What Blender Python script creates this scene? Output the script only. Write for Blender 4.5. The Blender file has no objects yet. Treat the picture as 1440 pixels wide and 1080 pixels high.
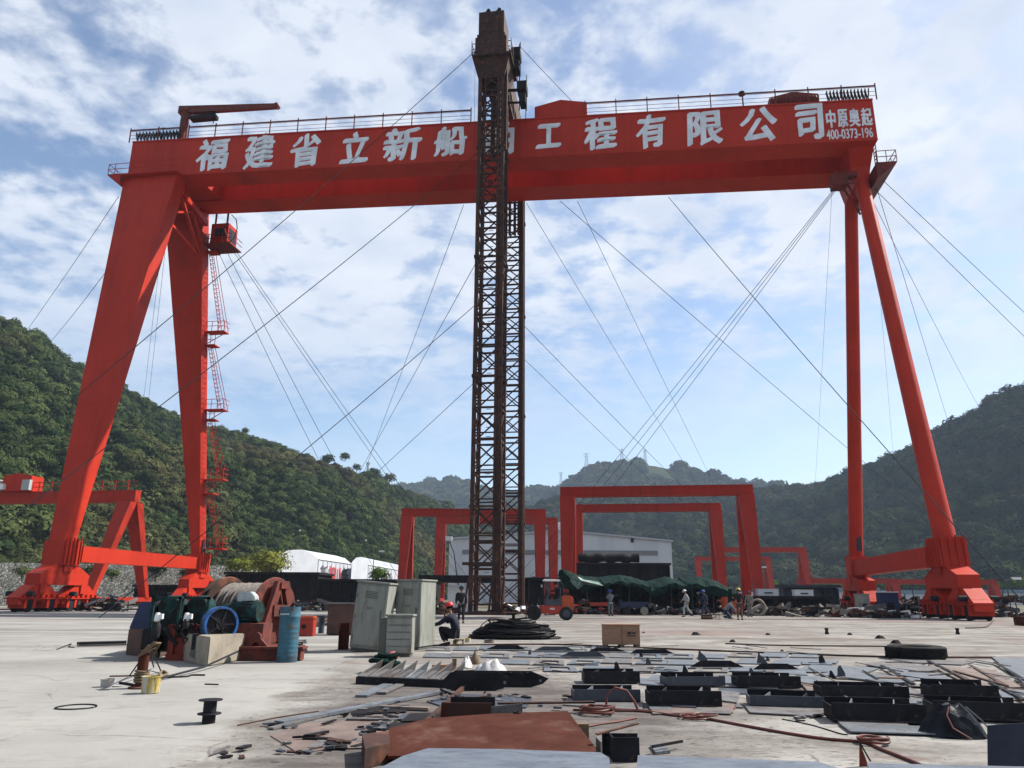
import bpy, bmesh, math, random
import numpy as np
from mathutils import Vector, Matrix, noise as mnoise
random.seed(7)
R = math.radians
scene = bpy.context.scene
COL = scene.collection

# ---------------------------------------------------------------- camera
EYE = 1.25
PITCH, ROLL = 0.2705, 0.0055
cam = bpy.data.cameras.new('camera'); camo = bpy.data.objects.new('camera', cam); COL.objects.link(camo)
cam.sensor_width = 36.0; cam.lens = 27.0; cam.clip_start = 0.05; cam.clip_end = 6000
camo.location = (0, 0, EYE)
camo.rotation_euler = (Matrix.Rotation(R(90) + PITCH, 3, 'X') @ Matrix.Rotation(ROLL, 3, 'Z')).to_euler()
scene.camera = camo

# ---------------------------------------------------------------- sun, sky, exposure
SUN_AZ, SUN_EL = 19.0, 46.0          # azimuth counted from +X towards +Y
sun = bpy.data.lights.new('sun', 'SUN'); suno = bpy.data.objects.new('sun', sun); COL.objects.link(suno)
sun.energy = 5.0; sun.angle = R(0.53); sun.color = (1.0, 0.95, 0.87)
sd = Vector((math.cos(R(SUN_AZ))*math.cos(R(SUN_EL)), math.sin(R(SUN_AZ))*math.cos(R(SUN_EL)), math.sin(R(SUN_EL))))
suno.rotation_euler = sd.to_track_quat('Z', 'Y').to_euler()
suno.location = (60, 30, 90)
scene.view_settings.view_transform = 'Standard'; scene.view_settings.look = 'None'
scene.view_settings.exposure = 1.0; scene.view_settings.gamma = 1.0
world = bpy.data.worlds.new('World'); scene.world = world; world.use_nodes = True

def build_world():
    nt = world.node_tree; N = nt.nodes; L = nt.links
    for n in list(N): N.remove(n)
    out = N.new('ShaderNodeOutputWorld')
    sky = N.new('ShaderNodeTexSky'); sky.sky_type = 'NISHITA'; sky.sun_disc = False
    sky.sun_elevation = R(SUN_EL); sky.sun_rotation = R(90 - SUN_AZ); sky.air_density = 1.0; sky.dust_density = 1.2; sky.ozone_density = 1.6
    bg = N.new('ShaderNodeBackground'); bg.inputs[1].default_value = 0.090
    L.new(sky.outputs[0], bg.inputs[0])
    tc = N.new('ShaderNodeTexCoord'); sp = N.new('ShaderNodeSeparateXYZ'); L.new(tc.outputs['Generated'], sp.inputs[0])
    def math_(op, a, b=None, clamp=False):
        n = N.new('ShaderNodeMath'); n.operation = op; n.use_clamp = clamp
        for i, v in enumerate((a, b)):
            if v is None: continue
            if isinstance(v, (int, float)): n.inputs[i].default_value = v
            else: L.new(v, n.inputs[i])
        return n.outputs[0]
    z = math_('MAXIMUM', sp.outputs[2], 0.0)
    den = math_('ADD', z, 0.16)
    px = math_('DIVIDE', sp.outputs[0], den); py = math_('DIVIDE', sp.outputs[1], den)
    cb = N.new('ShaderNodeCombineXYZ'); L.new(px, cb.inputs[0]); L.new(py, cb.inputs[1])
    def nz(scale, detail, rough, dist, off, lac=2.0):
        mp = N.new('ShaderNodeMapping'); mp.inputs['Location'].default_value = off
        L.new(cb.outputs[0], mp.inputs[0])
        n = N.new('ShaderNodeTexNoise'); n.inputs['Scale'].default_value = scale; n.inputs['Detail'].default_value = detail
        n.inputs['Roughness'].default_value = rough; n.inputs['Distortion'].default_value = dist; n.inputs['Lacunarity'].default_value = lac
        L.new(mp.outputs[0], n.inputs[0]); return n.outputs[0]
    def rng(v, a, b, c=0.0, d=1.0):
        n = N.new('ShaderNodeMapRange'); n.interpolation_type = 'SMOOTHSTEP'
        L.new(v, n.inputs[0]); n.inputs[1].default_value = a; n.inputs[2].default_value = b; n.inputs[3].default_value = c; n.inputs[4].default_value = d
        return n.outputs[0]
    big = nz(1.3, 4, 0.5, 0.3, (3.1, 1.7, 0))
    mid = nz(6.5, 5, 0.52, 0.3, (0.4, 5.2, 0))
    fine = nz(16.0, 5, 0.55, 0.15, (7.7, 2.2, 0))
    s = math_('ADD', math_('MULTIPLY', big, 0.50), math_('MULTIPLY', mid, 0.62))
    s = math_('ADD', s, math_('MULTIPLY', fine, 0.40))
    mask = rng(s, 0.62, 0.84)
    elev = rng(sp.outputs[2], 0.14, 0.44)            # thinner towards the hills
    mask = math_('MULTIPLY', mask, math_('ADD', math_('MULTIPLY', elev, 0.86), 0.08))
    mask = math_('ADD', mask, math_('MULTIPLY', rng(big, 0.36, 0.60), math_('ADD', math_('MULTIPLY', elev, 0.24), 0.07)), True)
    mask = math_('MULTIPLY', mask, 0.95)
    cr = N.new('ShaderNodeValToRGB'); L.new(nz(4.5, 5, 0.55, 0.2, (1.3, 9.2, 0)), cr.inputs[0])
    cr.color_ramp.elements[0].position = 0.3; cr.color_ramp.elements[0].color = (0.57, 0.64, 0.77, 1)
    cr.color_ramp.elements[1].position = 0.68; cr.color_ramp.elements[1].color = (0.76, 0.80, 0.87, 1)
    bg2 = N.new('ShaderNodeBackground'); bg2.inputs[1].default_value = 0.59; L.new(cr.outputs[0], bg2.inputs[0])
    mx = N.new('ShaderNodeMixShader'); L.new(mask, mx.inputs[0]); L.new(bg.outputs[0], mx.inputs[1]); L.new(bg2.outputs[0], mx.inputs[2])
    L.new(mx.outputs[0], out.inputs[0])
build_world()

# ---------------------------------------------------------------- where things stand
def ray(px, py):
    uu, vv = px - 720, 540 - py
    u = uu*math.cos(ROLL) - vv*math.sin(ROLL); v = uu*math.sin(ROLL) + vv*math.cos(ROLL)
    c, s = math.cos(PITCH), math.sin(PITCH)
    return (u, 1080*c - v*s, 1080*s + v*c)
def G(px, py, z=0.0):
    d = ray(px, py); k = (z - EYE)/d[2]; return Vector((d[0]*k, d[1]*k, z))
def at(px, py, Y):
    d = ray(px, py); k = Y/d[1]; return Vector((d[0]*k, Y, EYE + d[2]*k))

# ---------------------------------------------------------------- materials
def mat(name, c1, c2=None, scale=3.0, rough=0.6, metal=0.0, bump=0.0, lo=0.4, hi=0.6, detail=6, stretch=None, c3=None, s3=12.0, lo3=0.6, hi3=0.68, bscale=None, nrough=0.6, spec=None):
    k = 0.60; c1 = tuple(x*k for x in c1); c2 = c2 and tuple(x*k for x in c2); c3 = c3 and tuple(x*k for x in c3)
    m = bpy.data.materials.new(name); m.use_nodes = True
    nt = m.node_tree; N = nt.nodes; L = nt.links; b = N['Principled BSDF']
    b.inputs['Roughness'].default_value = rough; b.inputs['Metallic'].default_value = metal
    b.inputs['Specular IOR Level'].default_value = spec if spec is not None else (.05 if max(c1) < .05 else .25)
    b.inputs['Base Color'].default_value = (*c1, 1)
    if c2 is None and not bump: return m
    tc = N.new('ShaderNodeTexCoord'); mp = N.new('ShaderNodeMapping'); L.new(tc.outputs['Object'], mp.inputs[0])
    if stretch: mp.inputs['Scale'].default_value = stretch
    def nz(sc, d=detail):
        n = N.new('ShaderNodeTexNoise'); n.inputs['Scale'].default_value = sc; n.inputs['Detail'].default_value = d
        n.inputs['Roughness'].default_value = nrough; L.new(mp.outputs[0], n.inputs[0]); return n.outputs[0]
    col = None
    if c2 is not None:
        r = N.new('ShaderNodeValToRGB'); L.new(nz(scale), r.inputs[0])
        r.color_ramp.elements[0].position = lo; r.color_ramp.elements[0].color = (*c1, 1)
        r.color_ramp.elements[1].position = hi; r.color_ramp.elements[1].color = (*c2, 1)
        col = r.outputs[0]
        if c3 is not None:
            r3 = N.new('ShaderNodeMapRange'); L.new(nz(s3), r3.inputs[0]); r3.inputs[1].default_value = lo3; r3.inputs[2].default_value = hi3
            mx = N.new('ShaderNodeMix'); mx.data_type = 'RGBA'; L.new(r3.outputs[0], mx.inputs[0]); L.new(col, mx.inputs[6]); mx.inputs[7].default_value = (*c3, 1)
            col = mx.outputs[2]
        L.new(col, b.inputs['Base Color'])
    if bump:
        bp = N.new('ShaderNodeBump'); bp.inputs['Strength'].default_value = 1.0; bp.inputs['Distance'].default_value = bump
        L.new(nz(bscale or scale*4), bp.inputs['Height']); L.new(bp.outputs[0], b.inputs['Normal'])
    return m
M = {}
M['red'] = mat('crane_red_paint', (0.50, 0.030, 0.013), (0.44, 0.026, 0.013), 0.35, 0.42, bump=0.003, c3=(0.36, 0.03, 0.02), s3=1.1, lo3=0.60, hi3=0.75, bscale=1.2)
def painted_steel(name, c, seams=True, streak=.22):
    m = bpy.data.materials.new(name); m.use_nodes = True; nt = m.node_tree; N = nt.nodes; L = nt.links; b = N['Principled BSDF']
    b.inputs['Roughness'].default_value = .5; b.inputs['Specular IOR Level'].default_value = .14
    tc = N.new('ShaderNodeTexCoord')
    def nz(scale, st, det=6, off=(0, 0, 0)):
        mp = N.new('ShaderNodeMapping'); mp.inputs['Scale'].default_value = st; mp.inputs['Location'].default_value = off; L.new(tc.outputs['Object'], mp.inputs[0])
        n = N.new('ShaderNodeTexNoise'); n.inputs['Scale'].default_value = scale; n.inputs['Detail'].default_value = det; n.inputs['Roughness'].default_value = .6; L.new(mp.outputs[0], n.inputs[0]); return n.outputs[0]
    def rg_(v, a, b_, c_, d):
        n = N.new('ShaderNodeMapRange'); L.new(v, n.inputs[0]); n.inputs[1].default_value = a; n.inputs[2].default_value = b_; n.inputs[3].default_value = c_; n.inputs[4].default_value = d; return n.outputs[0]
    def mth(op, a, b_):
        n = N.new('ShaderNodeMath'); n.operation = op
        for i, v in enumerate((a, b_)):
            if isinstance(v, (int, float)): n.inputs[i].default_value = v
            else: L.new(v, n.inputs[i])
        return n.outputs[0]
    val = mth('MULTIPLY', rg_(nz(.22, (1, 1, 1)), .35, .65, .86, 1.08), rg_(nz(1.6, (1, 1, .07), 5, (3, 3, 3)), .48, .75, 1.0, 1.0-streak))
    if seams:
        sp = N.new('ShaderNodeSeparateXYZ'); L.new(tc.outputs['Object'], sp.inputs[0])
        for ax_, per, wd in ((0, 3.1, .012), (2, 1.95, .014)):
            f = mth('FRACT', mth('DIVIDE', sp.outputs[ax_], per), 0); val = mth('MULTIPLY', val, rg_(mth('ABSOLUTE', mth('SUBTRACT', f, .5), 0), wd*.4, wd, .80, 1.0))
    hs = N.new('ShaderNodeHueSaturation'); hs.inputs['Color'].default_value = (*c, 1); L.new(val, hs.inputs['Value'])
    mx = N.new('ShaderNodeMix'); mx.data_type = 'RGBA'; L.new(rg_(nz(2.4, (1, 1, .3), 8, (7, 1, 2)), .66, .74, 0, .55), mx.inputs[0]); L.new(hs.outputs[0], mx.inputs[6]); mx.inputs[7].default_value = (c[0]*.45, c[0]*.12, c[0]*.09, 1)
    L.new(mx.outputs[2], b.inputs['Base Color'])
    bp = N.new('ShaderNodeBump'); bp.inputs['Distance'].default_value = .012; L.new(nz(.9, (1, 1, 1), 2), bp.inputs['Height']); L.new(bp.outputs[0], b.inputs['Normal'])
    return m
M['red'] = painted_steel('crane_red_paint', (0.37, 0.024, 0.0095)); M['red_old'] = painted_steel('weathered_crane_paint', (0.31, 0.022, 0.010), True, .35)
M['red_primer'] = mat('red_primer', (0.42, 0.028, 0.020), (0.35, 0.026, 0.02), 0.5, 0.6, c3=(0.30, 0.06, 0.045), s3=1.3, lo3=0.58, hi3=0.75)
M['red_dull'] = mat('dull_red_primer', (0.25, 0.050, 0.034), (0.15, 0.040, 0.032), 3, 0.75, c3=(0.07, 0.035, 0.03), s3=5, lo3=.48, hi3=.64, nrough=.7)
M['dark_red'] = mat('dark_red_steel', (0.24, 0.025, 0.015), (0.15, 0.022, 0.015), 1, 0.6)
M['letter'] = mat('sign_white_paint', (1.15, 1.21, 1.32), (0.9, 0.95, 1.04), .8, 0.5)
M['rust'] = mat('rusty_tower_steel', (0.085, 0.034, 0.024), (0.042, 0.022, 0.018), 1.6, 0.8, c3=(0.20, 0.075, 0.04), s3=2.6, lo3=0.55, hi3=0.7)
M['rust2'] = mat('rust_plate', (0.075, 0.024, 0.016), (0.115, 0.040, 0.026), 1.7, 0.75, c3=(0.19, 0.125, 0.105), s3=1.6, lo3=0.52, hi3=0.75, bump=0.004, nrough=.72)
M['black'] = mat('blackened_steel', (0.035, 0.035, 0.042), (0.022, 0.021, 0.024), 3, 0.55, c3=(0.07, 0.055, 0.05), s3=9)
M['dark'] = mat('dark_hull_steel', (0.032, 0.028, 0.03), (0.02, 0.018, 0.02), 0.8, 0.65, c3=(0.07, 0.04, 0.03), s3=2.5, stretch=(1, 1, 0.3))
M['slate'] = mat('slate_grey_primer', (0.075, 0.085, 0.11), (0.055, 0.062, 0.082), 2.5, 0.45, c3=(0.11, 0.1, 0.1), s3=8)
M['plate'] = mat('mill_steel_plate', (0.15, 0.165, 0.19), (0.24, 0.26, 0.285), 2.3, 0.45, metal=0.2, c3=(0.10, 0.085, 0.08), s3=5, lo3=0.52, hi3=0.66, nrough=.7)
M['plate2'] = mat('dusty_steel_plate', (0.20, 0.19, 0.185), (0.15, 0.145, 0.15), 2.3, 0.6, c3=(0.10, 0.075, 0.065), s3=4, lo3=0.5, hi3=0.66, nrough=.7)
M['brownplate'] = mat('brown_scaled_plate', (0.17, 0.125, 0.11), (0.25, 0.19, 0.165), 2.6, 0.75, c3=(0.09, 0.07, 0.065), s3=6)
M['wire'] = mat('wire_rope_steel', (0.035, 0.038, 0.045), rough=0.7)
M['rope'] = mat('wound_wire_rope', (0.22, 0.195, 0.175), (0.13, 0.115, 0.105), 9, 0.7)
M['cable'] = mat('black_rubber_cable', (0.016, 0.016, 0.019), (0.028, 0.026, 0.028), 5, 0.45)
M['hose'] = mat('red_gas_hose', (0.22, 0.06, 0.045), (0.13, 0.045, 0.035), 6, 0.55)
M['white'] = mat('white_paint', (1.1, 1.1, 1.1), (0.95, 0.95, 0.96), 0.6, 0.55)
M['canvas'] = mat('white_canvas', (0.66, 0.69, 0.75), (0.56, 0.60, 0.67), 0.3, 0.8)
M['glass'] = mat('dark_glass', (0.05, 0.06, 0.08), rough=0.15)
M['grey_cab'] = mat('grey_green_cabinet', (0.36, 0.375, 0.335), (0.29, 0.30, 0.265), 1.8, 0.5, c3=(0.20, 0.18, 0.145), s3=3, lo3=0.52, hi3=0.7, stretch=(2, 2, 0.5))
M['cab_dark'] = mat('cabinet_groove_paint', (0.13, 0.135, 0.12), rough=0.6)
M['conc'] = mat('cast_concrete', (0.40, 0.35, 0.28), (0.31, 0.27, 0.22), 3, 0.9, bump=0.006, bscale=25, c3=(0.20, 0.16, 0.13), s3=4, lo3=0.6, hi3=0.75)
M['brownconc'] = mat('brown_stained_block', (0.15, 0.085, 0.07), (0.11, 0.07, 0.06), 3, 0.9, bump=0.004, bscale=20)
M['green'] = mat('motor_green_paint', (0.028, 0.080, 0.078), (0.014, 0.036, 0.038), 6, 0.55, c3=(0.03, 0.024, 0.02), s3=6, lo3=.46, hi3=.6, nrough=.7)
M['motor_grey'] = mat('pale_motor_cover', (0.55, 0.6, 0.6), (0.4, 0.45, 0.45), 9, 0.5)
M['blue'] = mat('bright_blue_paint', (0.03, 0.15, 0.46), (0.02, 0.07, 0.2), 6, 0.5, c3=(.03, .03, .04), s3=7, lo3=.5, hi3=.6)
M['drumblue'] = mat('faded_blue_drum_paint', (0.055, 0.18, 0.26), (0.04, 0.125, 0.19), 4, 0.6, c3=(0.11, 0.09, 0.07), s3=5, lo3=0.52, hi3=0.64, nrough=.7)
M['navy'] = mat('navy_sheet_metal', (0.03, 0.045, 0.12), rough=0.5)
M['wood'] = mat('raw_plywood', (0.36, 0.20, 0.13), (0.42, 0.25, 0.165), 3, 0.8, stretch=(1, 1, 6))
M['pallet'] = mat('old_timber', (0.25, 0.17, 0.10), (0.16, 0.115, 0.075), 5, 0.85, stretch=(1, 8, 8))
M['rubber'] = mat('tyre_rubber', (0.022, 0.022, 0.024), (0.04, 0.038, 0.036), 5, 0.75)
M['orange'] = mat('orange_machine_paint', (0.60, 0.10, 0.03), (0.48, 0.08, 0.03), 4, 0.45)
M['forkred'] = mat('forklift_red_paint', (0.50, 0.05, 0.03), (0.42, 0.045, 0.03), 3, 0.4)
M['tarp'] = mat('dark_green_tarpaulin', (0.008, 0.024, 0.019), (0.014, 0.036, 0.029), 1.2, 0.6, bump=0.05, bscale=3.5, spec=0.02)
M['tarp_pale'] = mat('silver_green_tarpaulin', (0.30, 0.38, 0.34), (0.10, 0.2, 0.16), 3, 0.4)
M['yellow'] = mat('yellow_plastic', (0.55, 0.42, 0.06), (0.62, 0.6, 0.5), 10, 0.6)
M['bag'] = mat('white_plastic_sheet', (0.62, 0.60, 0.60), (0.5, 0.48, 0.48), 6, 0.5, bump=0.01, bscale=12)
M['skin'] = mat('skin', (0.36, 0.19, 0.12), rough=0.6)
M['hair'] = mat('black_hair', (0.012, 0.01, 0.01), rough=0.5)
M['stonewall'] = None
def tri(c): return mat('cloth_%d' % (len(bpy.data.materials)), c, tuple(x*0.8 for x in c), 6, 0.85)

# ---------------------------------------------------------------- mesh builder
class MB:
    def __init__(s): s.v = []; s.f = []; s.smooth = False
    def add(s, vs, fs):
        o = len(s.v); s.v.extend(tuple(v) for v in vs); s.f.extend(tuple(i + o for i in f) for f in fs); return s
    def box(s, c, d, rz=0.0, m=None):
        x, y, z = d[0]/2, d[1]/2, d[2]/2
        vs = [Vector((a*x, b*y, e*z)) for e in (-1, 1) for b in (-1, 1) for a in (-1, 1)]
        if m is None: m = Matrix.Rotation(rz, 3, 'Z')
        return s.add([m @ v + Vector(c) for v in vs], [(0, 2, 3, 1), (4, 5, 7, 6), (0, 1, 5, 4), (2, 6, 7, 3), (0, 4, 6, 2), (1, 3, 7, 5)])
    def bx(s, x0, x1, y0, y1, z0, z1): return s.box(((x0+x1)/2, (y0+y1)/2, (z0+z1)/2), (x1-x0, y1-y0, z1-z0))
    def loft(s, A, B, caps=True):
        n = len(A); fs = [(i, (i+1) % n, n + (i+1) % n, n + i) for i in range(n)]
        if caps: fs += [tuple(range(n))[::-1], tuple(range(n, 2*n))]
        return s.add(list(A) + list(B), fs)
    def beam(s, a, b, w, h=None, up=(0, 0, 1), w2=None, h2=None):
        a, b = Vector(a), Vector(b); h = w if h is None else h; d = (b - a).normalized(); u = Vector(up)
        if abs(d.dot(u)) > 0.99: u = Vector((0, 1, 0))
        x = d.cross(u).normalized(); y = x.cross(d).normalized()
        w2 = w if w2 is None else w2; h2 = h if h2 is None else h2
        q = lambda p, ww, hh: [p + x*i*ww/2 + y*j*hh/2 for i, j in ((-1, -1), (1, -1), (1, 1), (-1, 1))]
        return s.loft(q(a, w, h), q(b, w2, h2))
    def tube(s, pts, r, n=8, caps=True, r2=None):
        pts = [Vector(p) for p in pts]; N = len(pts); rings = []
        prev = None
        for i, p in enumerate(pts):
            d = (pts[min(i+1, N-1)] - pts[max(i-1, 0)]).normalized()
            if prev is None:
                u = Vector((0, 0, 1)) if abs(d.z) < 0.9 else Vector((1, 0, 0)); x = d.cross(u).normalized()
            else: x = (prev - d*prev.dot(d)).normalized()
            prev = x; y = d.cross(x); rr = r if r2 is None else r + (r2 - r)*i/(N-1)
            if isinstance(r, (list, tuple)): rr = r[i]
            rings.append([p + (x*math.cos(2*math.pi*k/n) + y*math.sin(2*math.pi*k/n))*rr for k in range(n)])
        o = len(s.v); s.v.extend(tuple(v) for rg in rings for v in rg)
        for i in range(N-1):
            for k in range(n): s.f.append((o+i*n+k, o+i*n+(k+1) % n, o+(i+1)*n+(k+1) % n, o+(i+1)*n+k))
        if caps: s.f.append(tuple(o+k for k in range(n))[::-1]); s.f.append(tuple(o+(N-1)*n+k for k in range(n)))
        return s
    def lathe(s, c, prof, axis='Z', n=24, m=None):
        c = Vector(c); o = len(s.v); K = len(prof)
        for r, h in prof:
            for k in range(n):
                a = 2*math.pi*k/n; p = Vector((r*math.cos(a), r*math.sin(a), h))
                if axis == 'X': p = Vector((p.z, p.x, p.y))
                elif axis == 'Y': p = Vector((p.x, p.z, p.y))
                if m is not None: p = m @ p
                s.v.append(tuple(c + p))
        for i in range(K-1):
            for k in range(n): s.f.append((o+i*n+k, o+i*n+(k+1) % n, o+(i+1)*n+(k+1) % n, o+(i+1)*n+k))
        if prof[0] == prof[-1]: return s
        if prof[0][0] > 1e-6: s.f.append(tuple(o+k for k in range(n))[::-1])
        if prof[-1][0] > 1e-6: s.f.append(tuple(o+(K-1)*n+k for k in range(n)))
        return s
    def prism(s, poly, a, b, plane='XZ'):
        def P(x, y, t): return {'XZ': (x, t, y), 'YZ': (t, x, y), 'XY': (x, y, t)}[plane]
        return s.loft([P(x, y, a) for x, y in poly], [P(x, y, b) for x, y in poly])
    def build(s, name, material, parent=None, loc=None, rot=None, smooth=False, bevel=0.0):
        me = bpy.data.meshes.new(name); me.from_pydata([tuple(v) for v in s.v], [], s.f); me.validate()
        bm = bmesh.new(); bm.from_mesh(me); bmesh.ops.recalc_face_normals(bm, faces=bm.faces)
        if bevel: bmesh.ops.bevel(bm, geom=list(bm.edges), offset=bevel, segments=2, affect='EDGES', clamp_overlap=True)
        bm.to_mesh(me); bm.free()
        me.materials.append(material if not isinstance(material, str) else M[material])
        if smooth:
            me.polygons.foreach_set('use_smooth', [True]*len(me.polygons))
            try: me.set_sharp_from_angle(angle=R(40))
            except Exception: pass
        o = bpy.data.objects.new(name, me); COL.objects.link(o)
        if parent is not None: o.parent = parent
        if loc is not None: o.location = loc
        if rot is not None: o.rotation_euler = (0, 0, rot) if isinstance(rot, (int, float)) else rot
        return o
def tag(o, label=None, cat=None, group=None, kind=None):
    if label: o['label'] = label
    if cat: o['category'] = cat
    if group: o['group'] = group
    if kind: o['kind'] = kind
    return o
def thing(name, label, cat, loc=(0, 0, 0), rz=0.0, group=None, scale=None):
    o = bpy.data.objects.new(name, None); COL.objects.link(o); o.empty_display_size = 0.3
    o.location = loc; o.rotation_euler = rz if isinstance(rz, (tuple, list)) else (0, 0, rz)
    if scale: o.scale = (scale,)*3
    return tag(o, label, cat, group)
def kids(o): return [c for c in bpy.data.objects if c.parent == o]
def copy_tree(o, parent=None):
    c = o.copy(); COL.objects.link(c); c.parent = parent
    for ch in kids(o): copy_tree(ch, c)
    return c
def relabel(o, label, loc=None, rz=None):
    o['label'] = label
    if loc is not None: o.location = loc
    if rz is not None: o.rotation_euler = (0, 0, rz)
    return o

# ================================================================ SETTING
def attr_ground_material():
    m = bpy.data.materials.new('yard_concrete'); m.use_nodes = True
    nt = m.node_tree; N = nt.nodes; L = nt.links; b = N['Principled BSDF']; b.inputs['Roughness'].default_value = 0.95; b.inputs['Specular IOR Level'].default_value = 0.05
    tc = N.new('ShaderNodeTexCoord')
    def nz(scale, stretch=(1, 1, 1), detail=8, rough=0.6, dist=0.0, off=(0, 0, 0)):
        mp = N.new('ShaderNodeMapping'); mp.inputs['Scale'].default_value = stretch; mp.inputs['Location'].default_value = off
        L.new(tc.outputs['Object'], mp.inputs[0])
        n = N.new('ShaderNodeTexNoise'); n.inputs['Scale'].default_value = scale; n.inputs['Detail'].default_value = detail
        n.inputs['Roughness'].default_value = rough; n.inputs['Distortion'].default_value = dist
        L.new(mp.outputs[0], n.inputs[0]); return n.outputs[0]
    def rng(v, a, b_, c=0.0, d=1.0):
        n = N.new('ShaderNodeMapRange'); L.new(v, n.inputs[0])
        n.inputs[1].default_value = a; n.inputs[2].default_value = b_; n.inputs[3].default_value = c; n.inputs[4].default_value = d; return n.outputs[0]
    def mul(a, c):
        n = N.new('ShaderNodeMath'); n.operation = 'MULTIPLY'
        for i, v in enumerate((a, c)):
            if isinstance(v, (int, float)): n.inputs[i].default_value = v
            else: L.new(v, n.inputs[i])
        return n.outputs[0]
    def add(a, c, op='ADD', clamp=False):
        n = N.new('ShaderNodeMath'); n.operation = op; n.use_clamp = clamp
        for i, v in enumerate((a, c)):
            if isinstance(v, (int, float)): n.inputs[i].default_value = v
            else: L.new(v, n.inputs[i])
        return n.outputs[0]
    def mix(f, a, c):
        n = N.new('ShaderNodeMix'); n.data_type = 'RGBA'; L.new(f, n.inputs[0])
        for i, v in ((6, a), (7, c)):
            if isinstance(v, tuple): n.inputs[i].default_value = (*v, 1)
            else: L.new(v, n.inputs[i])
        return n.outputs[2]
    sp = N.new('ShaderNodeSeparateXYZ'); L.new(tc.outputs['Object'], sp.inputs[0]); X, Y = sp.outputs[0], sp.outputs[1]
    # smoother pale cement left of a slanting line, dustier slab right of it
    edge = nz(0.8, detail=6, off=(3, 1, 0))
    line = add(add(add(X, mul(Y, 0.07)), 2.15), mul(add(edge, -0.5), 2.2))
    right = rng(line, -0.12, 0.25)
    base = mix(rng(nz(0.5), 0.35, 0.65), (0.28, 0.26, 0.225), (0.36, 0.335, 0.295))
    left = mix(rng(nz(0.35, off=(5, 5, 0)), 0.38, 0.62), (0.285, 0.275, 0.25), (0.345, 0.33, 0.295))
    col = mix(right, left, base)
    col = mix(rng(nz(2.6, detail=10, rough=0.7), 0.50, 0.80, 0, 0.55), col, (0.19, 0.165, 0.135))
    col = mix(rng(nz(30, detail=4), 0.62, 0.74, 0, 0.45), col, (0.13, 0.11, 0.095))
    # long tracks and washed stains across the yard, further out
    far = rng(Y, 17, 30)
    tr = rng(nz(0.30, (0.22, 1.4, 1), 8, 0.65, 0.4, (1, 3, 0)), 0.46, 0.62, 0, 0.7)
    col = mix(mul(tr, rng(Y, 10, 18)), col, (0.17, 0.135, 0.11))
    tr2 = rng(nz(0.9, (0.12, 1.6, 1), 8, 0.6, 0.3, (8, 2, 0)), 0.53, 0.66, 0, 0.8)
    col = mix(mul(tr2, far), col, (0.11, 0.09, 0.08))
    red = mul(rng(nz(0.16, (0.45, 1.0, 1), 6, 0.6, 0.5, (2.2, 6.5, 0)), 0.49, 0.60, 0, 0.8), mul(far, rng(X, 2, 6)))
    col = mix(red, col, (0.24, 0.105, 0.08))
    # slab joints, cracks, oil and rust stains
    vor = N.new('ShaderNodeTexVoronoi'); vor.feature = 'DISTANCE_TO_EDGE'; vor.inputs['Scale'].default_value = .32
    wrp = N.new('ShaderNodeMixRGB'); wrp.blend_type = 'ADD'; wrp.inputs[0].default_value = .35
    wn_ = N.new('ShaderNodeTexNoise'); wn_.inputs['Scale'].default_value = 1.7; wn_.inputs['Detail'].default_value = 8; L.new(tc.outputs['Object'], wn_.inputs[0])
    L.new(tc.outputs['Object'], wrp.inputs[1]); L.new(wn_.outputs['Color'], wrp.inputs[2]); L.new(wrp.outputs[0], vor.inputs['Vector'])
    col = mix(mul(rng(vor.outputs['Distance'], .0015, .006, .7, 0), rng(nz(.4, off=(9, 4, 0)), .46, .56)), col, (.10, .09, .08))
    for A_, per, off_ in ((X, 5.0, 1.9), (Y, 6.0, 3.6)):
        fr = add(mul(add(A_, off_), 1/per), 0, 'FRACT'); ds = add(add(fr, -.5), 0, 'ABSOLUTE'); col = mix(mul(rng(ds, .0012, .0035, .6, 0), right), col, (.11, .10, .09))
    col = mix(mul(rng(nz(.55, (1, 1.6, 1), 10, .7, .6, (4, 8, 0)), .44, .62, 0, .9), right), col, (.15, .115, .09))
    col = mix(rng(nz(1.3, (1, 2.0, 1), 10, .72, .3, (14, 8, 0)), .56, .70, 0, .6), col, (.14, .125, .11))
    col = mix(mul(rng(nz(.7, (1, 1.3, 1), 8, .65, .8, (24, 3, 0)), .57, .66, 0, .65), right), col, (.17, .07, .045))
    col = mix(rng(nz(60, detail=3, off=(1, 7, 0)), .66, .72, 0, .5), col, (.08, .07, .065))
    # scale and cutting dust near the plates (brown-violet patch)
    dx = mul(add(X, 0.9), 0.34); dy = mul(add(Y, -9.3), 0.27)
    rr = add(mul(dx, dx), mul(dy, dy)); rr = add(rr, mul(add(nz(1.1, detail=8, rough=0.65, off=(1, 1, 0)), -0.5), 2.3))
    patch = mul(rng(rr, 1.5, 0.55, 0, 0.92), rng(line, 0.2, 0.9))
    dust = mix(rng(nz(1.8, (0.5, 2, 1)), 0.4, 0.65), (0.085, 0.066, 0.062), (0.17, 0.135, 0.12))
    col = mix(patch, col, dust)
    # scattered dark crumbs of slag
    crumbs = mul(rng(nz(9, (1, 2.2, 1), 6, 0.7, 0.6, (4, 9, 0)), 0.57, 0.61), mul(rng(rr, 4.5, 1.0, .10, 1), right))
    col = mix(crumbs, col, (0.06, 0.05, 0.05))
    hs = N.new('ShaderNodeHueSaturation'); hs.inputs['Value'].default_value = 0.76; hs.inputs['Saturation'].default_value = 0.52; L.new(col, hs.inputs['Color'])
    L.new(hs.outputs[0], b.inputs['Base Color'])
    bp = N.new('ShaderNodeBump'); bp.inputs['Distance'].default_value = 0.006; bp.inputs['Strength'].default_value = 0.8
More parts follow.
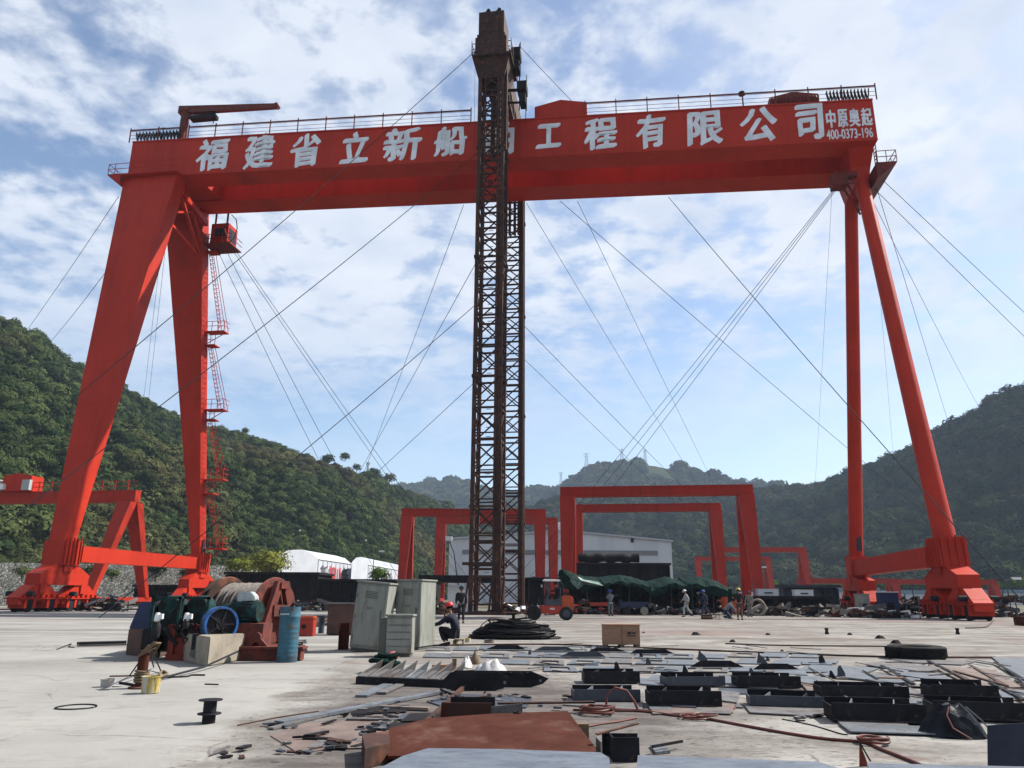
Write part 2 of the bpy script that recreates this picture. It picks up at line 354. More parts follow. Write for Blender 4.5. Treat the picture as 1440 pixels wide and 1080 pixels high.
    L.new(nz(14, detail=8, rough=0.7), bp.inputs['Height']); L.new(bp.outputs[0], b.inputs['Normal'])
    return m
g = MB(); g.bx(-75, 75, -12, 86, -0.4, 0.0)
tag(g.build('concrete_yard', attr_ground_material()), kind='structure')
M['dirt'] = mat('dirt_and_scrub', (0.16, 0.13, 0.09), (0.07, 0.085, 0.04), 0.05, 0.95, c3=(0.24, 0.21, 0.17), s3=0.3)
g = MB(); g.add([(-3000, -300, -0.06), (3000, -300, -0.06), (3000, 4000, -0.06), (-3000, 4000, -0.06)], [(0, 1, 2, 3)])
tag(g.build('ground', 'dirt'), kind='structure')

# ---- hills
def hill_material():
    return mat('hill_undergrowth', (0.022, 0.038, 0.014), (0.05, 0.055, 0.024), 0.03, 0.95, c3=(0.10, 0.075, 0.045), s3=0.02, lo3=0.60, hi3=0.68)
M['hill'] = hill_material()
def bump_of(x, y, amp, sc): return mnoise.fractal(Vector((x*sc, y*sc, 3.3)), 0.9, 2.1, 5)*amp
class Hill:
    """terrain strip: crest points and foot points given along the hill, interpolated with gullies"""
    def __init__(s, name, crest, foot, nx, ny, amp, power=1.0, back=0.7):
        s.crest = [Vector(c) for c in crest]; s.foot = [Vector(c) for c in foot]; s.amp = amp; s.power = power
        s.mb = MB(); s.nx, s.ny = nx, ny
        nb = ny//2
        for i in range(nx+1):
            for j in range(ny+nb+1):
                s.mb.v.append(tuple(s.p(i/nx, j/ny)))
        w = ny+nb+1
        for i in range(nx):
            for j in range(w-1): s.mb.f.append((i*w+j, (i+1)*w+j, (i+1)*w+j+1, i*w+j+1))
        tag(s.mb.build(name, 'hill', smooth=True), kind='structure')
    def lerp(s, P, a):
        n = len(P)-1; a = min(max(a, 0), 1)*n; i = min(int(a), n-1); f = a-i
        return P[i].lerp(P[i+1], f)
    def p(s, a, t):
        c, f = s.lerp(s.crest, a), s.lerp(s.foot, a)
        if t <= 1:
            q = f.lerp(c, t); h = math.pow(t, s.power); q.z = f.z + (c.z - f.z)*h
            k = math.sin(math.pi*min(t, 1.0))
            q.z += bump_of(q.x, q.y, s.amp, 0.014)*k + bump_of(q.x, q.y, s.amp*0.25, 0.06)*(0.25+k)
        else:
            d = (c - f); q = c + d*(t-1); q.z = c.z - (t-1)*abs(c.z - f.z)*1.2 + bump_of(q.x, q.y, s.amp*0.25, 0.06)*0.25
        return q
LH = Hill('hill', [at(-420, 250, 240), at(-300, 300, 240), at(-120, 385, 250), at(0, 458, 262), at(60, 484, 275), at(105, 520, 285), at(190, 556, 300), at(262, 600, 320), at(340, 618, 345), at(440, 652, 380), at(530, 678, 420), at(590, 704, 470), at(660, 735, 540), at(700, 775, 600)],
     [(-170, 60, 3), (-150, 84, 3), (-125, 98, 3), (-100, 110, 3), (-92, 116, 3), (-86, 124, 3), (-80, 138, 3), (-75, 150, 3), (-70, 165, 3), (-62, 190, 3), (-55, 220, 3), (-50, 260, 2), (-40, 300, 2), (-20, 360, 2)], 90, 26, 16)
RH = Hill('hill', [at(560, 752, 760), at(640, 735, 780), at(740, 716, 800), at(850, 707, 800), at(940, 702, 790), at(1030, 696, 770), at(1100, 694, 740), at(1150, 688, 700), at(1200, 668, 650), at(1262, 646, 600), at(1330, 612, 560), at(1382, 580, 540), at(1440, 554, 520), at(1540, 510, 500), at(1700, 440, 480)],
     [(-90, 420, 1), (-40, 420, 1), (0, 420, 1), (50, 415, 1), (90, 405, 1), (120, 390, 1), (150, 370, 1), (170, 340, 1), (185, 310, 1), (200, 285, 1), (215, 265, 1), (228, 250, 1), (240, 230, 1), (262, 200, 1), (300, 160, 1)], 90, 26, 22, power=1.25)
MH = Hill('hill', [at(540, 700, 1500), at(590, 684, 1500), at(640, 680, 1480), at(685, 692, 1450), at(740, 699, 1400), at(785, 692, 1350), at(822, 671, 1300), at(860, 657, 1280), at(905, 653, 1270), at(945, 660, 1260), at(1000, 676, 1260), at(1060, 689, 1260), at(1120, 694, 1260)],
     [(-260, 900, 1), (-190, 900, 1), (-130, 900, 1), (-80, 900, 1), (-30, 900, 1), (30, 900, 1), (80, 900, 1), (130, 900, 1), (180, 900, 1), (230, 900, 1), (280, 900, 1), (330, 900, 1), (400, 900, 1)], 70, 20, 26)

# ---- forest: crown variants instanced over the hills
def leaf_material(name, ca, cb, cc):
    m = bpy.data.materials.new(name); m.use_nodes = True; nt = m.node_tree; N = nt.nodes; L = nt.links; b = N['Principled BSDF']
    b.inputs['Roughness'].default_value = 0.65; b.inputs['Specular IOR Level'].default_value = 0.0
    oi = N.new('ShaderNodeObjectInfo'); geo = N.new('ShaderNodeNewGeometry')
    n = N.new('ShaderNodeTexNoise'); n.inputs['Scale'].default_value = 0.018; n.inputs['Detail'].default_value = 4; L.new(geo.outputs['Position'], n.inputs[0])
    r = N.new('ShaderNodeValToRGB'); e = r.color_ramp.elements; e[0].position = 0.25; e[0].color = (*ca, 1); e[1].position = 0.75; e[1].color = (*cb, 1)
    L.new(oi.outputs['Random'], r.inputs[0])
    mr = N.new('ShaderNodeMapRange'); L.new(n.outputs[0], mr.inputs[0]); mr.inputs[1].default_value = 0.52; mr.inputs[2].default_value = 0.68; mr.inputs[4].default_value = 0.8
    mx = N.new('ShaderNodeMix'); mx.data_type = 'RGBA'; L.new(mr.outputs[0], mx.inputs[0]); L.new(r.outputs[0], mx.inputs[6]); mx.inputs[7].default_value = (*cc, 1)
    rp = N.new('ShaderNodeHueSaturation'); L.new(mx.outputs[2], rp.inputs['Color'])
    mr2 = N.new('ShaderNodeMapRange'); L.new(geo.outputs['Random Per Island'], mr2.inputs[0]); mr2.inputs[3].default_value = 0.75; mr2.inputs[4].default_value = 1.25
    L.new(mr2.outputs[0], rp.inputs['Value']); L.new(rp.outputs[0], b.inputs['Base Color'])
    return m
M['leaf'] = leaf_material('hill_leaves', (0.018, 0.032, 0.012), (0.052, 0.068, 0.024), (0.085, 0.068, 0.032))
M['leaf_far'] = leaf_material('far_leaves', (0.008, 0.018, 0.010), (0.034, 0.046, 0.019), (0.050, 0.046, 0.024))
M['leaf_bright'] = leaf_material('bright_leaves', (0.035, 0.075, 0.012), (0.08, 0.12, 0.02), (0.10, 0.10, 0.028))
M['trunk'] = mat('bark', (0.10, 0.075, 0.055), (0.06, 0.045, 0.035), 6, 0.9)
def crown_mb(rng_, nclump, nleaf, leaf, rad=(1, 1, 0.85), dome=True):
    """leaf faces gathered in clumps through the crown; unit radius"""
    mb = MB()
    for c in range(nclump):
        while True:
            d = Vector((rng_.gauss(0, 1), rng_.gauss(0, 1), rng_.gauss(0, 1)))
            if d.length > 0.1: break
        d.normalize()
        if dome and d.z < -0.35: d.z *= -1
        rr = 0.45 + 0.42*rng_.random()
        cc = Vector((d.x*rad[0]*rr, d.y*rad[1]*rr, d.z*rad[2]*rr)); cr = 0.20 + 0.22*rng_.random()
        for k in range(nleaf):
            n = Vector((rng_.gauss(0, 1), rng_.gauss(0, 1), rng_.gauss(0, 1)+0.6)).normalized()
            p = cc + Vector((n.x, n.y, n.z*0.75))*cr*(0.75+0.4*rng_.random())
            nn = (n*.55 + d*.75 + Vector((rng_.gauss(0, .22), rng_.gauss(0, .22), rng_.gauss(0, .22)))).normalized()
            x = nn.cross(Vector((rng_.random()-.5, rng_.random()-.5, rng_.random()-.5))).normalized(); y = nn.cross(x)
            L_ = leaf*(0.6+0.8*rng_.random()); w = L_*0.55
            mb.add([p - x*L_, p - y*w, p + x*L_, p + y*w], [(0, 1, 2, 3)])
    return mb
def forest(name, pts, mat_name, nclump, nleaf, leaf, nvar=4, tall=0.85):
    cc = bpy.data.collections.new(name + '_crowns'); rg = random.Random(hash(len(pts)) % 999 + 5)
    for k in range(nvar):
        mb = crown_mb(rg, nclump, nleaf, leaf, (1, 1, tall))
        o = mb.build('crown', mat_name); COL.objects.unlink(o); cc.objects.link(o)
    me = bpy.data.meshes.new(name); me.from_pydata([tuple(p[0]) for p in pts], [], [])
    sa = me.attributes.new('size', 'FLOAT', 'POINT'); sa.data.foreach_set('value', [p[1] for p in pts])
    ob = bpy.data.objects.new(name, me); COL.objects.link(ob)
    ng = bpy.data.node_groups.new(name + '_nodes', 'GeometryNodeTree')
    ng.interface.new_socket('Geometry', in_out='INPUT', socket_type='NodeSocketGeometry'); ng.interface.new_socket('Geometry', in_out='OUTPUT', socket_type='NodeSocketGeometry')
    N = ng.nodes; L = ng.links
    gi = N.new('NodeGroupInput'); go = N.new('NodeGroupOutput'); iop = N.new('GeometryNodeInstanceOnPoints'); ci = N.new('GeometryNodeCollectionInfo')
    ci.inputs['Collection'].default_value = cc; ci.inputs['Separate Children'].default_value = True; ci.inputs['Reset Children'].default_value = True
    na = N.new('GeometryNodeInputNamedAttribute'); na.data_type = 'FLOAT'; na.inputs[0].default_value = 'size'
    rv = N.new('FunctionNodeRandomValue'); rv.data_type = 'FLOAT_VECTOR'; rv.inputs[0].default_value = (-.12, -.12, 0); rv.inputs[1].default_value = (.12, .12, 6.28)
    L.new(gi.outputs[0], iop.inputs['Points']); L.new(ci.outputs[0], iop.inputs['Instance']); iop.inputs['Pick Instance'].default_value = True
    L.new(rv.outputs[0], iop.inputs['Rotation']); L.new(na.outputs[0], iop.inputs['Scale']); L.new(iop.outputs[0], go.inputs[0])
    md = ob.modifiers.new('spread', 'NODES'); md.node_group = ng
    tag(ob, kind='stuff')
    return ob
rg = random.Random(3)
def scatter(hill, n, size, a0=0, a1=1, t0=0.0, t1=1.08, bare=None):
    pts = []
    for _ in range(n):
        a = a0 + (a1-a0)*rg.random(); t = t0 + (t1-t0)*rg.random(); p = hill.p(a, t)
        s = size*(0.45 + 0.5*rg.random() + 0.75*rg.random()**3)
        nn = mnoise.noise(Vector((p.x*0.02, p.y*0.02, 1.0)))
        if bare and bare(a, t, nn): continue
        s *= 1.0 + 0.35*nn
        p.z += s*0.30; pts.append((p, s))
    return pts
o = forest('hillside_forest', scatter(LH, 10500, 2.8, bare=lambda a, t, n: (t < 0.10) or (0.2 < t < 0.25 and 0.35 < a < 0.5 and n > 0)) + scatter(LH, 9000, 1.5, t1=.5), 'leaf', 34, 30, 0.105, nvar=7)
tag(o, 'dense green trees and bamboo covering the steep hillside on the left', 'forest')
o = forest('hillside_forest', scatter(RH, 11500, 5.4, t0=0.02) + scatter(RH, 4000, 2.6, t1=.4), 'leaf_far', 30, 22, 0.125, nvar=6)
tag(o, 'dark green woodland covering the long hill on the right', 'forest')
o = forest('hillside_forest', scatter(MH, 5000, 11.0, t0=0.25, bare=lambda a, t, n: 0.66 < a < 0.76 and t > 0.80), 'leaf_far', 22, 10, 0.25)
tag(o, 'bluish distant woodland on the far mountains beyond the yard', 'forest')
# ================================================================ THE BIG GANTRY CRANE (u along the girder, v along the rails)
PSI, CX, CY = 0.1424, -2.836, 65.537
def CW(u, v, z=0.0): return Vector((CX + u*math.cos(PSI) + v*math.sin(PSI), CY - u*math.sin(PSI) + v*math.cos(PSI), z))
def CP(px, py, v):
    d = ray(px, py); n = (math.sin(PSI), math.cos(PSI)); k = (v + CX*n[0] + CY*n[1])/(d[0]*n[0] + d[1]*n[1])
    x, y = d[0]*k, d[1]*k
    return ((x-CX)*math.cos(PSI) - (y-CY)*math.sin(PSI), EYE + d[2]*k)
UL, UR, HG = 34.45, 34.45, 3.93
def ztop(u): return 43.38 - 1.75*u/69.0          # the girder hangs a little lower at its right end
big = thing('gantry_crane', 'huge red gantry crane with white lettering spanning the whole yard', 'crane', (CX, CY, 0), -PSI)
def girder(v0, v1, name='girder'):
    mb = MB(); A = []; B = []
    for u, L_ in ((-UL, A), (UR, B)):
        zt = ztop(u); L_.extend([(u, v0, zt-HG), (u, v1, zt-HG), (u, v1, zt), (u, v0, zt)])
    mb.loft(A, B)
    for u in np.arange(-33, 34, 2.75):               # flange lips
        pass
    mb.loft([(-UL-.02, v0-.07, ztop(-UL)-.10), (-UL-.02, v0+.3, ztop(-UL)-.10), (-UL-.02, v0+.3, ztop(-UL)+.03), (-UL-.02, v0-.07, ztop(-UL)+.03)],
            [(UR+.02, v0-.07, ztop(UR)-.10), (UR+.02, v0+.3, ztop(UR)-.10), (UR+.02, v0+.3, ztop(UR)+.03), (UR+.02, v0-.07, ztop(UR)+.03)])
    mb.loft([(-UL, v0-.06, ztop(-UL)-HG-.05), (-UL, v1+.06, ztop(-UL)-HG-.05), (-UL, v1+.06, ztop(-UL)-HG+.02), (-UL, v0-.06, ztop(-UL)-HG+.02)],
            [(UR, v0-.06, ztop(UR)-HG-.05), (UR, v1+.06, ztop(UR)-HG-.05), (UR, v1+.06, ztop(UR)-HG+.02), (UR, v0-.06, ztop(UR)-HG+.02)])
    return mb.build(name, 'red', big)
g_near = girder(-3.87, -1.6); g_far = girder(1.3, 3.87)
# end ties and cross boxes between the two girders
for u in (-33.4, 33.4): MB().bx(u-.9, u+.9, -1.6, 1.3, ztop(u)-HG+.4, ztop(u)-.1).build('end_tie', 'red', big)
mb = MB()
mb.bx(-31.6, -27.6, -1.6, 1.3, ztop(-30)-HG+.1, ztop(-30)-1.2)
mb.build('cross_box', 'red', big)
# lettering
def text_mesh(s, size, bold, depth, shear=0.0, name='t'):
    cu = bpy.data.curves.new(name, 'FONT'); cu.body = s; cu.size = size; cu.offset = bold; cu.extrude = depth; cu.align_x = 'CENTER'; cu.align_y = 'CENTER'; cu.shear = shear
    cu.resolution_u = 3
    o = bpy.data.objects.new(name, cu); COL.objects.link(o)
    dg = bpy.context.evaluated_depsgraph_get(); me = bpy.data.meshes.new_from_object(o.evaluated_get(dg))
    bpy.data.objects.remove(o); bpy.data.curves.remove(cu)
    return me
def letter(ch, x0, x1, y0, y1, nib, parent, name='painted_character', rise=0.0, warp=1.0):
    """glyph fitted between its measured corners on the girder face, stroked with a slanted brush"""
    ua, za = CP(x0, (y0+y1)/2, -3.93); ub, zb_ = CP(x1, (y0+y1)/2, -3.93); um, zt = CP((x0+x1)/2, y0, -3.93); _, zl = CP((x0+x1)/2, y1, -3.93)
    me = text_mesh(ch, 1.0, 0.0, 0.0); c = np.empty(len(me.vertices)*3); me.vertices.foreach_get('co', c); c = c.reshape(-1, 3)
    F = [tuple(p.vertices) for p in me.polygons]; lo, hi = c[:, :2].min(0), c[:, :2].max(0); q = (c[:, :2] - lo)/(hi-lo) - .5
    qx = q[:, 0] + .05*warp*q[:, 1] + .018*warp*np.sin(q[:, 1]*9+q[:, 0]*3); qy = q[:, 1] + rise*q[:, 0] + .016*warp*np.sin(q[:, 0]*11)
    w, h = (ub-ua)-2.2*nib, (zt-zl)-2.2*nib; mb = MB()
    for k in range(11):
        f = (k-5)/5; d = nib*f; sx_, sz_ = d*.95, d*.62 + nib*.25*(1 if k % 2 else -1)
        mb.add([(um + a*w + sx_, -3.885 - .002*k, (zt+zl)/2 + b*h + sz_ - (1.75/69)*a*w) for a, b in zip(qx, qy)], F)
    m2 = bpy.data.meshes.new(name); m2.from_pydata(mb.v, [], mb.f); m2.materials.append(M['letter'])
    o = bpy.data.objects.new(name, m2); COL.objects.link(o); o.parent = parent
    return o
for row in (('福', 279, 324, 194, 239), ('建', 346, 389, 187, 237), ('省', 410, 453, 187, 234), ('立', 480, 521, 184, 229), ('新', 540, 594, 178, 226), ('船', 611, 657, 176, 219), ('舶', 680, 724, 172, 218),
            ('工', 753, 790, 173, 208), ('程', 820, 868, 164, 210), ('有', 893, 936, 159, 208), ('限', 964, 1016, 155, 204), ('公', 1038, 1091, 150, 200), ('司', 1115, 1156, 145, 197)):
    letter(*row, .125, g_near, rise=.06)
for row in (('中', 1160, 1174, 154, 180), ('原', 1176, 1191, 153, 179), ('奥', 1192, 1208, 152, 178), ('起', 1209, 1225, 151, 177)): letter(*row, .045, g_near, warp=.3)
letter('400-0373-196', 1161, 1227, 180.5, 194.5, .014, g_near, name='phone_number', warp=0)
# left box legs: outline quads at foot and head
def quad(u0, u1, v0, v1, z): return [(u0, v0, z), (u1, v0, z), (u1, v1, z), (u0, v1, z)]
mb = MB(); mb.loft(quad(-31.8, -30.55, -9.75, -8.35, 5.1), quad(-34.25, -28.75, -4.5, -2.9, 40.2)); leg1 = mb.build('leg', 'red', big)
mb = MB(); mb.loft(quad(-30.5, -29.6, 8.45, 9.6, 5.1), quad(-34.5, -30.25, 2.6, 3.9, 40.2)); leg2 = mb.build('leg', 'red', big)
mb = MB()                                             # foot box with stiffener ribs
mb.loft(quad(-31.95, -30.2, -10.0, -8.0, 3.45), quad(-31.95, -30.2, -10.0, -8.0, 5.25))
for k in range(5): mb.bx(-30.2, -30.08, -9.9+k*.42, -9.84+k*.42, 3.5, 5.5)
mb.build('foot_box', 'red', leg1)
mb = MB(); mb.loft(quad(-30.75, -29.2, 8.1, 9.9, 3.45), quad(-30.75, -29.2, 8.1, 9.9, 5.2))
for k in range(4): mb.bx(-29.2, -29.1, 8.25+k*.42, 8.31+k*.42, 3.5, 5.4)
mb.build('foot_box', 'red', leg2)
mb = MB(); mb.bx(-29.57, -29.5, 8.7, 9.2, 5.3, 6.6); mb.build('doorway', 'glass', leg2)
mb = MB(); mb.loft([(-30.9, -7.95, 3.72), (-30.1, -7.95, 3.72), (-30.1, -7.95, 4.95), (-30.9, -7.95, 4.95)], [(-30.7, 8.05, 3.75), (-29.5, 8.05, 3.75), (-29.5, 8.05, 4.85), (-30.7, 8.05, 4.85)])
mb.build('sill_beam', 'red', big)
# head of the left legs: platform, truss between the legs
mb = MB()
mb.bx(-35.6, -28.6, -5.1, -4.1, 39.9, 40.02); mb.bx(-35.6, -34.5, -5.1, 4.4, 39.9, 40.02)
for p, q in (((-35.6, -5.1), (-28.6, -5.1)), ((-35.6, -5.1), (-35.6, 4.4))):
    for h in (0.55, 1.1): mb.beam((p[0], p[1], 40+h), (q[0], q[1], 40+h), .045)
for u in np.arange(-35.6, -34.2, .7): mb.beam((u, -5.1, 40), (u, -5.1, 41.1), .045)
for v in np.arange(-5.1, 4.5, 1.2): mb.beam((-35.6, v, 40), (-35.6, v, 41.1), .045)
mb.add([(-35.6, -5.1, 39.9), (-34.2, -5.1, 39.9), (-34.2, -5.1, 38.9)], [(0, 1, 2)])
mb.build('platform', 'red', big)
mb = MB()
mb.beam((-28.9, -3.4, 38.6), (-29.9, 3.0, 38.6), .5, .6); mb.beam((-29.4, -3.6, 35.2), (-30.4, 3.0, 35.0), .25)
mb.beam((-28.9, -3.2, 38.2), (-30.3, 3.0, 35.2), .25); mb.beam((-29.2, -3.4, 36.5), (-29.6, 0, 38.3), .2); mb.beam((-29.6, 0, 38.3), (-30.1, 3.2, 36.2), .2)
mb.beam((-33.9, -3.2, 39.4), (-33.9, 3.2, 39.4), .6, .9)
mb.build('leg_head_truss', 'red', big)
# machine cabin under the far girder by the left leg
u, z = CP(313, 330, 3.6)
mb = MB(); mb.bx(u-1.15, u+.75, 3.3, 5.2, z-1.2, z+1.15); cb = mb.build('operator_cabin', 'red', big)
mb = MB(); mb.bx(u+.752, u+.78, 3.5, 5.0, z-.6, z+.7); mb.bx(u-.7, u+.5, 3.27, 3.298, z-.3, z+.6); mb.build('cabin_window', 'glass', cb)
mb = MB(); mb.bx(u-1.6, u+1.3, 2.9, 5.4, z-1.32, z-1.2)
for uu in np.arange(u-1.6, u+1.6, .5): mb.beam((uu, 2.95, z-1.2), (uu, 2.95, z-.2), .05)
for h in (.5, 1.0): mb.beam((u-1.6, 2.95, z-1.2+h), (u+1.3, 2.95, z-1.2+h), .05); mb.beam((u+1.3, 2.95, z-1.2+h), (u+1.3, 5.4, z-1.2+h), .05)
mb.tube([(u+1.1, 3.0, z+1.9), (u+1.7, 3.0, z+1.3), (u+1.9, 3.0, z+.3), (u+1.7, 3.0, z-.7), (u+1.3, 3.0, z-1.2)], .05, 6)
mb.tube([(u+.7, 3.0, z+1.0), (u+.5, 3.0, z+.3), (u+.8, 3.0, z-.5)], .09, 6)
for k in range(2): mb.beam((u-.8+k*1.3, 3.4, z+1.0), (u-.8+k*1.3, 3.4, z+2.3), .15)
mb.build('cabin_gallery', 'dark_red', cb)
# caged stair flights down the far left leg
mb = MB()
def legx(z, side): t = (z-5.1)/35.1; return (-29.6 + t*(-.65), 9.6 - t*5.7)
for z0, z1 in ((27.6, 36.0), (19.6, 26.2), (12.6, 18.6), (5.8, 11.2)):
    ua, va = legx(z0, 1); ub, vb = legx(z1, 1)
    lo, hi = Vector((ua+1.45, va-.4, z0)), Vector((ub+.25, vb-.4, z1))
    for dv in (0, .62):
        for off in (0, .45): mb.beam(lo+Vector((0, dv, .0))+Vector((.25+off if off else 0, 0, 0)), hi+Vector((off, dv, 0)), .05)
    n = int((z1-z0)/.42)
    for k in range(n+1):
        p = lo.lerp(hi, k/n); mb.beam(p, p+Vector((0, .62, 0)), .045); mb.beam(p, p+Vector((.5, 0, 0)), .035)
    mb.bx(ua+.05, ua+2.1, va-.6, va+.5, z0-.12, z0-.02)
    for h in (.5, 1.0): mb.beam((ua+.1, va-.6, z0+h), (ua+2.1, va-.6, z0+h), .045); mb.beam((ua+2.1, va-.6, z0+h), (ua+2.1, va+.5, z0+h), .045)
    for q in (.1, .75, 1.4, 2.1): mb.beam((ua+q, va-.6, z0-.1), (ua+q, va-.6, z0+1), .045)
    mb.beam((ua+.05, va, z0-1.2), (ua+2.0, va, z0-.1), .06)
    mb.bx(ub+.0, ub+1.1, vb-.6, vb+.5, z1-.1, z1)
    for h in (.5, 1.0): mb.beam((ub+.1, vb-.6, z1+h), (ub+1.1, vb-.6, z1+h), .045)
    for q in (.1, .6, 1.1): mb.beam((ub+q, vb-.6, z1), (ub+q, vb-.6, z1+1), .045)
mb.build('stair', 'red', big)
# right pipe legs
mb = MB(); mb.tube([(33.35, -9.0, 4.4), (33.58, -1.2, 36.6)], .70, 28, r2=.56); legn = mb.build('leg', 'red', big, smooth=True)
mb = MB(); mb.tube([(32.5, 9.0, 4.4), (33.45, 1.2, 36.6)], .60, 28, r2=.55); legf = mb.build('leg', 'red', big, smooth=True)
mb = MB(); mb.loft(quad(32.45, 34.2, -10.1, -8.1, 3.3), quad(32.45, 34.2, -9.9, -7.9, 5.15))
for k in range(5): mb.bx(32.38, 34.27, -9.85+k*.44, -9.8+k*.44, 3.3, 5.2)
for k in range(4): mb.bx(32.6+k*.45, 32.66+k*.45, -10.15, -9.98, 3.3, 5.3)
mb.build('foot_box', 'red', legn)
mb = MB(); mb.loft(quad(31.8, 33.25, 8.2, 9.8, 3.0), quad(31.8, 33.25, 8.2, 9.8, 4.9)); mb.build('foot_box', 'red', legf)
mb = MB(); mb.bx(32.45, 32.83, 7.9, 8.2, 5.3, 6.7); mb.build('doorway', 'glass', legf)
mb = MB(); mb.loft([(32.2, -8.2, 3.3), (33.2, -8.2, 3.3), (33.2, -8.2, 4.65), (32.2, -8.2, 4.65)], [(32.0, 8.3, 3.2), (33.0, 8.3, 3.2), (33.0, 8.3, 4.5), (32.0, 8.3, 4.5)])
mb.build('sill_beam', 'red', big)
zb = ztop(33.5)-HG
mb = MB(); mb.loft(quad(32.9, 34.0, -1.7, 1.7, 35.6), quad(32.6, 34.3, -1.9, 1.9, 37.3)); mb.loft(quad(32.6, 34.3, -1.9, 1.9, 37.3), quad(32.3, 34.4, -3.0, 3.0, zb-.06))
mb.tube([(31.9, 0, 37.6), (34.6, 0, 37.6)], .55, 18)
mb.build('leg_head', 'red', big)
mb = MB()                                              # galleries round the head of the pipe legs
ZG = 36.7
mb.bx(34.3, 35.9, -3.4, 3.0, ZG-.1, ZG); mb.add([(34.2, -3.4, ZG-.1), (35.9, -3.4, ZG-.1), (34.2, -3.4, ZG-1.5), (34.2, 3.0, ZG-.1), (35.9, 3.0, ZG-.1), (34.2, 3.0, ZG-1.5)], [(0, 1, 2), (3, 5, 4), (1, 4, 5, 2), (0, 2, 5, 3)])
for h in (.5, 1.05):
    mb.beam((34.3, -3.4, ZG+h), (35.9, -3.4, ZG+h), .05); mb.beam((35.9, -3.4, ZG+h), (35.9, 3, ZG+h), .05)
for u in (34.3, 35.1, 35.9): mb.beam((u, -3.4, ZG), (u, -3.4, ZG+1.05), .05)
for v in np.arange(-2.2, 3.1, 1.3): mb.beam((35.9, v, ZG), (35.9, v, ZG+1.05), .05)
for k in range(10): mb.beam((34.8, -2.2, ZG+.2+k*.33), (34.8, -1.6, ZG+.2+k*.33), .05)
mb.beam((34.8, -2.2, ZG), (34.8, -2.2, ZG+4.5), .06); mb.beam((34.8, -1.6, ZG), (34.8, -1.6, ZG+4.5), .06)
mb.bx(30.9, 32.1, -2.6, -1.4, 35.3, 36.5); mb.bx(31.9, 33.0, -2.2, -1.6, 36.2, 36.6); mb.beam((31.6, -2.2, 35.5), (33.1, -1.5, 32.9), .12); mb.beam((32.0, -2.2, 35.8), (33.2, -1.5, 33.7), .12)
mb.beam((30.7, -2.7, 35.3), (33.0, -2.7, 35.3), .08); mb.beam((30.7, -2.7, 36.4), (33.0, -2.7, 36.4), .05)
for u in (30.7, 31.3, 31.9, 32.5): mb.beam((u, -2.7, 35.3), (u, -2.7, 36.4), .05)
mb.build('leg_gallery', 'dark_red', big)
# bogies
def bogie_set(u, v, w, s, leg_z):
    """one equaliser beam over two bogies, running along the rail"""
    t = bpy.data.objects.new('bogie_set', None); COL.objects.link(t); t.parent = big
    mb = MB(); Le = 2.65*s
    prof = [(v-Le, 1.95), (v-Le, 2.75), (v-1.0*s, leg_z), (v+1.0*s, leg_z), (v+Le, 2.75), (v+Le, 1.95)]
    mb.prism(prof, u-w/2, u+w/2, 'YZ')
    for side in (-1, 1):
        mb.tube([(u+side*w/2, v, leg_z-.1), (u+side*(w/2+.09), v, leg_z-.1)], .34, 16)
    mb.bx(u-w/2-.1, u+w/2+.1, v-.45, v+.45, leg_z-.6, leg_z+.1)
    mb.build('equaliser_beam', 'red', t)
    for c in (-1, 1):
        vc = v + c*2.2*s; B_ = 2.02*s
        mb = MB(); mb.prism([(vc-B_, .55), (vc-B_, 1.05), (vc-B_*.38, 1.93), (vc+B_*.38, 1.93), (vc+B_, 1.05), (vc+B_, .55), (vc+B_*.3, .5), (vc+B_*.15, .75), (vc-B_*.15, .75), (vc-B_*.3, .5)], u-w/2+.12, u+w/2-.12, 'YZ')
        mb.bx(u-w/2-.02, u+w/2+.02, vc-.3, vc+.3, 1.3, 2.1)
        for q in (-1, 1):
            for r_ in (-1, 1):
                mb.bx(u-w/2-.03, u+w/2+.03, vc+q*B_*.55+r_*.42-.12, vc+q*B_*.55+r_*.42+.12, .28, 1.0)
        mb.bx(u-w/2-.10, u+w/2+.10, vc-B_*1.02, vc+B_*1.02, .92, 1.0)
        for q in np.arange(-.85, .9, .28): mb.bx(u-w/2-.04, u+w/2+.04, vc+q*B_-.03, vc+q*B_+.03, 1.0, 1.25)
        bf = mb.build('bogie_frame', 'red', t)
        for q in (-1, 1):
            mb = MB(); mb.lathe((u, vc+q*B_*.55, .46), [(.1, -w/2-.0), (.46, -w/2+.06), (.46, -w/2+.2), (.40, -w/2+.22), (.40, w/2-.22), (.46, w/2-.2), (.46, w/2-.06), (.1, w/2)], 'X', 20)
            mb.build('wheel', 'black', bf, smooth=True)
        for q in (1, -1): MB().tube([(u+q*w/2, vc-B_*.7, 1.3), (u+q*(w/2+.45), vc-B_*.7, 1.3)], .18, 12).build('drive_motor', 'black', bf, smooth=True)
    return t
bogie_set(-31.05, -9.0, 1.25, 1.0, 3.5); bogie_set(-29.95, 9.0, 1.1, .85, 3.5)
bogie_set(33.3, -9.05, 1.35, 1.0, 3.35); bogie_set(32.5, 9.0, 1.35, 1.0, 3.05)
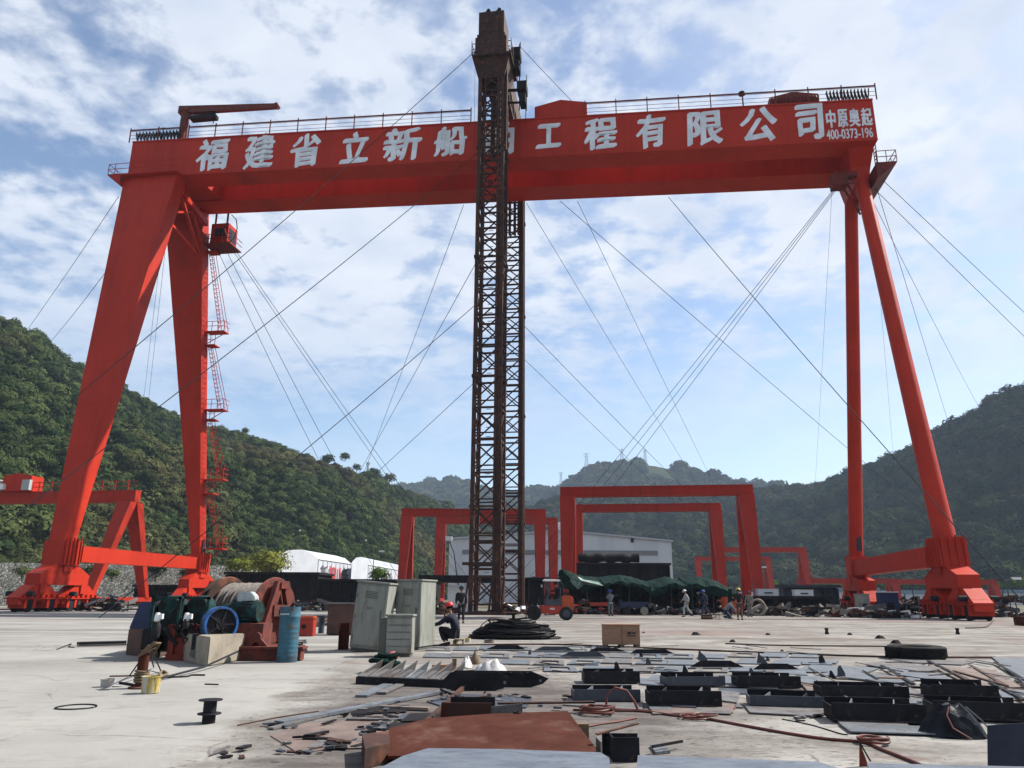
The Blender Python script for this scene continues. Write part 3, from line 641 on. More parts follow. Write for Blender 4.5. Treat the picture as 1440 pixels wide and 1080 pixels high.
# railings, hoses and deck house on the girder
def railing(parent, u0, u1, v, dv=2.75, name='railing', matn='red_dull', h=1.35):
    mb = MB(); n = max(1, round((u1-u0)/dv))
    mb.beam((u0, v, ztop(u0)+h), (u1, v, ztop(u1)+h), .10)
    for k in (0.3, 0.62, 0.95): mb.beam((u0, v, ztop(u0)+h*k*.95), (u1, v, ztop(u1)+h*k*.95), .028)
    for i in range(n+1):
        u = u0 + (u1-u0)*i/n; mb.beam((u, v, ztop(u)), (u, v, ztop(u)+h+.25), .085)
    return mb.build(name, matn, parent)
uu = lambda px, py: CP(px, py, -3.87)[0]
railing(big, -34.9, uu(262, 190)-.1, -3.8); railing(big, uu(264, 190), uu(662, 168)+.0, -3.8); railing(big, uu(823, 160), uu(1228, 138)+.3, -3.8)
railing(big, -34.4, -3.0, 3.8, h=1.1); railing(big, 5, 34.4, 3.8, h=1.1)
def festoon(u0, u1, n, parent):
    mb = MB(); rr = random.Random(5)
    for i in range(n):
        u = u0 + (u1-u0)*i/n; z = ztop(u); w = (u1-u0)/n
        mb.tube([(u, -3.6, z+1.25), (u+w*.15, -3.6, z+.75), (u+w*(.4+.3*rr.random()), -3.6, z+.15+.15*rr.random()), (u+w*.8, -3.6, z+.6), (u+w, -3.6, z+1.25)], .055, 6)
        mb.tube([(u, -3.4, z+1.2), (u+w*.35, -3.4, z+.5), (u+w*.2, -3.4, z+.2)], .06, 6)
    return mb.build('festoon_cable', 'black', parent)
festoon(-34.4, uu(250, 190), 13, big); festoon(uu(1160, 140)+.3, uu(1225, 140), 12, big)
mb = MB(); a, b = uu(751, 150), uu(825, 150); mb.prism([(a, ztop(a)+.02), (b, ztop(b)+.02), (b, ztop(b)+1.75), ((a+b)/2, ztop(a)+2.1), (a, ztop(a)+1.55)], -3.4, -.9)
mb.build('hoist_house', 'red', big)
mb = MB(); a, b = uu(1088, 150), uu(1158, 140); mb.prism([(a, ztop(a)+.02), (b, ztop(b)+.02), (b, ztop(b)+1.75), ((a+b)/2, ztop(a)+2.05), (a, ztop(a)+1.65)], -2.6, 0.4)
rr = random.Random(2)
for k in range(16): u = a + (b-a)*k/16; mb.tube([(u, -2.7, ztop(u)+1.55), (u+.1, -2.75, ztop(u)+1.0), (u+.2*rr.random(), -2.7, ztop(u)+.3), (u+.25, -2.7, ztop(u)+1.5)], .05, 5)
mb.build('trolley_house', 'dark_red', big)
# slewing maintenance jib
u, z = CP(257, 190, -3.0); ztp = CP(257, 156, -3.0)[1]
jb = bpy.data.objects.new('maintenance_jib', None); COL.objects.link(jb); jb.parent = big
mb = MB(); mb.tube([(u, -3.0, ztop(u)), (u, -3.0, ztp-.3)], .40, 18); mb.lathe((u, -3.0, ztp-.3), [(.5, 0), (.55, .15), (.5, .45), (.2, .55)], n=18); mb.build('mast', 'red_dull', jb, smooth=True)
u2, z2 = CP(391, 149, -3.0)
mb = MB(); mb.loft([(u-.7, -3.25, ztp-.35), (u-.7, -2.75, ztp-.35), (u-.7, -2.75, ztp+.45), (u-.7, -3.25, ztp+.45)], [(u2, -3.15, z2-.3), (u2, -2.85, z2-.3), (u2, -2.85, z2+.22), (u2, -3.15, z2+.22)])
mb.tube([(u2-.1, -3.3, z2), (u2-.1, -2.7, z2)], .22, 12); mb.build('boom', 'red_dull', jb)
mb = MB(); mb.bx(u+.7, u+3.4, -3.35, -2.65, ztp-1.25, ztp-.85); mb.tube([(u+.4, -3, ztp-.9), (u+3.3, -3, ztp-.5)], .09, 8); mb.tube([(u+3.1, -3, ztp-1.2), (u+3.1, -3, ztp-1.75)], .04, 6); mb.build('winch_box', 'black', jb)
mb = MB(); mb.beam((u-1.9, -3.4, ztop(u)), (u-1.9, -3.4, ztop(u)+1.6), .06); mb.tube([(u-2.1, -3.4, ztop(u)+1.75), (u-1.6, -3.4, ztop(u)+1.7)], .06, 6); mb.build('work_lamp', 'black', big)
u, z = CP(1043, 133, -3.5); mb = MB(); mb.lathe((u, -3.6, z), [(.05, -.25), (.3, -.1), (.3, .12), (.1, .2)], n=12); mb.beam((u, -3.6, ztop(u)), (u, -3.6, z), .06); mb.build('work_lamp', 'black', big)

# ================================================================ LATTICE LIFTING TOWER
tw = thing('lattice_tower', 'tall rusty lattice lifting tower of two masts standing either side of the crane girder', 'tower', (CX, CY, 0), -PSI)
def mast(u0, u1, v0, v1, ztop_, zsec):
    t = bpy.data.objects.new('mast', None); COL.objects.link(t); t.parent = tw
    mb = MB()
    for u in (u0, u1):
        for v in (v0, v1):
            mb.beam((u, v, 0), (u, v, ztop_), .30, .30); 
    mb.build('corner_post', 'rust', t)
    mb = MB(); z = 0.15; k = 0
    while z < ztop_ - .5:
        z2 = min(z + zsec, ztop_-.1)
        for (a, b) in (((u0, v0), (u1, v0)), ((u1, v0), (u1, v1)), ((u1, v1), (u0, v1)), ((u0, v1), (u0, v0))):
            mb.beam((*a, z), (*b, z), .15); mb.beam((*a, z+.55), (*b, z+.55), .10)
            mb.beam((*a, z+.6), (*b, z2-.05), .10); mb.beam((*b, z+.6), (*a, z2-.05), .10)
        if k % 4 == 3:
            for u in (u0, u1):
                for v in (v0, v1): mb.bx(u-.22, u+.22, v-.22, v+.22, z-.12, z+.12)
        z = z2; k += 1
    mb.build('bracing', 'rust', t)
    return t
U0, U1 = 0.95, 2.98
m1 = mast(U0, U1, -7.35, -5.2, 49.0, 2.55)
m2 = mast(0.75, 2.95, 4.75, 7.1, 49.0, 2.55)
mb = MB()                                              # hoist pipes and ladders on the masts
mb.tube([(U1-.35, -7.5, .2), (U1-.35, -7.5, 46)], .10, 8); mb.tube([(U1+.15, -7.55, .2), (U1+.15, -7.55, 12)], .09, 8)
mb.tube([(3.2, 4.5, .2), (3.2, 4.5, 47)], .12, 8); mb.tube([(U0+.5, -7.5, 20), (U0+.5, -7.5, 46)], .06, 6)
mb.tube([(U1+.25, -7.3, 38), (U1+.3, -7.3, 48)], .13, 8); mb.tube([(2.0, -6.3, 38), (2.0, -6.3, 49)], .25, 8); mb.tube([(2.55, -6.8, 38), (2.55, -6.8, 49)], .2, 8)
for k in range(60): mb.beam((U0+.6, -5.3, .8+k*.75), (U0+1.0, -5.3, .8+k*.75), .04)
for u in (1.4, 1.9, 2.4, 2.8, 3.15): mb.tube([(u, 4.55, 36), (u, 4.55, 48)], .14, 8)
mb.build('lift_pipe', 'rust', tw)
mb = MB(); mb.bx(.3, 3.6, -8.3, -4.2, 0, .18); mb.bx(.2, 3.5, 4.2, 7.6, 0, .18)
for u in (.6, 1.5, 2.4, 3.3):
    mb.beam((u, -7.9, .15), (u+.15, -7.3, 2.6), .12)
for q in ((.3, -7.4, 3.3, -7.4), (.3, -5.1, 3.3, -5.1)): mb.beam((q[0], q[1], 3.6), (q[2], q[3], 3.6), .22)
mb.build('base_frame', 'rust', tw)
mb = MB()                                              # head: platforms, cross beams over the girder, counter box
def frus(u0, u1, v0, v1, z0, U0_, U1_, V0_, V1_, z1): mb.loft(quad(u0, u1, v0, v1, z0), quad(U0_, U1_, V0_, V1_, z1))
frus(.85, 3.1, -7.5, -5.0, 45.2, .45, 3.6, -7.9, -4.5, 47.1)
mb.bx(.3, 3.8, -8.2, -4.2, 47.1, 47.25)
mb.bx(.55, 3.35, -8.0, -4.4, 47.25, 49.1)
for u in (.95, 2.75): mb.bx(u, u+.35, -4.4, 7.4, 46.6, 48.9)
for v in np.arange(-4.2, 7.4, 1.45):
    mb.bx(2.85, 3.1, v, v+.25, 44.9, 46.6); mb.beam((2.97, v, 46.6), (2.97, v+1.45, 44.9), .12)
mb.bx(2.8, 3.15, -4.4, 4.8, 44.7, 44.95)
for v in np.arange(-3.5, 7, 1.5): mb.bx(1.3, 2.7, v, v+.2, 47.9, 48.3)
mb.build('head_frame', 'rust', tw)
mb = MB(); mb.bx(.82, 3.1, -7.9, -5.2, 49.1, 51.85); mb.bx(.7, 3.22, -8.0, -5.1, 49.1, 49.4)
for k in range(7): mb.bx(.86+k*.35, .92+k*.35, -7.97, -7.9, 49.4, 51.8)
mb.build('head_box', 'rust', tw)
mb = MB()
for u in (1.3, 2.3): mb.beam((u, -6.6, 51.85), (u, -6.6, 52.9), .3); mb.tube([(u-.1, -6.6, 52.7), (u+.2, -6.6, 53.2)], .17, 8)
mb.build('sheave', 'black', tw)
mb = MB()
for (u, v, z, w) in ((3.95, -5.6, 48.7, .8), (4.0, -5.6, 47.35, .5), (4.45, -5.2, 45.4, .85), (4.5, -5.2, 44.15, .55)):
    mb.bx(u-w*.55, u+w*.45, v-.6, v+.6, z-.35, z+.55); mb.beam((u+w*.4, v, z-2.2), (u+w*.4, v, z+1.5), .06)
mb.beam((4.2, -5.6, 43), (4.2, -5.6, 50), .08); mb.beam((3.1, -5.6, 49.3), (3.9, -5.6, 49.0), .12); mb.beam((3.0, -5.3, 45.4), (4.3, -5.2, 45.4), .2); mb.beam((3.0, -5.3, 44.1), (4.4, -5.2, 44.1), .15); mb.beam((3.0, -5.3, 47.3), (3.9, -5.5, 47.3), .15); mb.beam((3.1, -6, 49.6), (4.3, -6.0, 47.4), .1)
mb.build('winch_stage', 'dark', tw)
mb = MB()
for h in (.55, 1.1):
    mb.beam((.3, -8.2, 47.2+h), (.6, -8.2, 47.2+h), .05); mb.beam((.3, -8.2, 47.2+h), (.3, -4.2, 47.2+h), .05); mb.beam((3.5, -8.2, 47.2+h), (3.8, -8.2, 47.2+h), .05); mb.beam((3.8, -8.2, 47.2+h), (3.8, -4.2, 47.2+h), .05)
for v in (-8.2, -6.9, -5.5, -4.2):
    for u in (.3, 3.8): mb.beam((u, v, 47.2), (u, v, 48.6), .05)
mb.build('platform_railing', 'rust', tw)

# ================================================================ GUY WIRES
def wire(a, b, label, r=.022, sag=0.012, ground=True, group='thin steel guy wires holding the crane and tower'):
    p, q = at(*a), at(*b)
    if q.z > 0 and q.z < p.z and ground: q = p + (q-p)*(p.z/(p.z-q.z))     # runs on down to its anchor in the ground
    L_ = (q-p).length; mb = MB(); pts = []
    for i in range(17):
        t = i/16; x = p.lerp(q, t); x.z -= 4*t*(1-t)*L_*sag; pts.append(x - p)
    mb.tube(pts, r, 5)
    return tag(mb.build('guy_wire', 'wire', loc=p), label, 'wire', group)
def gend(px, py, Y):                                   # lower end brought down to the ground along the line of sight
    v = at(px, py, Y); v.z = max(v.z, 0.02) if v.z > 0 else .02; return v
W = 'guy wire '
wire((668, 72, 60), (-60, 690, 40), W+'from the tower top down past the left legs, crossing the lettering', .028, .01)
wire((671, 215, 60), (40, 705, 38), W+'from the tower, second from the top, crossing both left legs', .028, .01)
wire((667, 430, 60), (300, 735, 48), W+'from mid tower sloping down left across the hillside', .028, .008)
wire((667, 538, 60), (470, 715, 90), W+'lowest one running left from the tower', .024, .004)
wire((652, 288, 69.5), (497, 700, 140), W+'hanging from the girder just left of the tower, leftward of the crossing pair', .028, .004)
wire((668, 372, 59.5), (487, 690, 140), W+'leaving the tower edge below the girder towards the hill trees', .028, .004)
wire((306, 352, 73), (508, 760, 110), W+'steepest of the fan from the left cabin gallery', .028, .01)
wire((318, 352, 73), (560, 810, 110), W+'second of the fan from the left cabin gallery', .028, .01)
wire((322, 344, 73), (640, 800, 130), W+'third of the fan from the left cabin gallery', .028, .008)
wire((327, 346, 73), (655, 806, 130), W+'flattest of the fan from the left cabin gallery', .028, .008)
wire((167, 276, 64), (34, 470, 110), W+'leaving the platform at the girder left end towards the hill top', .026, .004)
wire((152, 378, 64), (70, 482, 110), W+'thin one left of the left leg at half height', .026, .004)
wire((229, 330, 70), (203, 556, 120), W+'nearly vertical between the two left legs, left strand', .02, .01)
wire((234, 336, 70), (210, 560, 120), W+'nearly vertical between the two left legs, right strand', .02, .02)
wire((788, 283, 68.8), (1300, 718, 110), W+'from the girder underside right of the tower crossing the far pipe leg', .03, .004)
wire((940, 277, 67.2), (1372, 770, 40), W+'from mid right girder down across both pipe legs', .028, .006)
wire((734, 455, 70.5), (985, 700, 140), W+'from mid tower sloping down right', .028, .006)
wire((734, 502, 70.5), (930, 682, 140), W+'lowest one running right from the tower', .024, .004)
wire((740, 285, 69.5), (975, 668, 160), W+'thin one from the girder by the tower to the far mountain', .024, .003)
wire((812, 283, 68.5), (1010, 690, 160), W+'thin one from the girder towards the middle red gantry frames', .024, .003)
wire((1171, 268, 59.4), (735, 800, 120), W+'left strand of the three from the right leg gallery', .026, .006)
wire((1173, 268, 59.4), (748, 806, 120), W+'middle strand of the three from the right leg gallery', .026, .005)
wire((1175, 268, 59.4), (765, 810, 120), W+'right strand of the three from the right leg gallery', .026, .004)
wire((1232, 262, 59.5), (1337, 600, 150), W+'right of the pipe legs, steep, leftmost of the four', .026, .004)
wire((1226, 280, 60), (1382, 582, 150), W+'right of the pipe legs running towards the hill crest', .022, .006)
wire((1240, 252, 59), (1560, 545, 90), W+'upper right one leaving the picture at the right edge', .026, .004)
wire((1226, 262, 59.5), (1560, 585, 90), W+'lower right one leaving the picture at the right edge', .026, .004)
wire((1170, 268, 59.4), (1148, 640, 110), W+'hair thin vertical one left of the far pipe leg', .013, .004)
wire((1228, 300, 62), (1256, 648, 110), W+'hair thin one between the two pipe legs', .013, .01)
wire((732, 66, 60), (806, 144, 70), W+'from the tower top right down to the hoist house', .026, .004, False)
wire((668, 96, 60), (666, 282, 60), W+'hanging straight down beside the tower left edge', .013, .0, False)
# ================================================================ THINGS BEHIND THE CRANE
def gantry(label, xl, xr, ytop, Y, group='smaller red gantry cranes around the yard', th=1.0, base=4.2, mname='red_old', extra=None, yaw=PSI, H=None):
    a, b = at(xl, ytop, Y), at(xr, ytop, Y)
    c = (a+b)/2; c.z = 0; span = (b-a).length; Ht = H or (a.z+b.z)/2
    t = thing('gantry_crane', label, 'crane', c, -yaw, group); s = span/2
    MB().bx(-s, s, -.45, .45, Ht-th, Ht).bx(-s-.03, s+.03, -.5, .5, Ht-th-.04, Ht-th+.06).bx(-s-.02, s+.02, -.5, .5, Ht-.08, Ht+.02).build('girder', mname, t)
    for sx in (-1, 1):
        for sy in (-1, 1):
            u0, u1 = (sx*s - (1.55 if sx > 0 else 0), sx*s + (0 if sx > 0 else 1.55))
            m_ = (u0+u1)/2 
            mb = MB(); mb.loft(quad(m_-.42, m_+.42, sy*base-.3, sy*base+.3, .9), quad(u0, u1, min(0, sy*1.1), max(0, sy*1.1), Ht-th-.05))
            mb.build('leg', mname, t)
        mb = MB(); m_ = sx*(s-.78); mb.bx(m_-.35, m_+.35, -base-.9, base+.9, .55, 1.0)
        for q in (-base, base): mb.bx(m_-.3, m_+.3, q-.9, q+.9, .15, .6)
        mb.build('sill_beam', mname, t)
        for q in (-base-.5, -base+.5, base-.5, base+.5):
            MB().lathe((m_, q, .28), [(.28, -.12), (.28, .12)], 'X', 14).build('wheel', 'black', t)
    if extra: extra(t, s, Ht)
    return t
def hoist_extra(t, s, H):
    mb = MB()
    for k in range(int(2*s/1.5)+1): mb.beam((-s+k*1.5, -.4, H), (-s+k*1.5, -.4, H+1.1), .09)
    for h in (.5, 1.0): mb.beam((-s, -.4, H+h), (s, -.4, H+h), .06)
    mb.build('railing', 'red_old', t)
    MB().bx(-4.6, -1.2, -.9, .9, H+.05, H+1.7).prism([(-4.6, H+1.7), (-1.2, H+1.7), (-2.9, H+2.0)], -.9, .9).build('hoist_house', 'red', t)
    MB().bx(-6.2, -5.0, -1.3, -.5, H+.1, H+1.3).bx(-4.8, -4.1, -1.35, -.95, H+.2, H+.8).build('control_box', 'white', t)
    MB().bx(-1.9, -1.0, -1.35, -.95, H+.1, H+1.2).build('control_box', 'motor_grey', t)
    mb = MB().bx(-9.1, -7.6, -1.7, -.5, H-3.2, H-1.4).build('operator_cabin', 'glass', t)
gantry('red gantry crane on the far left, seen through the big box leg', -78, 206, 692, 84, extra=hoist_extra, th=1.2, base=4.6)
gantry('largest red gantry frame in the middle, just right of the lattice tower', 788, 1053, 684, 80)
gantry('red gantry frame nested inside and behind the largest middle one', 803, 1010, 709, 104)
gantry('red gantry frame behind the lattice tower, the taller of the pair there', 566, 767, 716, 106, yaw=.0)
gantry('red gantry frame behind the lattice tower, the lower and farther of the pair', 614, 784, 728, 126, yaw=.0)
gantry('small distant red gantry frame with its right leg left of the far pipe leg', 1003, 1130, 770, 172, base=5)
gantry('smallest distant red gantry frame, nested lower than its neighbour', 978, 1081, 783, 205, base=5)
gantry('very low red gantry frame seen through the gap of the right legs', 1124, 1258, 816, 168, th=1.0, base=2.2, H=5.4)
gantry('very low red gantry frame partly behind the near right bogies', 1250, 1395, 815, 172, th=1.0, base=2.2, H=5.4)

# warehouse
M['clad'] = mat('grey_white_cladding', (0.86, 0.90, 0.95), (0.76, 0.80, 0.85), 0.08, 0.6, c3=(0.64, 0.66, 0.69), s3=.3, stretch=(6, 1, .4))
def box_building():
    Y = 150; a, b = at(632, 759, Y), at(944, 762, Y); ap = at(788, 747, Y)
    t = thing('warehouse', 'big grey white gabled warehouse with a long window band', 'warehouse', (0, Y, 0))
    mb = MB(); mb.prism([(a.x, 0), (b.x, 0), (b.x, b.z), (ap.x, ap.z), (a.x, a.z)], 0, 45)
    n = 60
    for k in range(n):
        x = a.x + (b.x-a.x)*(k+.5)/n
        zt = a.z + (ap.z-a.z)*(x-a.x)/(ap.x-a.x) if x < ap.x else ap.z + (b.z-ap.z)*(x-ap.x)/(b.x-ap.x)
        mb.bx(x-.06, x+.06, -.06, 0.01, 0, zt-.1)
    mb.build('wall', 'clad', t)
    mb = MB(); mb.loft([(a.x-.3, -.4, a.z), (a.x-.3, 45.3, a.z), (a.x-.3, 45.3, a.z+.3), (a.x-.3, -.4, a.z+.3)], [(ap.x, -.4, ap.z), (ap.x, 45.3, ap.z), (ap.x, 45.3, ap.z+.3), (ap.x, -.4, ap.z+.3)])
    mb.loft([(b.x+.3, -.4, b.z), (b.x+.3, 45.3, b.z), (b.x+.3, 45.3, b.z+.3), (b.x+.3, -.4, b.z+.3)], [(ap.x+.01, -.4, ap.z), (ap.x+.01, 45.3, ap.z), (ap.x+.01, 45.3, ap.z+.3), (ap.x+.01, -.4, ap.z+.3)])
    mb.build('roof', 'canvas', t)
    w0, w1 = at(650, 773, Y), at(925, 781, Y)
    mb = MB(); mb.bx(w0.x, w1.x, -.12, -.07, w1.z, w0.z); mb.build('window_band', mat('window_band_grey', (.30, .31, .31), (.24, .25, .255), .3, .5), t)
    v = at(788, 738, Y+4); MB().bx(v.x-1.2, v.x+1.2, 3, 6, ap.z-.5, v.z).prism([(v.x-1.4, v.z), (v.x+1.4, v.z), (v.x, v.z+.5)], 2.8, 6.2).build('roof_vent', 'clad', t)
    v = at(889, 760, Y); MB().bx(v.x-.3, v.x+.3, -.12, -.06, v.z-.4, v.z+.4).build('vent', 'glass', t)
    v = at(770, 825, Y); MB().bx(v.x-3, v.x+3, -.12, -.06, 0, 5).build('door', 'slate', t)
box_building()
# white canvas sheds with painted characters
def shed(label, g0, g1, far, zt0, nchar):
    """g0,g1: gable corners (px at eave), far: far corner"""
    t = thing('canvas_shed', label, 'shed', (0, 0, 0), 0, 'white canvas sheds behind the dark hull sections')
    A, B, C = g0, g1, far; D = A + (C-B); H = B.z; r = 1.1
    flo = lambda p, z: Vector((p.x, p.y, z))
    def sect(p, q):
        m = (p+q)/2; return [flo(p, 0), flo(q, 0), flo(q, H), flo(p.lerp(q, .78), H+r*.75), flo(m, H+r), flo(p.lerp(q, .22), H+r*.75), flo(p, H)]
    MB().loft(sect(A, B), sect(D, C)).build('canvas_cover', 'canvas', t)
    d = (C-B).normalized(); n = Vector((d.y, -d.x, 0)); 
    if n.y > 0: n = -n
    fr = MB()
    for k in range(9):
        p = B.lerp(C, k/8); fr.beam(flo(p, .1)+n*.03, flo(p, H)+n*.03, .12)
    fr.beam(flo(B, H)+n*.05, flo(C, H)+n*.05, .15); fr.build('frame', 'clad', t)
    red = mat('red_banner_paint', (.7, .06, .08)); dk = mat('faded_dark_paint', (.16, .14, .17))
    L_ = (C-B).length
    for i, (ch, f, cm) in enumerate(nchar):
        me = text_mesh(ch, 3.3, 0.0, 0.03); me.materials.clear(); me.materials.append(red if cm else dk)
        o = bpy.data.objects.new('painted_character', me); COL.objects.link(o); o.parent = t
        p = B.lerp(C, f); o.location = Vector((p.x, p.y, H*.62)) + n*.14
        o.rotation_euler = (R(90), 0, math.atan2(d.y, d.x)); o.scale = (1.15, 1.0, 1)
    wn = MB()
    for k in range(5):
        p = B.lerp(C, .08+.18*k); q = p + d*1.6; wn.loft([flo(p, .8)+n*.06, flo(q, .8)+n*.06, flo(q, 1.9)+n*.06, flo(p, 1.9)+n*.06], [flo(p, .8)+n*.16, flo(q, .8)+n*.16, flo(q, 1.9)+n*.16, flo(p, 1.9)+n*.16])
    wn.build('window', 'glass', t)
def px_pt(px, py, Y): v = at(px, py, Y); return v
shed('nearer white canvas shed with red and dark painted characters', px_pt(392, 780, 111), px_pt(448, 786, 122), px_pt(494, 793, 140), 0, [('新', .16, 0), ('船', .38, 1), ('川', .55, 1), ('新', .80, 0)])
shed('farther white canvas shed running to the left gantry leg', px_pt(495, 790, 134), px_pt(518, 794, 145), px_pt(566, 803, 178), 0, [('新', .15, 0), ('工', .4, 0), ('业', .6, 0)])

# stone faced retaining walls at the foot of the left hill
def stone_material():
    m = bpy.data.materials.new('rubble_stone'); m.use_nodes = True; nt = m.node_tree; N = nt.nodes; L = nt.links; b = N['Principled BSDF']; b.inputs['Roughness'].default_value = .9
    tc = N.new('ShaderNodeTexCoord'); v = N.new('ShaderNodeTexVoronoi'); v.inputs['Scale'].default_value = 2.6; L.new(tc.outputs['Object'], v.inputs[0])
    e = N.new('ShaderNodeTexVoronoi'); e.feature = 'DISTANCE_TO_EDGE'; e.inputs['Scale'].default_value = 2.6; L.new(tc.outputs['Object'], e.inputs[0])
    s = N.new('ShaderNodeSeparateColor'); L.new(v.outputs['Color'], s.inputs[0])
    r = N.new('ShaderNodeValToRGB'); L.new(s.outputs[0], r.inputs[0]); r.color_ramp.elements[0].color = (.17, .165, .14, 1); r.color_ramp.elements[1].color = (.44, .42, .37, 1)
    mr = N.new('ShaderNodeMapRange'); L.new(e.outputs['Distance'], mr.inputs[0]); mr.inputs[1].default_value = .02; mr.inputs[2].default_value = .12
    mx = N.new('ShaderNodeMix'); mx.data_type = 'RGBA'; L.new(mr.outputs[0], mx.inputs[0]); mx.inputs[6].default_value = (.09, .09, .075, 1); L.new(r.outputs[0], mx.inputs[7]); L.new(mx.outputs[2], b.inputs['Base Color'])
    bp = N.new('ShaderNodeBump'); bp.inputs['Distance'].default_value = .08; L.new(mr.outputs[0], bp.inputs['Height']); L.new(bp.outputs[0], b.inputs['Normal'])
    return m
M['stone'] = stone_material()
def retaining(label, y0, z0, z1, setb):
    mb = MB(); A = [(-150, y0-14, z0), (-150, y0-14+setb, z1), (-150, y0+4, z1), (-150, y0+4, z0)]; n = 12
    for i in range(n):
        x0, x1 = -150 + 112*i/n, -150+112*(i+1)/n
        f = lambda x: y0 + (x+85)*.22
        mb.loft([(x0, f(x0), z0), (x0, f(x0)+setb, z1), (x0, f(x0)+5, z1), (x0, f(x0)+5, z0)], [(x1, f(x1), z0), (x1, f(x1)+setb, z1), (x1, f(x1)+5, z1), (x1, f(x1)+5, z0)], caps=(i in (0, n-1)))
    return tag(mb.build('retaining_wall', 'stone'), label, 'wall', 'stone retaining walls below the left hill')
retaining('lower pale rubble stone retaining wall below the left hill', 100, -.1, 2.9, .8)
retaining('upper pale rubble stone retaining wall set back above the lower one', 103.5, 2.5, 5.4, .8)

# shrubs and trees one can tell apart
def tree(label, x, y, h, r, kind='tree', matn='leaf_bright', seed=1, ncl=46, nlf=26, leaf=.085, group=None, z=0, tall=.9, name='tree'):
    rg_ = random.Random(seed); t = thing(name, label, kind, (x, y, z), 0, group)
    mb = MB(); mb.tube([(0, 0, -.2), (.03*r, 0, h*.3), (-.04*r, .03*r, h*.62)], r*.07, 8, r2=r*.035)
    for k in range(6):
        a = k*1.05+rg_.random(); e = (math.cos(a)*r*.55, math.sin(a)*r*.55, h*(.6+.25*rg_.random()))
        mb.tube([(0, 0, h*(.3+.05*k)), (e[0]*.5, e[1]*.5, h*.5+.04*k), e], r*.03, 6, r2=r*.01)
    mb.build('trunk', 'trunk', t, smooth=True)
    c = crown_mb(rg_, ncl, nlf, leaf, (1, 1, tall)); hh = h - r*tall
    c.v = [(p[0]*r, p[1]*r, p[2]*r + hh) for p in c.v]; c.build('crown', matn, t)
    return t
def tpx(label, px, ytop, Y, wpx, **k):
    p = at(px, ytop, Y); r = wpx/1080*Y*.5; tree(label, p.x, Y, p.z, r, **k)
M['leaf_yellow'] = leaf_material('yellow_green_leaves', (0.11, 0.13, 0.025), (0.17, 0.17, 0.04), (0.16, .14, .05))
tpx('wide yellow green tree beside the white canvas shed', 382, 776, 100, 66, matn='leaf_yellow', seed=4, tall=.62, ncl=70, leaf=.06)
tpx('yellow green tree left of the wide one, behind the winch', 338, 786, 102, 46, matn='leaf_yellow', seed=6, tall=.6, ncl=60, leaf=.07)
tpx('round dark green bush in front of the farther canvas shed', 534, 797, 112, 32, seed=8, kind='bush', name='bush', tall=.8)
for i, (px, yt, Y, w) in enumerate([(462, 636, 384, 22), (486, 633, 390, 16), (502, 650, 395, 14), (527, 655, 425, 22), (548, 662, 440, 20), (606, 703, 500, 26), (628, 700, 520, 24), (345, 599, 348, 12)]):
    p = at(px, yt+2, Y); r = w/1080*Y*.5; hh = r*1.7
    tree(['broad tree at the left of the knot on the left hill crest', 'tall round tree standing highest on the crest knot', 'small tree just right of the tall crest tree', 'tree on the crest right of the small pylon pole', 'lower tree on the crest where it falls to the right', 'first tree above the left end of the gantry frame', 'second tree above the gantry frame, beside the tower', 'lone small tree where the left crest meets the sky'][i], p.x, Y, hh, r, matn='leaf', seed=20+i, ncl=34, nlf=18, leaf=.13, group='single trees on the left hill crest', z=p.z-hh, tall=1.0)
rg = random.Random(11)
names = ['leftmost', 'second', 'third', 'fourth', 'fifth', 'sixth', 'seventh', 'eighth', 'ninth', 'tenth', 'eleventh', 'twelfth', 'thirteenth', 'fourteenth', 'fifteenth', 'rightmost']
xs = [1168, 1184, 1226, 1240, 1266, 1281, 1297, 1364, 1378, 1393, 1408, 1424, 1440, 1090, 1150, 1456]; xs.sort()
for i, px in enumerate(xs):
    tpx(names[i]+' of the bright green trees in the row behind the yard on the right', px, 814 + rg.random()*6 - (4 if px > 1350 else 0), 225+rg.random()*14, 17+rg.random()*7, seed=60+i, ncl=26, nlf=18, leaf=.13, group='bright green trees in a row behind the yard')

for i_, (px_, w_, lab_) in enumerate(((30, 30, 'leftmost bush on the ledge between the two stone walls'), (128, 34, 'bush on the stone wall ledge right of the near bogies'), (156, 26, 'small bush on the stone wall ledge, middle'), (218, 40, 'bush on the stone wall ledge seen right of the small gantry leg'), (264, 30, 'bush on the stone wall ledge by the far box leg'))):
    p = at(px_, 816, 98); yy_ = 101 + (p.x+85)*.22; p = at(px_, 816, yy_); r = w_/1080*yy_*.5
    tree(lab_, p.x, yy_, r*1.5, r, kind='bush', name='bush', seed=90+i_, ncl=22, nlf=22, leaf=.1, tall=.55, matn='leaf', z=2.6, group='bushes on the stone wall ledge')
# low buildings at the right, behind everything
def low_building(label, px0, px1, ytop, Y, roof, wall='clad', group='low buildings at the back of the yard on the right'):
    a, b = at(px0, ytop, Y), at(px1, ytop, Y); t = thing('low_building', label, 'building', (a.x, Y, 0), 0, group); w = b.x-a.x; h = a.z
    MB().bx(0, w, 0, 8, 0, h).build('wall', wall, t)
    MB().prism([(-.4, h), (w+.4, h), (w+.1, h+.9), (.3, h+.9)], -.4, 8.4).build('roof', roof, t)
    for k in range(int(w/4)):
        MB().bx(1.2+k*4, 2.8+k*4, -.06, -.01, 1.0, h-.6).build('window', 'glass', t)
M['roofblue'] = mat('pale_blue_roof', (0.24, 0.36, 0.46), (0.2, 0.3, 0.4), .5, .5)
low_building('long low shed with a pale blue roof behind the near right bogies', 1256, 1345, 835, 205, 'roofblue')
low_building('grey blue low building right of the dark hull panel', 1178, 1236, 832, 190, 'roofblue')
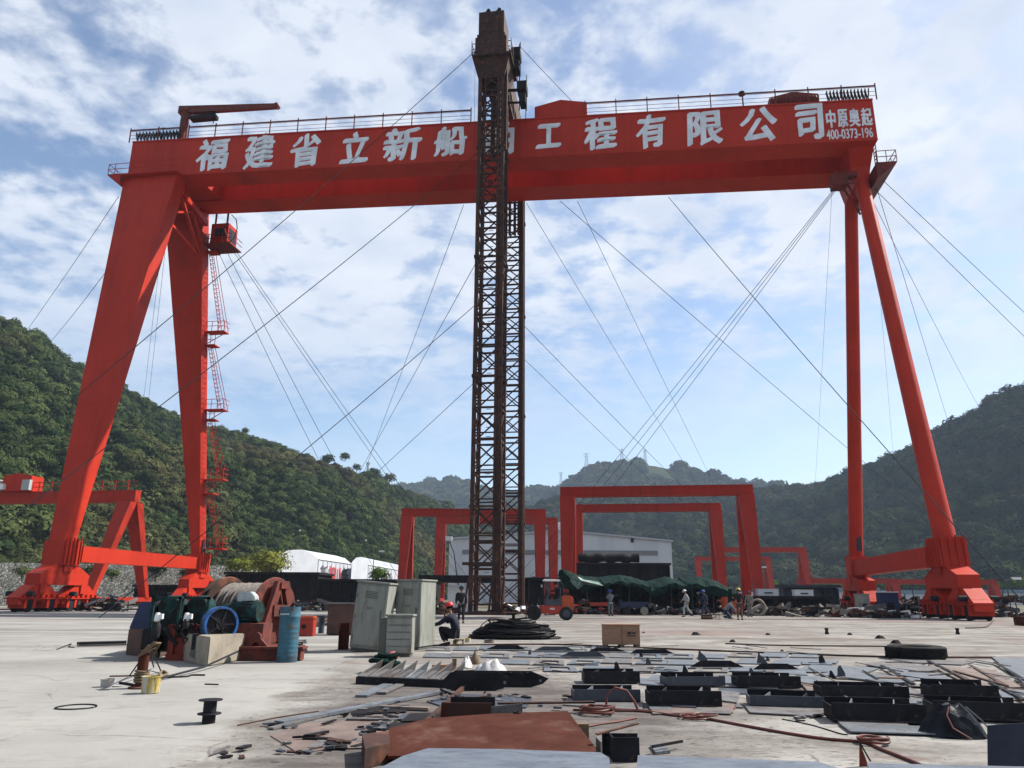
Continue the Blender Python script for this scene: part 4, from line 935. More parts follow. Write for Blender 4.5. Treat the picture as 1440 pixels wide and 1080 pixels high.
low_building('low shed with a pale roof at the right edge of the yard', 1362, 1475, 834, 208, 'roofblue')
low_building('tiny white building between the distant gantry frames', 1052, 1092, 837, 215, 'canvas')
for lab, px, py, Y, c in (('small pale hut with a flat roof half way up the right hill', 1186, 764, 470, 'roofblue'), ('small bright blue hut on the right hill slope', 1373, 777, 430, 'blue')):
    p = at(px, py, Y); t = thing('hillside_hut', lab, 'hut', p); MB().bx(-2.4, 2.4, -2, 2, -2.5, 2).build('wall', c, t); MB().bx(-3, 3, -2.6, 2.6, 2, 2.4).build('roof', 'white', t)

# lattice pylons
def pylon(label, px, ytop, ybot, Y, arms=1):
    a, b = at(px, ytop, Y), at(px, ybot, Y); H = a.z-b.z; w = H*.13
    t = thing('pylon', label, 'pylon', b, 0, 'power line pylons on the mountains'); mb = MB(); th = .45
    for sx in (-1, 1):
        for sy in (-1, 1): mb.beam((sx*w, sy*w, -6), (sx*w*.18, sy*w*.18, H), th)
    n = 7
    for i in range(n):
        z0, z1 = H*i/n, H*(i+1)/n; w0, w1 = w*(1-.82*z0/H), w*(1-.82*z1/H)
        for s in (-1, 1): mb.beam((-w0, s*w0, z0), (w1, s*w1, z1), th*.6); mb.beam((w0, s*w0, z0), (-w1, s*w1, z1), th*.6)
    mb.build('lattice', 'clad', t)
    mb = MB()
    for z in ((.97, .84) if arms else (.95,)): mb.beam((-w*1.1, 0, H*z), (w*1.1, 0, H*z), th)
    mb.beam((-w*1.1, 0, H*.84), (-w*.7, 0, H*1.0), th*.7); mb.beam((w*1.1, 0, H*.84), (w*.7, 0, H*1.0), th*.7)
    mb.build('crossarm', 'clad', t)
pylon('pylon standing left of the mountain top, tallest of the two on the saddle', 825, 637, 668, 1290)
pylon('small pylon above the left post of the largest gantry frame', 789, 664, 686, 1330)
pylon('left pylon of the pair on the mountain top', 875, 631, 656, 1275)
pylon('right pylon of the pair on the mountain top', 907.5, 632, 654, 1270)
pylon('tiny pylon on the skyline right of the largest gantry frame', 1063, 676, 690, 1250)
pylon('pylon pole on the left hill crest among the trees', 517, 650, 668, 425)

# ---- steel blocks and stores in the middle distance
def sub(mb, name, m_, t, **k): return mb.build(name, m_, t, **k)
def hull_block(label, px0, px1, ytop, Y, dep=7, mname='dark', seed=1, slope=0.0, group='dark steel hull sections across the yard'):
    a, b = at(px0, ytop, Y), at(px1, ytop, Y); w = b.x-a.x; h = a.z; rr = random.Random(seed)
    t = thing('hull_section', label, 'hull section', (a.x, Y, 0), 0, group)
    mb = MB().bx(0, w, .4, dep, .5, h-.25); n = int(w/1.1)
    for k in range(n+1): mb.bx(w*k/n-.06, w*k/n+.06, .05, .45, .5, h-.3)
    pass
    MB().bx(-.2, w+.2, -.15, dep+.2, h-.25, h).build('deck_edge', mname, t)
    for k in range(max(2, int(w/3))): x = .8 + (w-1.6)*k/max(1, int(w/3)-1); MB().bx(x-.4, x+.4, .6, 1.6, 0, .5).build('support_block', 'pallet', t)
    for k in range(int(w*1.1)):
        x = rr.random()*w; z = .8+rr.random()*(h-1.8); mb.bx(x, x+.15+rr.random()*.9, -.05, .06, z, z+.08+rr.random()*.35)
    mb.build('side_plating', mname, t)
    return t
hull_block('long black steel hull section behind the winch and the drum', 318, 447, 804, 84, seed=3)
hull_block('black steel hull section behind the grey cabinets', 448, 612, 814, 84, seed=4)
hull_block('low brown black hull section at the foot of the stone wall', 190, 318, 822, 92, dep=5, seed=5)
hull_block('tall black deck block rising behind the green tarpaulins', 804, 941, 791, 92, seed=6, dep=9)
p = at(858, 789, 92); mb = MB()
mb.tube([(-3.6+k*.45, 1.5, .40+.06*math.sin(k*1.3)) for k in range(17)], [.42+.14*abs(math.sin(k*.9)) for k in range(17)], 14)
tag(mb.build('canvas_roll', 'dark', loc=p), 'dark rolled canvas lying on the tall black deck block', 'canvas roll')
hull_block('grey weathered steel panel on blocks left of the far pipe leg', 1102, 1178, 822, 70, dep=1.5, mname='slate', seed=8)
t = hull_block('low black trailer like hull piece with scrap on top, right of the workers', 1060, 1166, 838, 64, dep=4, seed=9)
# awning and white hut behind the standing man
t = thing('site_hut', 'white site hut under a dark flat canopy left of the tower', 'hut', at(616, 842, 68)*1.0); t.location.z = 0
MB().bx(.8, 3.0, 0, 2.6, 0, 2.2).build('wall', 'white', t); MB().bx(1.5, 1.9, -.05, 0, .9, 1.5).build('window', 'glass', t)
MB().bx(-1.6, 5.4, -1, 4.5, 2.45, 3.0).build('canopy', 'dark', t)
for x in (-1.4, 5.2):
    for y in (-.8, 4.2): MB().bx(x-.08, x+.08, y-.08, y+.08, 0, 2.45).build('post', 'dark', t)
t = thing('floodlight', 'white floodlight on a slanting pole left of the tower', 'lamp', at(640, 842, 72)*1.0); t.location.z = 0
MB().tube([(.6, 0, 0), (-.2, 0, 5.1), (-.7, 0, 6.3)], .06, 6).build('pole', 'slate', t); MB().bx(-1.0, -.4, -.3, .1, 6.2, 6.6).build('lamp_head', 'white', t)
# dark stack right of the tower
def scrap(label, px, py, Y, w, d, h, n, mats_, seed, cat='scrap heap', name='scrap_heap', group=None):
    rr = random.Random(seed); p = at(px, py, Y); t = thing(name, label, cat, (p.x, Y, 0), 0, group); B_ = {}
    for k in range(n):
        mn = mats_[k % len(mats_)]; mb = B_.setdefault(mn, MB())
        x, y = (rr.random()-.5)*w, (rr.random()-.5)*d; z = rr.random()**1.6*h*(1-abs(x)/w)
        L_ = .3+rr.random()*w*.35; s1 = .06+rr.random()*.25; s2 = .05+rr.random()*.25
        rot = Matrix.Rotation(rr.random()*3.14, 3, 'Z') @ Matrix.Rotation((rr.random()-.5)*.7, 3, 'Y')
        mb.box((x, y, max(z, .04)+s2*.5), (L_, s1, s2), m=rot)
    for mn, mb in B_.items(): mb.build('scrap_steel', mn, t)
    return t
t = hull_block('dark ragged stack of steel sections right of the tower', 738, 764, 812, 74, dep=3, seed=12)
scrap('heap of rusty offcuts at the foot of the tower', 742, 862, 58, 3.6, 2.5, .9, 30, ['rust', 'dark', 'rust2', 'white'], 4)

# tarpaulin shelter
def tarp_shelter():
    Y = 66; x0, x1 = at(786, 800, Y).x, at(1026, 800, Y).x; t = thing('tarpaulin_shelter', 'long work shelter roofed with sagging dark green tarpaulins', 'shelter', (0, Y, 0))
    rr = random.Random(4); D = 6.0
    prof = [(786, 803), (789, 800), (796, 801), (812, 808), (826, 810), (845, 812), (870, 809), (888, 812), (905, 817), (920, 814), (935, 810), (950, 814), (965, 812), (980, 811), (993, 813), (1008, 818), (1026, 828)]
    def hz(px):
        for i in range(len(prof)-1):
            if prof[i][0] <= px <= prof[i+1][0]:
                f = (px-prof[i][0])/(prof[i+1][0]-prof[i][0]); return prof[i][1]*(1-f)+prof[i+1][1]*f
        return prof[-1][1]
    for q_, (pa, pb, off) in enumerate(((786, 850, 0), (842, 906, .07), (900, 962, -.02), (955, 1026, .06))):
        mb = MB(); nx, ny = 34, 22; drop = .25
        for i in range(nx+1):
            px = pa + (pb-pa)*i/nx; c = at(px, hz(px), Y); drop = min(.95, max(.05, drop + rr.gauss(0, .10)))
            for j in range(ny+1):
                f = j/ny; yy = (f-.5)*D
                fold = abs(mnoise.noise(Vector((c.x*1.9+q_*7, yy*.7, 2))))*.42 + abs(mnoise.noise(Vector((c.x*4.5, yy*2.2+q_*5, 5))))*.20
                zz = c.z - abs(f-.5)*(1.0 if f < .5 else .8) - fold*(.25+1.0*abs(f-.5)) + off
                if j < 3: yy = -D/2 - .05*(2-j) + .12*mnoise.noise(Vector((c.x*6, j, 1))); zz -= drop*(3-j)/3
                mb.v.append((c.x, yy, zz))
        for i in range(nx):
            for j in range(ny): a = i*(ny+1)+j; mb.f.append((a, a+ny+1, a+ny+2, a+1))
        mb.build('tarpaulin', 'tarp', t, smooth=True)
    mb = MB()                                          # a lifted paler flap at the left
    pts = [at(px, py, Y-3.2) for px, py in ((790, 799), (800, 806), (812, 811), (822, 815), (842, 818), (848, 824), (836, 824), (822, 822), (813, 829), (806, 822), (798, 812))]
    ctr = sum(pts, Vector())/len(pts)
    o = len(mb.v); mb.v = [(p.x, p.y-Y+.25*math.sin(i*2.1), p.z) for i, p in enumerate(pts)] + [(ctr.x, ctr.y-Y-.3, ctr.z)]
    mb.f = [(i, (i+1) % len(pts), len(pts)) for i in range(len(pts))]; mb.build('loose_flap', 'tarp_pale', t, smooth=True)
    mb = MB(); pts = [at(*p, Y-3.1) for p in ((786, 802), (792, 800), (812, 828), (800, 829), (786, 826))]; mb.v = [(p.x, p.y-Y, p.z) for p in pts]; mb.f = [(0, 1, 2, 3, 4)]; mb.build('side_curtain', 'tarp', t)
    for i in range(9):
        x = x0+.4 + (x1-x0-.8)*i/8
        for yy in (-2.2, 2.8): MB().tube([(x, yy, 0), (x+.05, yy, 2.5)], .05, 6).build('post', 'slate', t)
    return x0, x1, Y
tx0, tx1, tY = tarp_shelter()
# what is stored under it
rr = random.Random(9)
labs = ['welding set', 'steel rack', 'pipe rack']
k = 0
for i, px in enumerate([808, 826, 846, 868, 905, 925, 948, 978, 1000, 1016]):
    p = at(px, 840, tY); w = 1.2+rr.random()*1.3; h = 1.2+rr.random()*1.1
    t = thing('storage_rack', ['first', 'second', 'third', 'fourth', 'fifth', 'sixth', 'seventh', 'eighth', 'ninth', 'tenth'][i]+' steel storage rack from the left under the green tarpaulins', 'rack', (p.x, tY-.6+rr.random(), 0), 0, 'steel racks stored under the tarpaulins')
    mb = MB()
    for x in (-w/2, w/2):
        for y in (-.5, .5): mb.beam((x, y, 0), (x, y, h), .07)
    for z in (.15, h*.45, h*.75, h): mb.bx(-w/2, w/2, -.5, .5, z-.03, z+.03)
    mb.build('frame', 'dark', t)
    mb = MB()
    for q in range(12):
        x = (rr.random()-.5)*(w-.4); z = rr.choice((.2, h*.45+.04, h*.75+.04)); s = .1+rr.random()*.25
        mb.bx(x-s/2, x+s/2, -.45, -.1+rr.random()*.4, z, z+s)
    mb.build('stored_parts', rr.choice(['slate', 'rust', 'black', 'black']), t)
MB_ = MB().bx(tx0+1, tx1-.5, 2.9, 3.0, 0, 2.4)
tag(MB_.build('back_curtain', 'dark', loc=(0, tY, 0)), 'dark sheet hanging along the back of the tarpaulin shelter', 'curtain')
t = thing('hand_cart', 'blue flat hand cart with a pale wheel under the tarpaulins', 'cart', at(893, 860, 60)*1.0); t.location.z = 0
MB().bx(-1.0, 1.0, -.5, .5, .5, .64).bx(-1.0, 1.0, -.5, -.44, .64, .95).bx(-1.1, -1.0, -.5, .5, .5, 1.1).build('bed', mat('dusty_blue_cart', (.035, .055, .14), (.03, .035, .07), 5, .8, c3=(.06, .05, .05), s3=7, lo3=.5, hi3=.6), t)
for x in (-.7, .6): 
    for y in (-.6, .6): MB().lathe((x, y, .3), [(.05, -.06), (.3, -.06), (.3, .06), (.05, .06)], 'Y', 16).build('wheel', 'conc' if x > 0 else 'rubber', t)
MB().tube([(-1.0, 0, .55), (-1.9, 0, .35)], .04, 6).build('handle', 'slate', t)
# orange compressor, cable coil, boxes, junk near the workers and the right legs
t = thing('compressor', 'orange compressor on wheels behind the seated workers', 'compressor', at(1030, 862, 60)*1.0); t.location.z = 0
MB().bx(-.7, .7, -.5, .5, .4, 1.35).build('housing', 'orange', t, bevel=.08); MB().tube([(-.6, -.55, .35), (.6, -.55, .35)], .22, 14).build('air_tank', 'forkred', t)
for x in (-.5, .5): MB().lathe((x, -.6, .22), [(.22, -.05), (.22, .05)], 'Y', 14).build('wheel', 'rubber', t)
def torus_coil(name, label, loc, R0, r, loops, m_, cat, h=.05, seed=1, jit=.05, group=None, axis=None, upright=False, wob=.1):
    rr = random.Random(seed); mb = MB(); pts = []
    n = 36
    for k in range(loops):
        dx, dy, rr_ = rr.gauss(0, jit), rr.gauss(0, jit), R0*(1+rr.gauss(0, wob)); ph = rr.random()*6
        for i in range(n):
            a = 2*math.pi*i/n; q = rr_*(1+.04*math.sin(3*a+ph))
            z = r + h*(k+i/n)/loops*1.0 + .3*r*math.sin(2*a+ph)
            pts.append((dx+q*math.cos(a), dy+q*math.sin(a), max(z, r)) if not upright else (dx*.3+q*math.cos(a), (k+i/n)/loops*h, q*math.sin(a)+R0*1.15))
    mb.tube(pts, r, 6)
    return tag(mb.build(name, m_, loc=loc, smooth=True), label, cat, group)
torus_coil('cable_coil', 'pale brown coil of cable leaning behind the worker in grey', at(1065, 842, 59)*1.0-Vector((0, 0, 1.25)), .55, .06, 6, 'conc', 'cable coil', h=.4, upright=True)
t = thing('gas_cart', 'narrow leaning board beside the orange compressor', 'board', at(1026, 842, 58)*1.0); t.location.z = 0
MB().box((0, 0, .95), (.28, .06, 1.9), m=Matrix.Rotation(.08, 3, 'Y')).build('panel', 'tarp', t); MB().beam((.1, .1, 0), (.1, .5, 1.4), .04).build('prop', 'slate', t)
for i, (px, lab, w, h, c, Y) in enumerate([(1168, 'dark red tool box with white flaps among the scrap', .9, .75, 'forkred', 58), (1204, 'small red and white box in front of the far bogies', .8, .6, 'forkred', 56), (1248, 'navy blue tank with a white base between the right legs', 1.3, 1.7, 'navy', 57), (1212, 'grey open cabinet standing against the far bogies', .8, 1.55, 'grey_cab', 57), (1440, 'brown box at the right edge of the yard', 1.0, .4, 'rust2', 40), (1085, 'pale crate lying on the black trailer like hull piece', 1.7, .5, 'clad', 64), (1136, 'white crate lying on the black trailer like hull piece', 1.5, .45, 'white', 64)]):
    p = at(px, 842, Y); z0 = 2.0 if i >= 5 else 0
    if i == 5: z0 = at(1060, 838, 64).z
    if i == 6: z0 = at(1060, 838, 64).z
    t = thing('storage_box', lab, 'box', (p.x, Y+(1 if i >= 5 else 0), z0)); MB().bx(-w/2, w/2, -.35, .35, 0.02, h).build('body', c, t, bevel=.02); MB().bx(-w/2-.03, w/2+.03, -.38, .38, h+.003, h+.06).build('lid', 'white' if i in (0, 1, 2) else c, t)
    MB().bx(-w*.2, w*.2, -.4, -.355, h*.4, h*.6).build('handle', 'black', t)
scrap('scattered pale and dark scrap beside the red tool box', 1160, 862, 57, 4.5, 2.5, .8, 60, ['plate2', 'dark', 'conc', 'rust'], 5)
scrap('bundle of scrap strips between the two right bogies', 1277, 862, 58, 4.2, 2.5, 1.5, 80, ['plate2', 'dark', 'dark', 'rust'], 6)
scrap('scrap heap behind the bogies at the right edge', 1418, 862, 60, 5, 3, 1.6, 70, ['rust', 'dark', 'plate2', 'slate'], 7)
scrap('low scrap heap by the left crane bogies', 148, 850, 64, 4.0, 2.5, 1.2, 50, ['dark', 'slate', 'plate2', 'rust'], 8)
scrap('orange brown offcuts piled left of the standing man', 617, 856, 60, 3.2, 2, 1.1, 40, ['rust', 'pallet', 'orange', 'dark'], 9)
scrap('low heap of pale offcuts in front of the black trailer like hull piece', 1100, 862, 60, 5.0, 2.0, .6, 60, ['plate2', 'dark', 'rust', 'conc'], 14)
scrap('mixed scrap in front of the navy blue tank', 1236, 864, 55, 3.6, 2.0, .7, 60, ['plate2', 'dark', 'white', 'rust'], 15)
scrap('dark pipes and offcuts at the feet of the tarpaulin shelter', 930, 862, 61, 7.0, 1.4, .5, 60, ['dark', 'slate', 'rust', 'plate2'], 16)
scrap('dark offcuts at the left end of the tarpaulin shelter', 822, 862, 61, 4.0, 1.5, .9, 50, ['dark', 'slate', 'rust', 'forkred'], 17)
scrap('rusty offcuts in front of the black hull section near the cabinets', 445, 850, 70, 9.0, 2.0, .8, 60, ['dark', 'rust', 'slate', 'plate2'], 18)
for i, (px, ytop, Y, lab) in enumerate([(1272, 835, 56, 'thin stake between the two right bogies'), (1283, 828, 57, 'taller thin stake right of the first between the bogies'), (1290, 838, 52, 'dark stake standing in front of the scrap strips'), (1329, 842, 50, 'thin red tipped rod left of the near right bogies'), (1427, 842, 48, 'thin bent rod near the right edge'), (1417, 830, 58, 'slender pole by the lamp at the right edge')]):
    p = at(px, ytop, Y); tag(MB().tube([(0, 0, 0), (.03, 0, p.z*.5), (.0, 0, p.z)], .035, 6).build('stake', 'rust' if i % 2 else 'slate', loc=(p.x, Y, 0)), lab, 'stake', 'stakes and rods stuck up near the right legs')
# lamps and poles
def lamp(label, px, ytop, Y, head=.25, lean=0):
    p = at(px, ytop, Y); t = thing('street_lamp', label, 'street lamp', (p.x, Y, 0), 0, 'lamp posts around the yard')
    MB().tube([(-lean, 0, 0), (0, 0, p.z)], .09, 8, r2=.05).build('pole', 'slate', t); MB().tube([(0, 0, p.z), (head*3, 0, p.z+.25)], .05, 6).build('arm', 'slate', t); MB().bx(head*2.5, head*5, -.15, .15, p.z+.18, p.z+.4).build('lamp_head', 'white', t)
lamp('lamp post in front of the farther white canvas shed', 526, 778, 120, .3)
lamp('thin pole above the roof of the nearer canvas shed', 418, 748, 150, .12)
lamp('thin pole above the gap between the canvas sheds', 511, 762, 160, .12)
lamp('white headed lamp post between the distant gantry frames', 1065, 800, 130, .3)
lamp('lamp post leaning over the yard near the right edge', 1412, 818, 70, .3, .8)
# ================================================================ FOREGROUND: WINCH, DRUM, CABINETS
def lpt(px, py, Y, o): return at(px, py, Y) - o
o = G(300, 932); o.y = 16.6
wn = thing('winch', 'big rope winch with green motors on a dark red frame behind the concrete block', 'winch', o)
P_ = lambda px, py, Y: at(px, py, Y) - o
ax = Vector((math.cos(.42), math.sin(.42)*-1, 0))     # drum axle: right end nearer
ce = P_(352, 858, 18.6); rotd = Matrix.Rotation(-.42, 3, 'Z')
MB().lathe(ce, [(.52, -.62), (.52, .62)], 'X', 40, m=rotd).build('drum', 'dark_red', wn, smooth=True)
mb = MB()
for k in range(17): 
    h = -.59+k*.0735; q_ = .03*(k % 3 == 1); mb.lathe(ce, [(.50, h-.036), (.56+q_, h-.025), (.59+q_, h), (.56+q_, h+.025), (.50, h+.036), (.50, h-.036)], 'X', 40, m=rotd)
mb.build('wound_rope', 'rope', wn, smooth=True)
for k, (h, rr_, mm) in enumerate(((-.70, .74, 'rust'), (.68, .72, 'red_dull'))):
    MB().lathe(ce, [(.1, h-.03), (rr_, h-.03), (rr_+.02, h), (rr_, h+.03), (.1, h+.03)], 'X', 48, m=rotd).build('flange', mm, wn, smooth=True)
MB().lathe(ce, [(.3, -.98), (.70, -.96), (.72, -.92), (.70, -.88), (.3, -.86)], 'X', 48, m=rotd).build('gear_wheel', 'rust', wn, smooth=True)
# A shaped bearing standards beside the flanges
for h, nm in ((.86, 'red_dull'), (-1.1, 'dark_red')):
    c = ce + rotd @ Vector((h, 0, 0)); mb = MB(); f = rotd @ Vector((0, 1, 0))
    zt = ce.z + .62; zb_ = .12
    for s in (-1, 1):
        a = c + f*s*.10; a.z = zt; b_ = c + f*s*.62; b_.z = zb_; mb.beam(b_, a, .20, .12, up=(rotd @ Vector((1, 0, 0))))
    a = c - f*.3; a.z = ce.z; b_ = c + f*.3; b_.z = ce.z; mb.beam(a, b_, .2, .25)
    mb.lathe(c, [(.02, -.12), (.13, -.12), (.13, .12), (.02, .12)], 'X', 18, m=rotd); a = c + Vector((0, 0, .55)); mb.beam(a - f*.12, a + f*.12, .2, .14)
    a = c - f*.75; a.z = .1; b_ = c + f*.75; b_.z = .1; mb.beam(a, b_, .26, .2)
    mb.build('bearing_standard', nm, wn, bevel=.008)
mb = MB()
for dy in (-.55, .55):
    for z in (.08, .30): mb.beam(ce*1 + rotd @ Vector((-2.6, dy-.25, 0)) + Vector((0, 0, z-ce.z)), ce + rotd @ Vector((1.1, dy-.25, 0)) + Vector((0, 0, z-ce.z)), .22, .05)
    mb.beam(ce + rotd @ Vector((-2.6, dy-.25, 0)) + Vector((0, 0, .19-ce.z)), ce + rotd @ Vector((1.1, dy-.25, 0)) + Vector((0, 0, .19-ce.z)), .05, .2)
a, b_ = P_(243, 905, 16.4), P_(320, 905, 16.4)
mb.bx(a.x, b_.x+.2, -.5, .45, .0, .12); mb.bx(a.x, b_.x, -.45, -.40, .12, .62); mb.bx(a.x, b_.x, .35, .4, .12, .62); mb.bx(a.x-.02, b_.x+.05, -.48, .45, .62, .68)
for k in range(4): x = a.x+.1+k*(b_.x-a.x-.2)/3; mb.bx(x-.04, x+.04, -.5, -.45, .12, .62)
mb.build('base_frame', 'dark_red', wn)
# gearboxes and brakes
for k, (px, Y) in enumerate(((243, 16.5), (282, 16.7))):
    c = P_(px, 862, Y); 
    mb = MB(); mb.box((c.x, c.y, c.z-.12), (.36, .5, .5)); mb.lathe((c.x, c.y, c.z+.12), [(.10, -.26), (.21, -.24), (.23, -.16), (.23, .22)], 'Y', 28); mb.bx(c.x-.32, c.x+.32, c.y-.3, c.y+.3, c.z-.42, c.z-.36)
    mb.build('gearbox', 'green', wn, bevel=.012)
    mb = MB(); mb.bx(c.x-.2, c.x+.42, c.y-.1, c.y+.5, c.z-.75, c.z+.02); mb.bx(c.x-.42, c.x-.1, c.y-.35, c.y+.3, c.z-.72, c.z-.30); mb.tube([(c.x-.1, c.y-.3, c.z-.2), (c.x+.1, c.y-.45, c.z-.35), (c.x+.3, c.y-.35, c.z-.6)], .05, 8); mb.build('gear_casing', 'black', wn, bevel=.02)
    mb = MB()
    for s in (-.24, .3): mb.bx(c.x+s-.025, c.x+s+.025, c.y-.44, c.y-.39, c.z-.38, c.z+.33)
    mb.bx(c.x-.26, c.x+.34, c.y-.44, c.y-.38, c.z+.28, c.z+.33); mb.beam((c.x-.2, c.y-.42, c.z-.3), (c.x+.25, c.y-.42, c.z+.15), .035)
    mb.build('brake_frame', 'green', wn)
    d = P_(px-21 + k*2, 866, Y-.55)
    mb = MB(); mb.lathe((d.x, d.y, d.z-.02), [(.02, .08), (.04, .075), (.055, .03), (.065, -.07), (.03, -.10)], n=16); mb.bx(d.x+.05, d.x+.11, d.y-.04, d.y+.04, d.z-.06, d.z+.04); mb.build('brake_cover', 'white', wn, smooth=True)
    mb = MB(); mb.lathe((d.x, d.y, d.z-.3), [(.07, -.12), (.09, -.05), (.09, .12), (.06, .18)], n=16); mb.build('brake_thruster', 'black', wn, smooth=True)
    mb = MB(); mb.lathe((c.x-.30, c.y+.1, c.z-.12), [(.2, -.05), (.36, -.04), (.36, .04), (.2, .05)], 'X', 26); mb.build('coupling_disc', 'black', wn, smooth=True)
rr = random.Random(2); mb = MB()
for k in range(60):                                    # tangled control leads over the frame
    p = P_(250+rr.random()*62, 876+rr.random()*16, 15.95+rr.random()*.3); q = p + Vector(((rr.random()-.5)*.7, .1*rr.random(), (rr.random()-.5)*.22)); m_ = (p+q)/2 - Vector((0, 0, .08+.1*rr.random())); mb.tube([p, m_, q], .014+.012*rr.random(), 6)
mb.build('control_lead', 'cable', wn, smooth=True)
# motor with blue ring
c = P_(309, 878, 16.0); rotm = Matrix.Rotation(.75, 3, 'Z')
mb = MB(); mb.lathe(c, [(.30, -.10), (.345, -.10), (.345, .12), (.30, .12), (.30, -.10)], 'Y', 40, m=rotm); mb.build('brake_ring', 'blue', wn, smooth=True)
mb = MB(); mb.lathe(c, [(.02, -.06), (.10, -.08), (.10, -.04), (.30, -.03), (.30, .08), (.02, .08)], 'Y', 40, m=rotm); 
for k in range(5): a_ = k*1.256; mb.beam(c + rotm @ Vector((0, -.06, 0)), c + rotm @ Vector((.28*math.cos(a_), -.06, .28*math.sin(a_))), .05, .03)
mb.build('brake_disc', 'black', wn)
c2 = P_(342, 860, 16.7); rot2 = Matrix.Rotation(-.15, 3, 'Z')
mb = MB(); mb.lathe(c2, [(.02, -.42), (.14, -.42), (.17, -.36), (.17, -.2), (.235, -.18), (.235, .30), (.20, .38), (.02, .38)], 'X', 30, m=rot2)
for k in range(18): a_ = k*.349; mb.beam(c2 + rot2 @ Vector((-.18, .235*math.cos(a_), .235*math.sin(a_))), c2 + rot2 @ Vector((.28, .235*math.cos(a_), .235*math.sin(a_))), .015, .03)
mb.bx(c2.x-.25, c2.x+.25, c2.y-.2, c2.y+.2, c2.z-.32, c2.z-.2); mb.build('motor', 'green', wn, smooth=True)
mb = MB(); mb.prism([(-.17, 0), (.2, 0), (.2, .1), (.1, .2), (-.1, .2), (-.17, .12)], -.14, .14); mb.v = [(v[0]+c2.x+.06, v[1]+c2.y, v[2]+c2.z+.2) for v in mb.v]; mb.build('terminal_box', 'motor_grey', wn, bevel=.015)
mb = MB(); a = P_(322, 880, 16.5); mb.bx(a.x, a.x+.75, a.y-.15, a.y+.5, .1, .95-.25); mb.build('motor_stand', 'red_dull', wn, bevel=.01)
c = P_(360, 905, 16.3); mb = MB()
mb.beam(c+Vector((-.2, 0, -c.z+.2)), c+Vector((0, 0, .12)), .1, .1); mb.beam(c+Vector((.25, 0, -c.z+.2)), c+Vector((0, 0, .12)), .1, .1); mb.lathe(c+Vector((0, 0, .12)), [(.04, -.06), (.1, -.06), (.1, .06), (.04, .06)], 'Y', 16)
mb.bx(c.x-.35, c.x+.95, c.y-.15, c.y+.15, 0.01, .22); mb.bx(c.x-.4, c.x+1.0, c.y-.2, c.y+.2, .22, .27); mb.build('guide_bracket', 'red_dull', wn, bevel=.006)
# navy tapered hood at the left end
c = P_(217, 868, 17.0); mb = MB(); z0, z1 = P_(217, 884, 17).z, P_(217, 860, 17).z
mb.loft(quad(c.x-.42, c.x+.25, c.y-.2, c.y+.2, z0), quad(c.x-.25, c.x+.25, c.y-.2, c.y+.2, z1+.2)); mb.build('coupling_guard', 'navy', wn, bevel=.02)
def footblock(name, label, cat, A, B, C, pytop, m_, bevel=.02, ref=None):
    a, b, c = G(*A), G(*B), G(*C); d = a + c - b; top = at(ref[0] if ref else B[0], pytop, (b if not ref else G(*ref)).y).z; org = Vector((b.x, b.y, 0))
    mb = MB(); mb.loft([p-org for p in (a, b, c, d)], [p-org+Vector((0, 0, top)) for p in (a, b, c, d)])
    return tag(mb.build(name, m_, loc=org, bevel=bevel), label, cat), org, top
b1, org, top = footblock('concrete_block', 'pale chipped concrete block holding the blue ringed winch motor', 'concrete block', (249, 927), (291, 938), (343, 928), 896, 'conc')
mb = MB(); a = (G(249, 927)-org); mb.bx(a.x*.45-.04, a.x*.45+.10, a.y*.45-.06, a.y*.45+.02, top*.45, top+.02); mb.build('strap', 'black', b1)
mb = MB().lathe((a.x*.45+.02, a.y*.45-.06, top*.35), [(.02, -.04), (.07, -.03), (.075, .03), (.02, .04)], 'Y', 16).build('lifting_eye', 'plate2', b1, smooth=True)
footblock('concrete_block', 'brown stained square block at the left end of the winch', 'concrete block', (176, 921), (222, 925), (245, 919), 886, 'brownconc')
# cylinder drum
p = G(403, 931); t = thing('steel_drum', 'tall faded blue steel cylinder standing right of the winch', 'drum', p)
Hh = at(403, 853, p.y).z; r_ = 13/1080*p.y*1.02
mb = MB(); prof = [(r_*.98, 0), (r_, .02), (r_, .10), (r_*1.03, .12), (r_, .14)]
for k in range(6): z = .2+k*.09; prof += [(r_, z-.02), (r_*1.025, z), (r_, z+.02)]
prof += [(r_, Hh*.78), (r_*1.05, Hh*.80), (r_*1.05, Hh*.83), (r_, Hh*.85), (r_, Hh-.02), (r_*1.02, Hh)]
mb.lathe((0, 0, 0), prof + [(r_*.93, Hh), (r_*.93, Hh-.1), (.01, Hh-.1)], n=36); mb.build('shell', 'drumblue', t, smooth=True)
MB().bx(-.14, .02, -r_-.02, -r_+.02, Hh*.85, Hh*.88).build('handle', 'motor_grey', t)
MB().tube([(-.05, -.03, Hh-.1), (.05, 0, Hh+.06), (.12, .05, Hh+.02)], .03, 8).build('lifting_ring', 'dark', t)
torus_coil('wire_bundle', 'tangle of pale wire lying behind the blue cylinder', G(420, 918), .15, .008, 7, 'plate2', 'wire', h=.28, seed=3, jit=.04)
# orange box, grey box, brown panel behind
p = at(428, 872, 26); t = thing('switch_box', 'small orange and grey switch box behind the blue cylinder', 'box', (p.x, 26, 0)); MB().bx(-.24, .34, -.2, .25, .0, .52).build('body', 'forkred', t, bevel=.02)
MB().bx(-.26, .36, -.22, .27, .52, .62).build('lid', 'orange', t, bevel=.03); MB().lathe((.05, -.22, .3), [(.01, -.02), (.07, -.02), (.07, .02), (.01, .02)], 'Y', 14).build('knob', 'black', t)
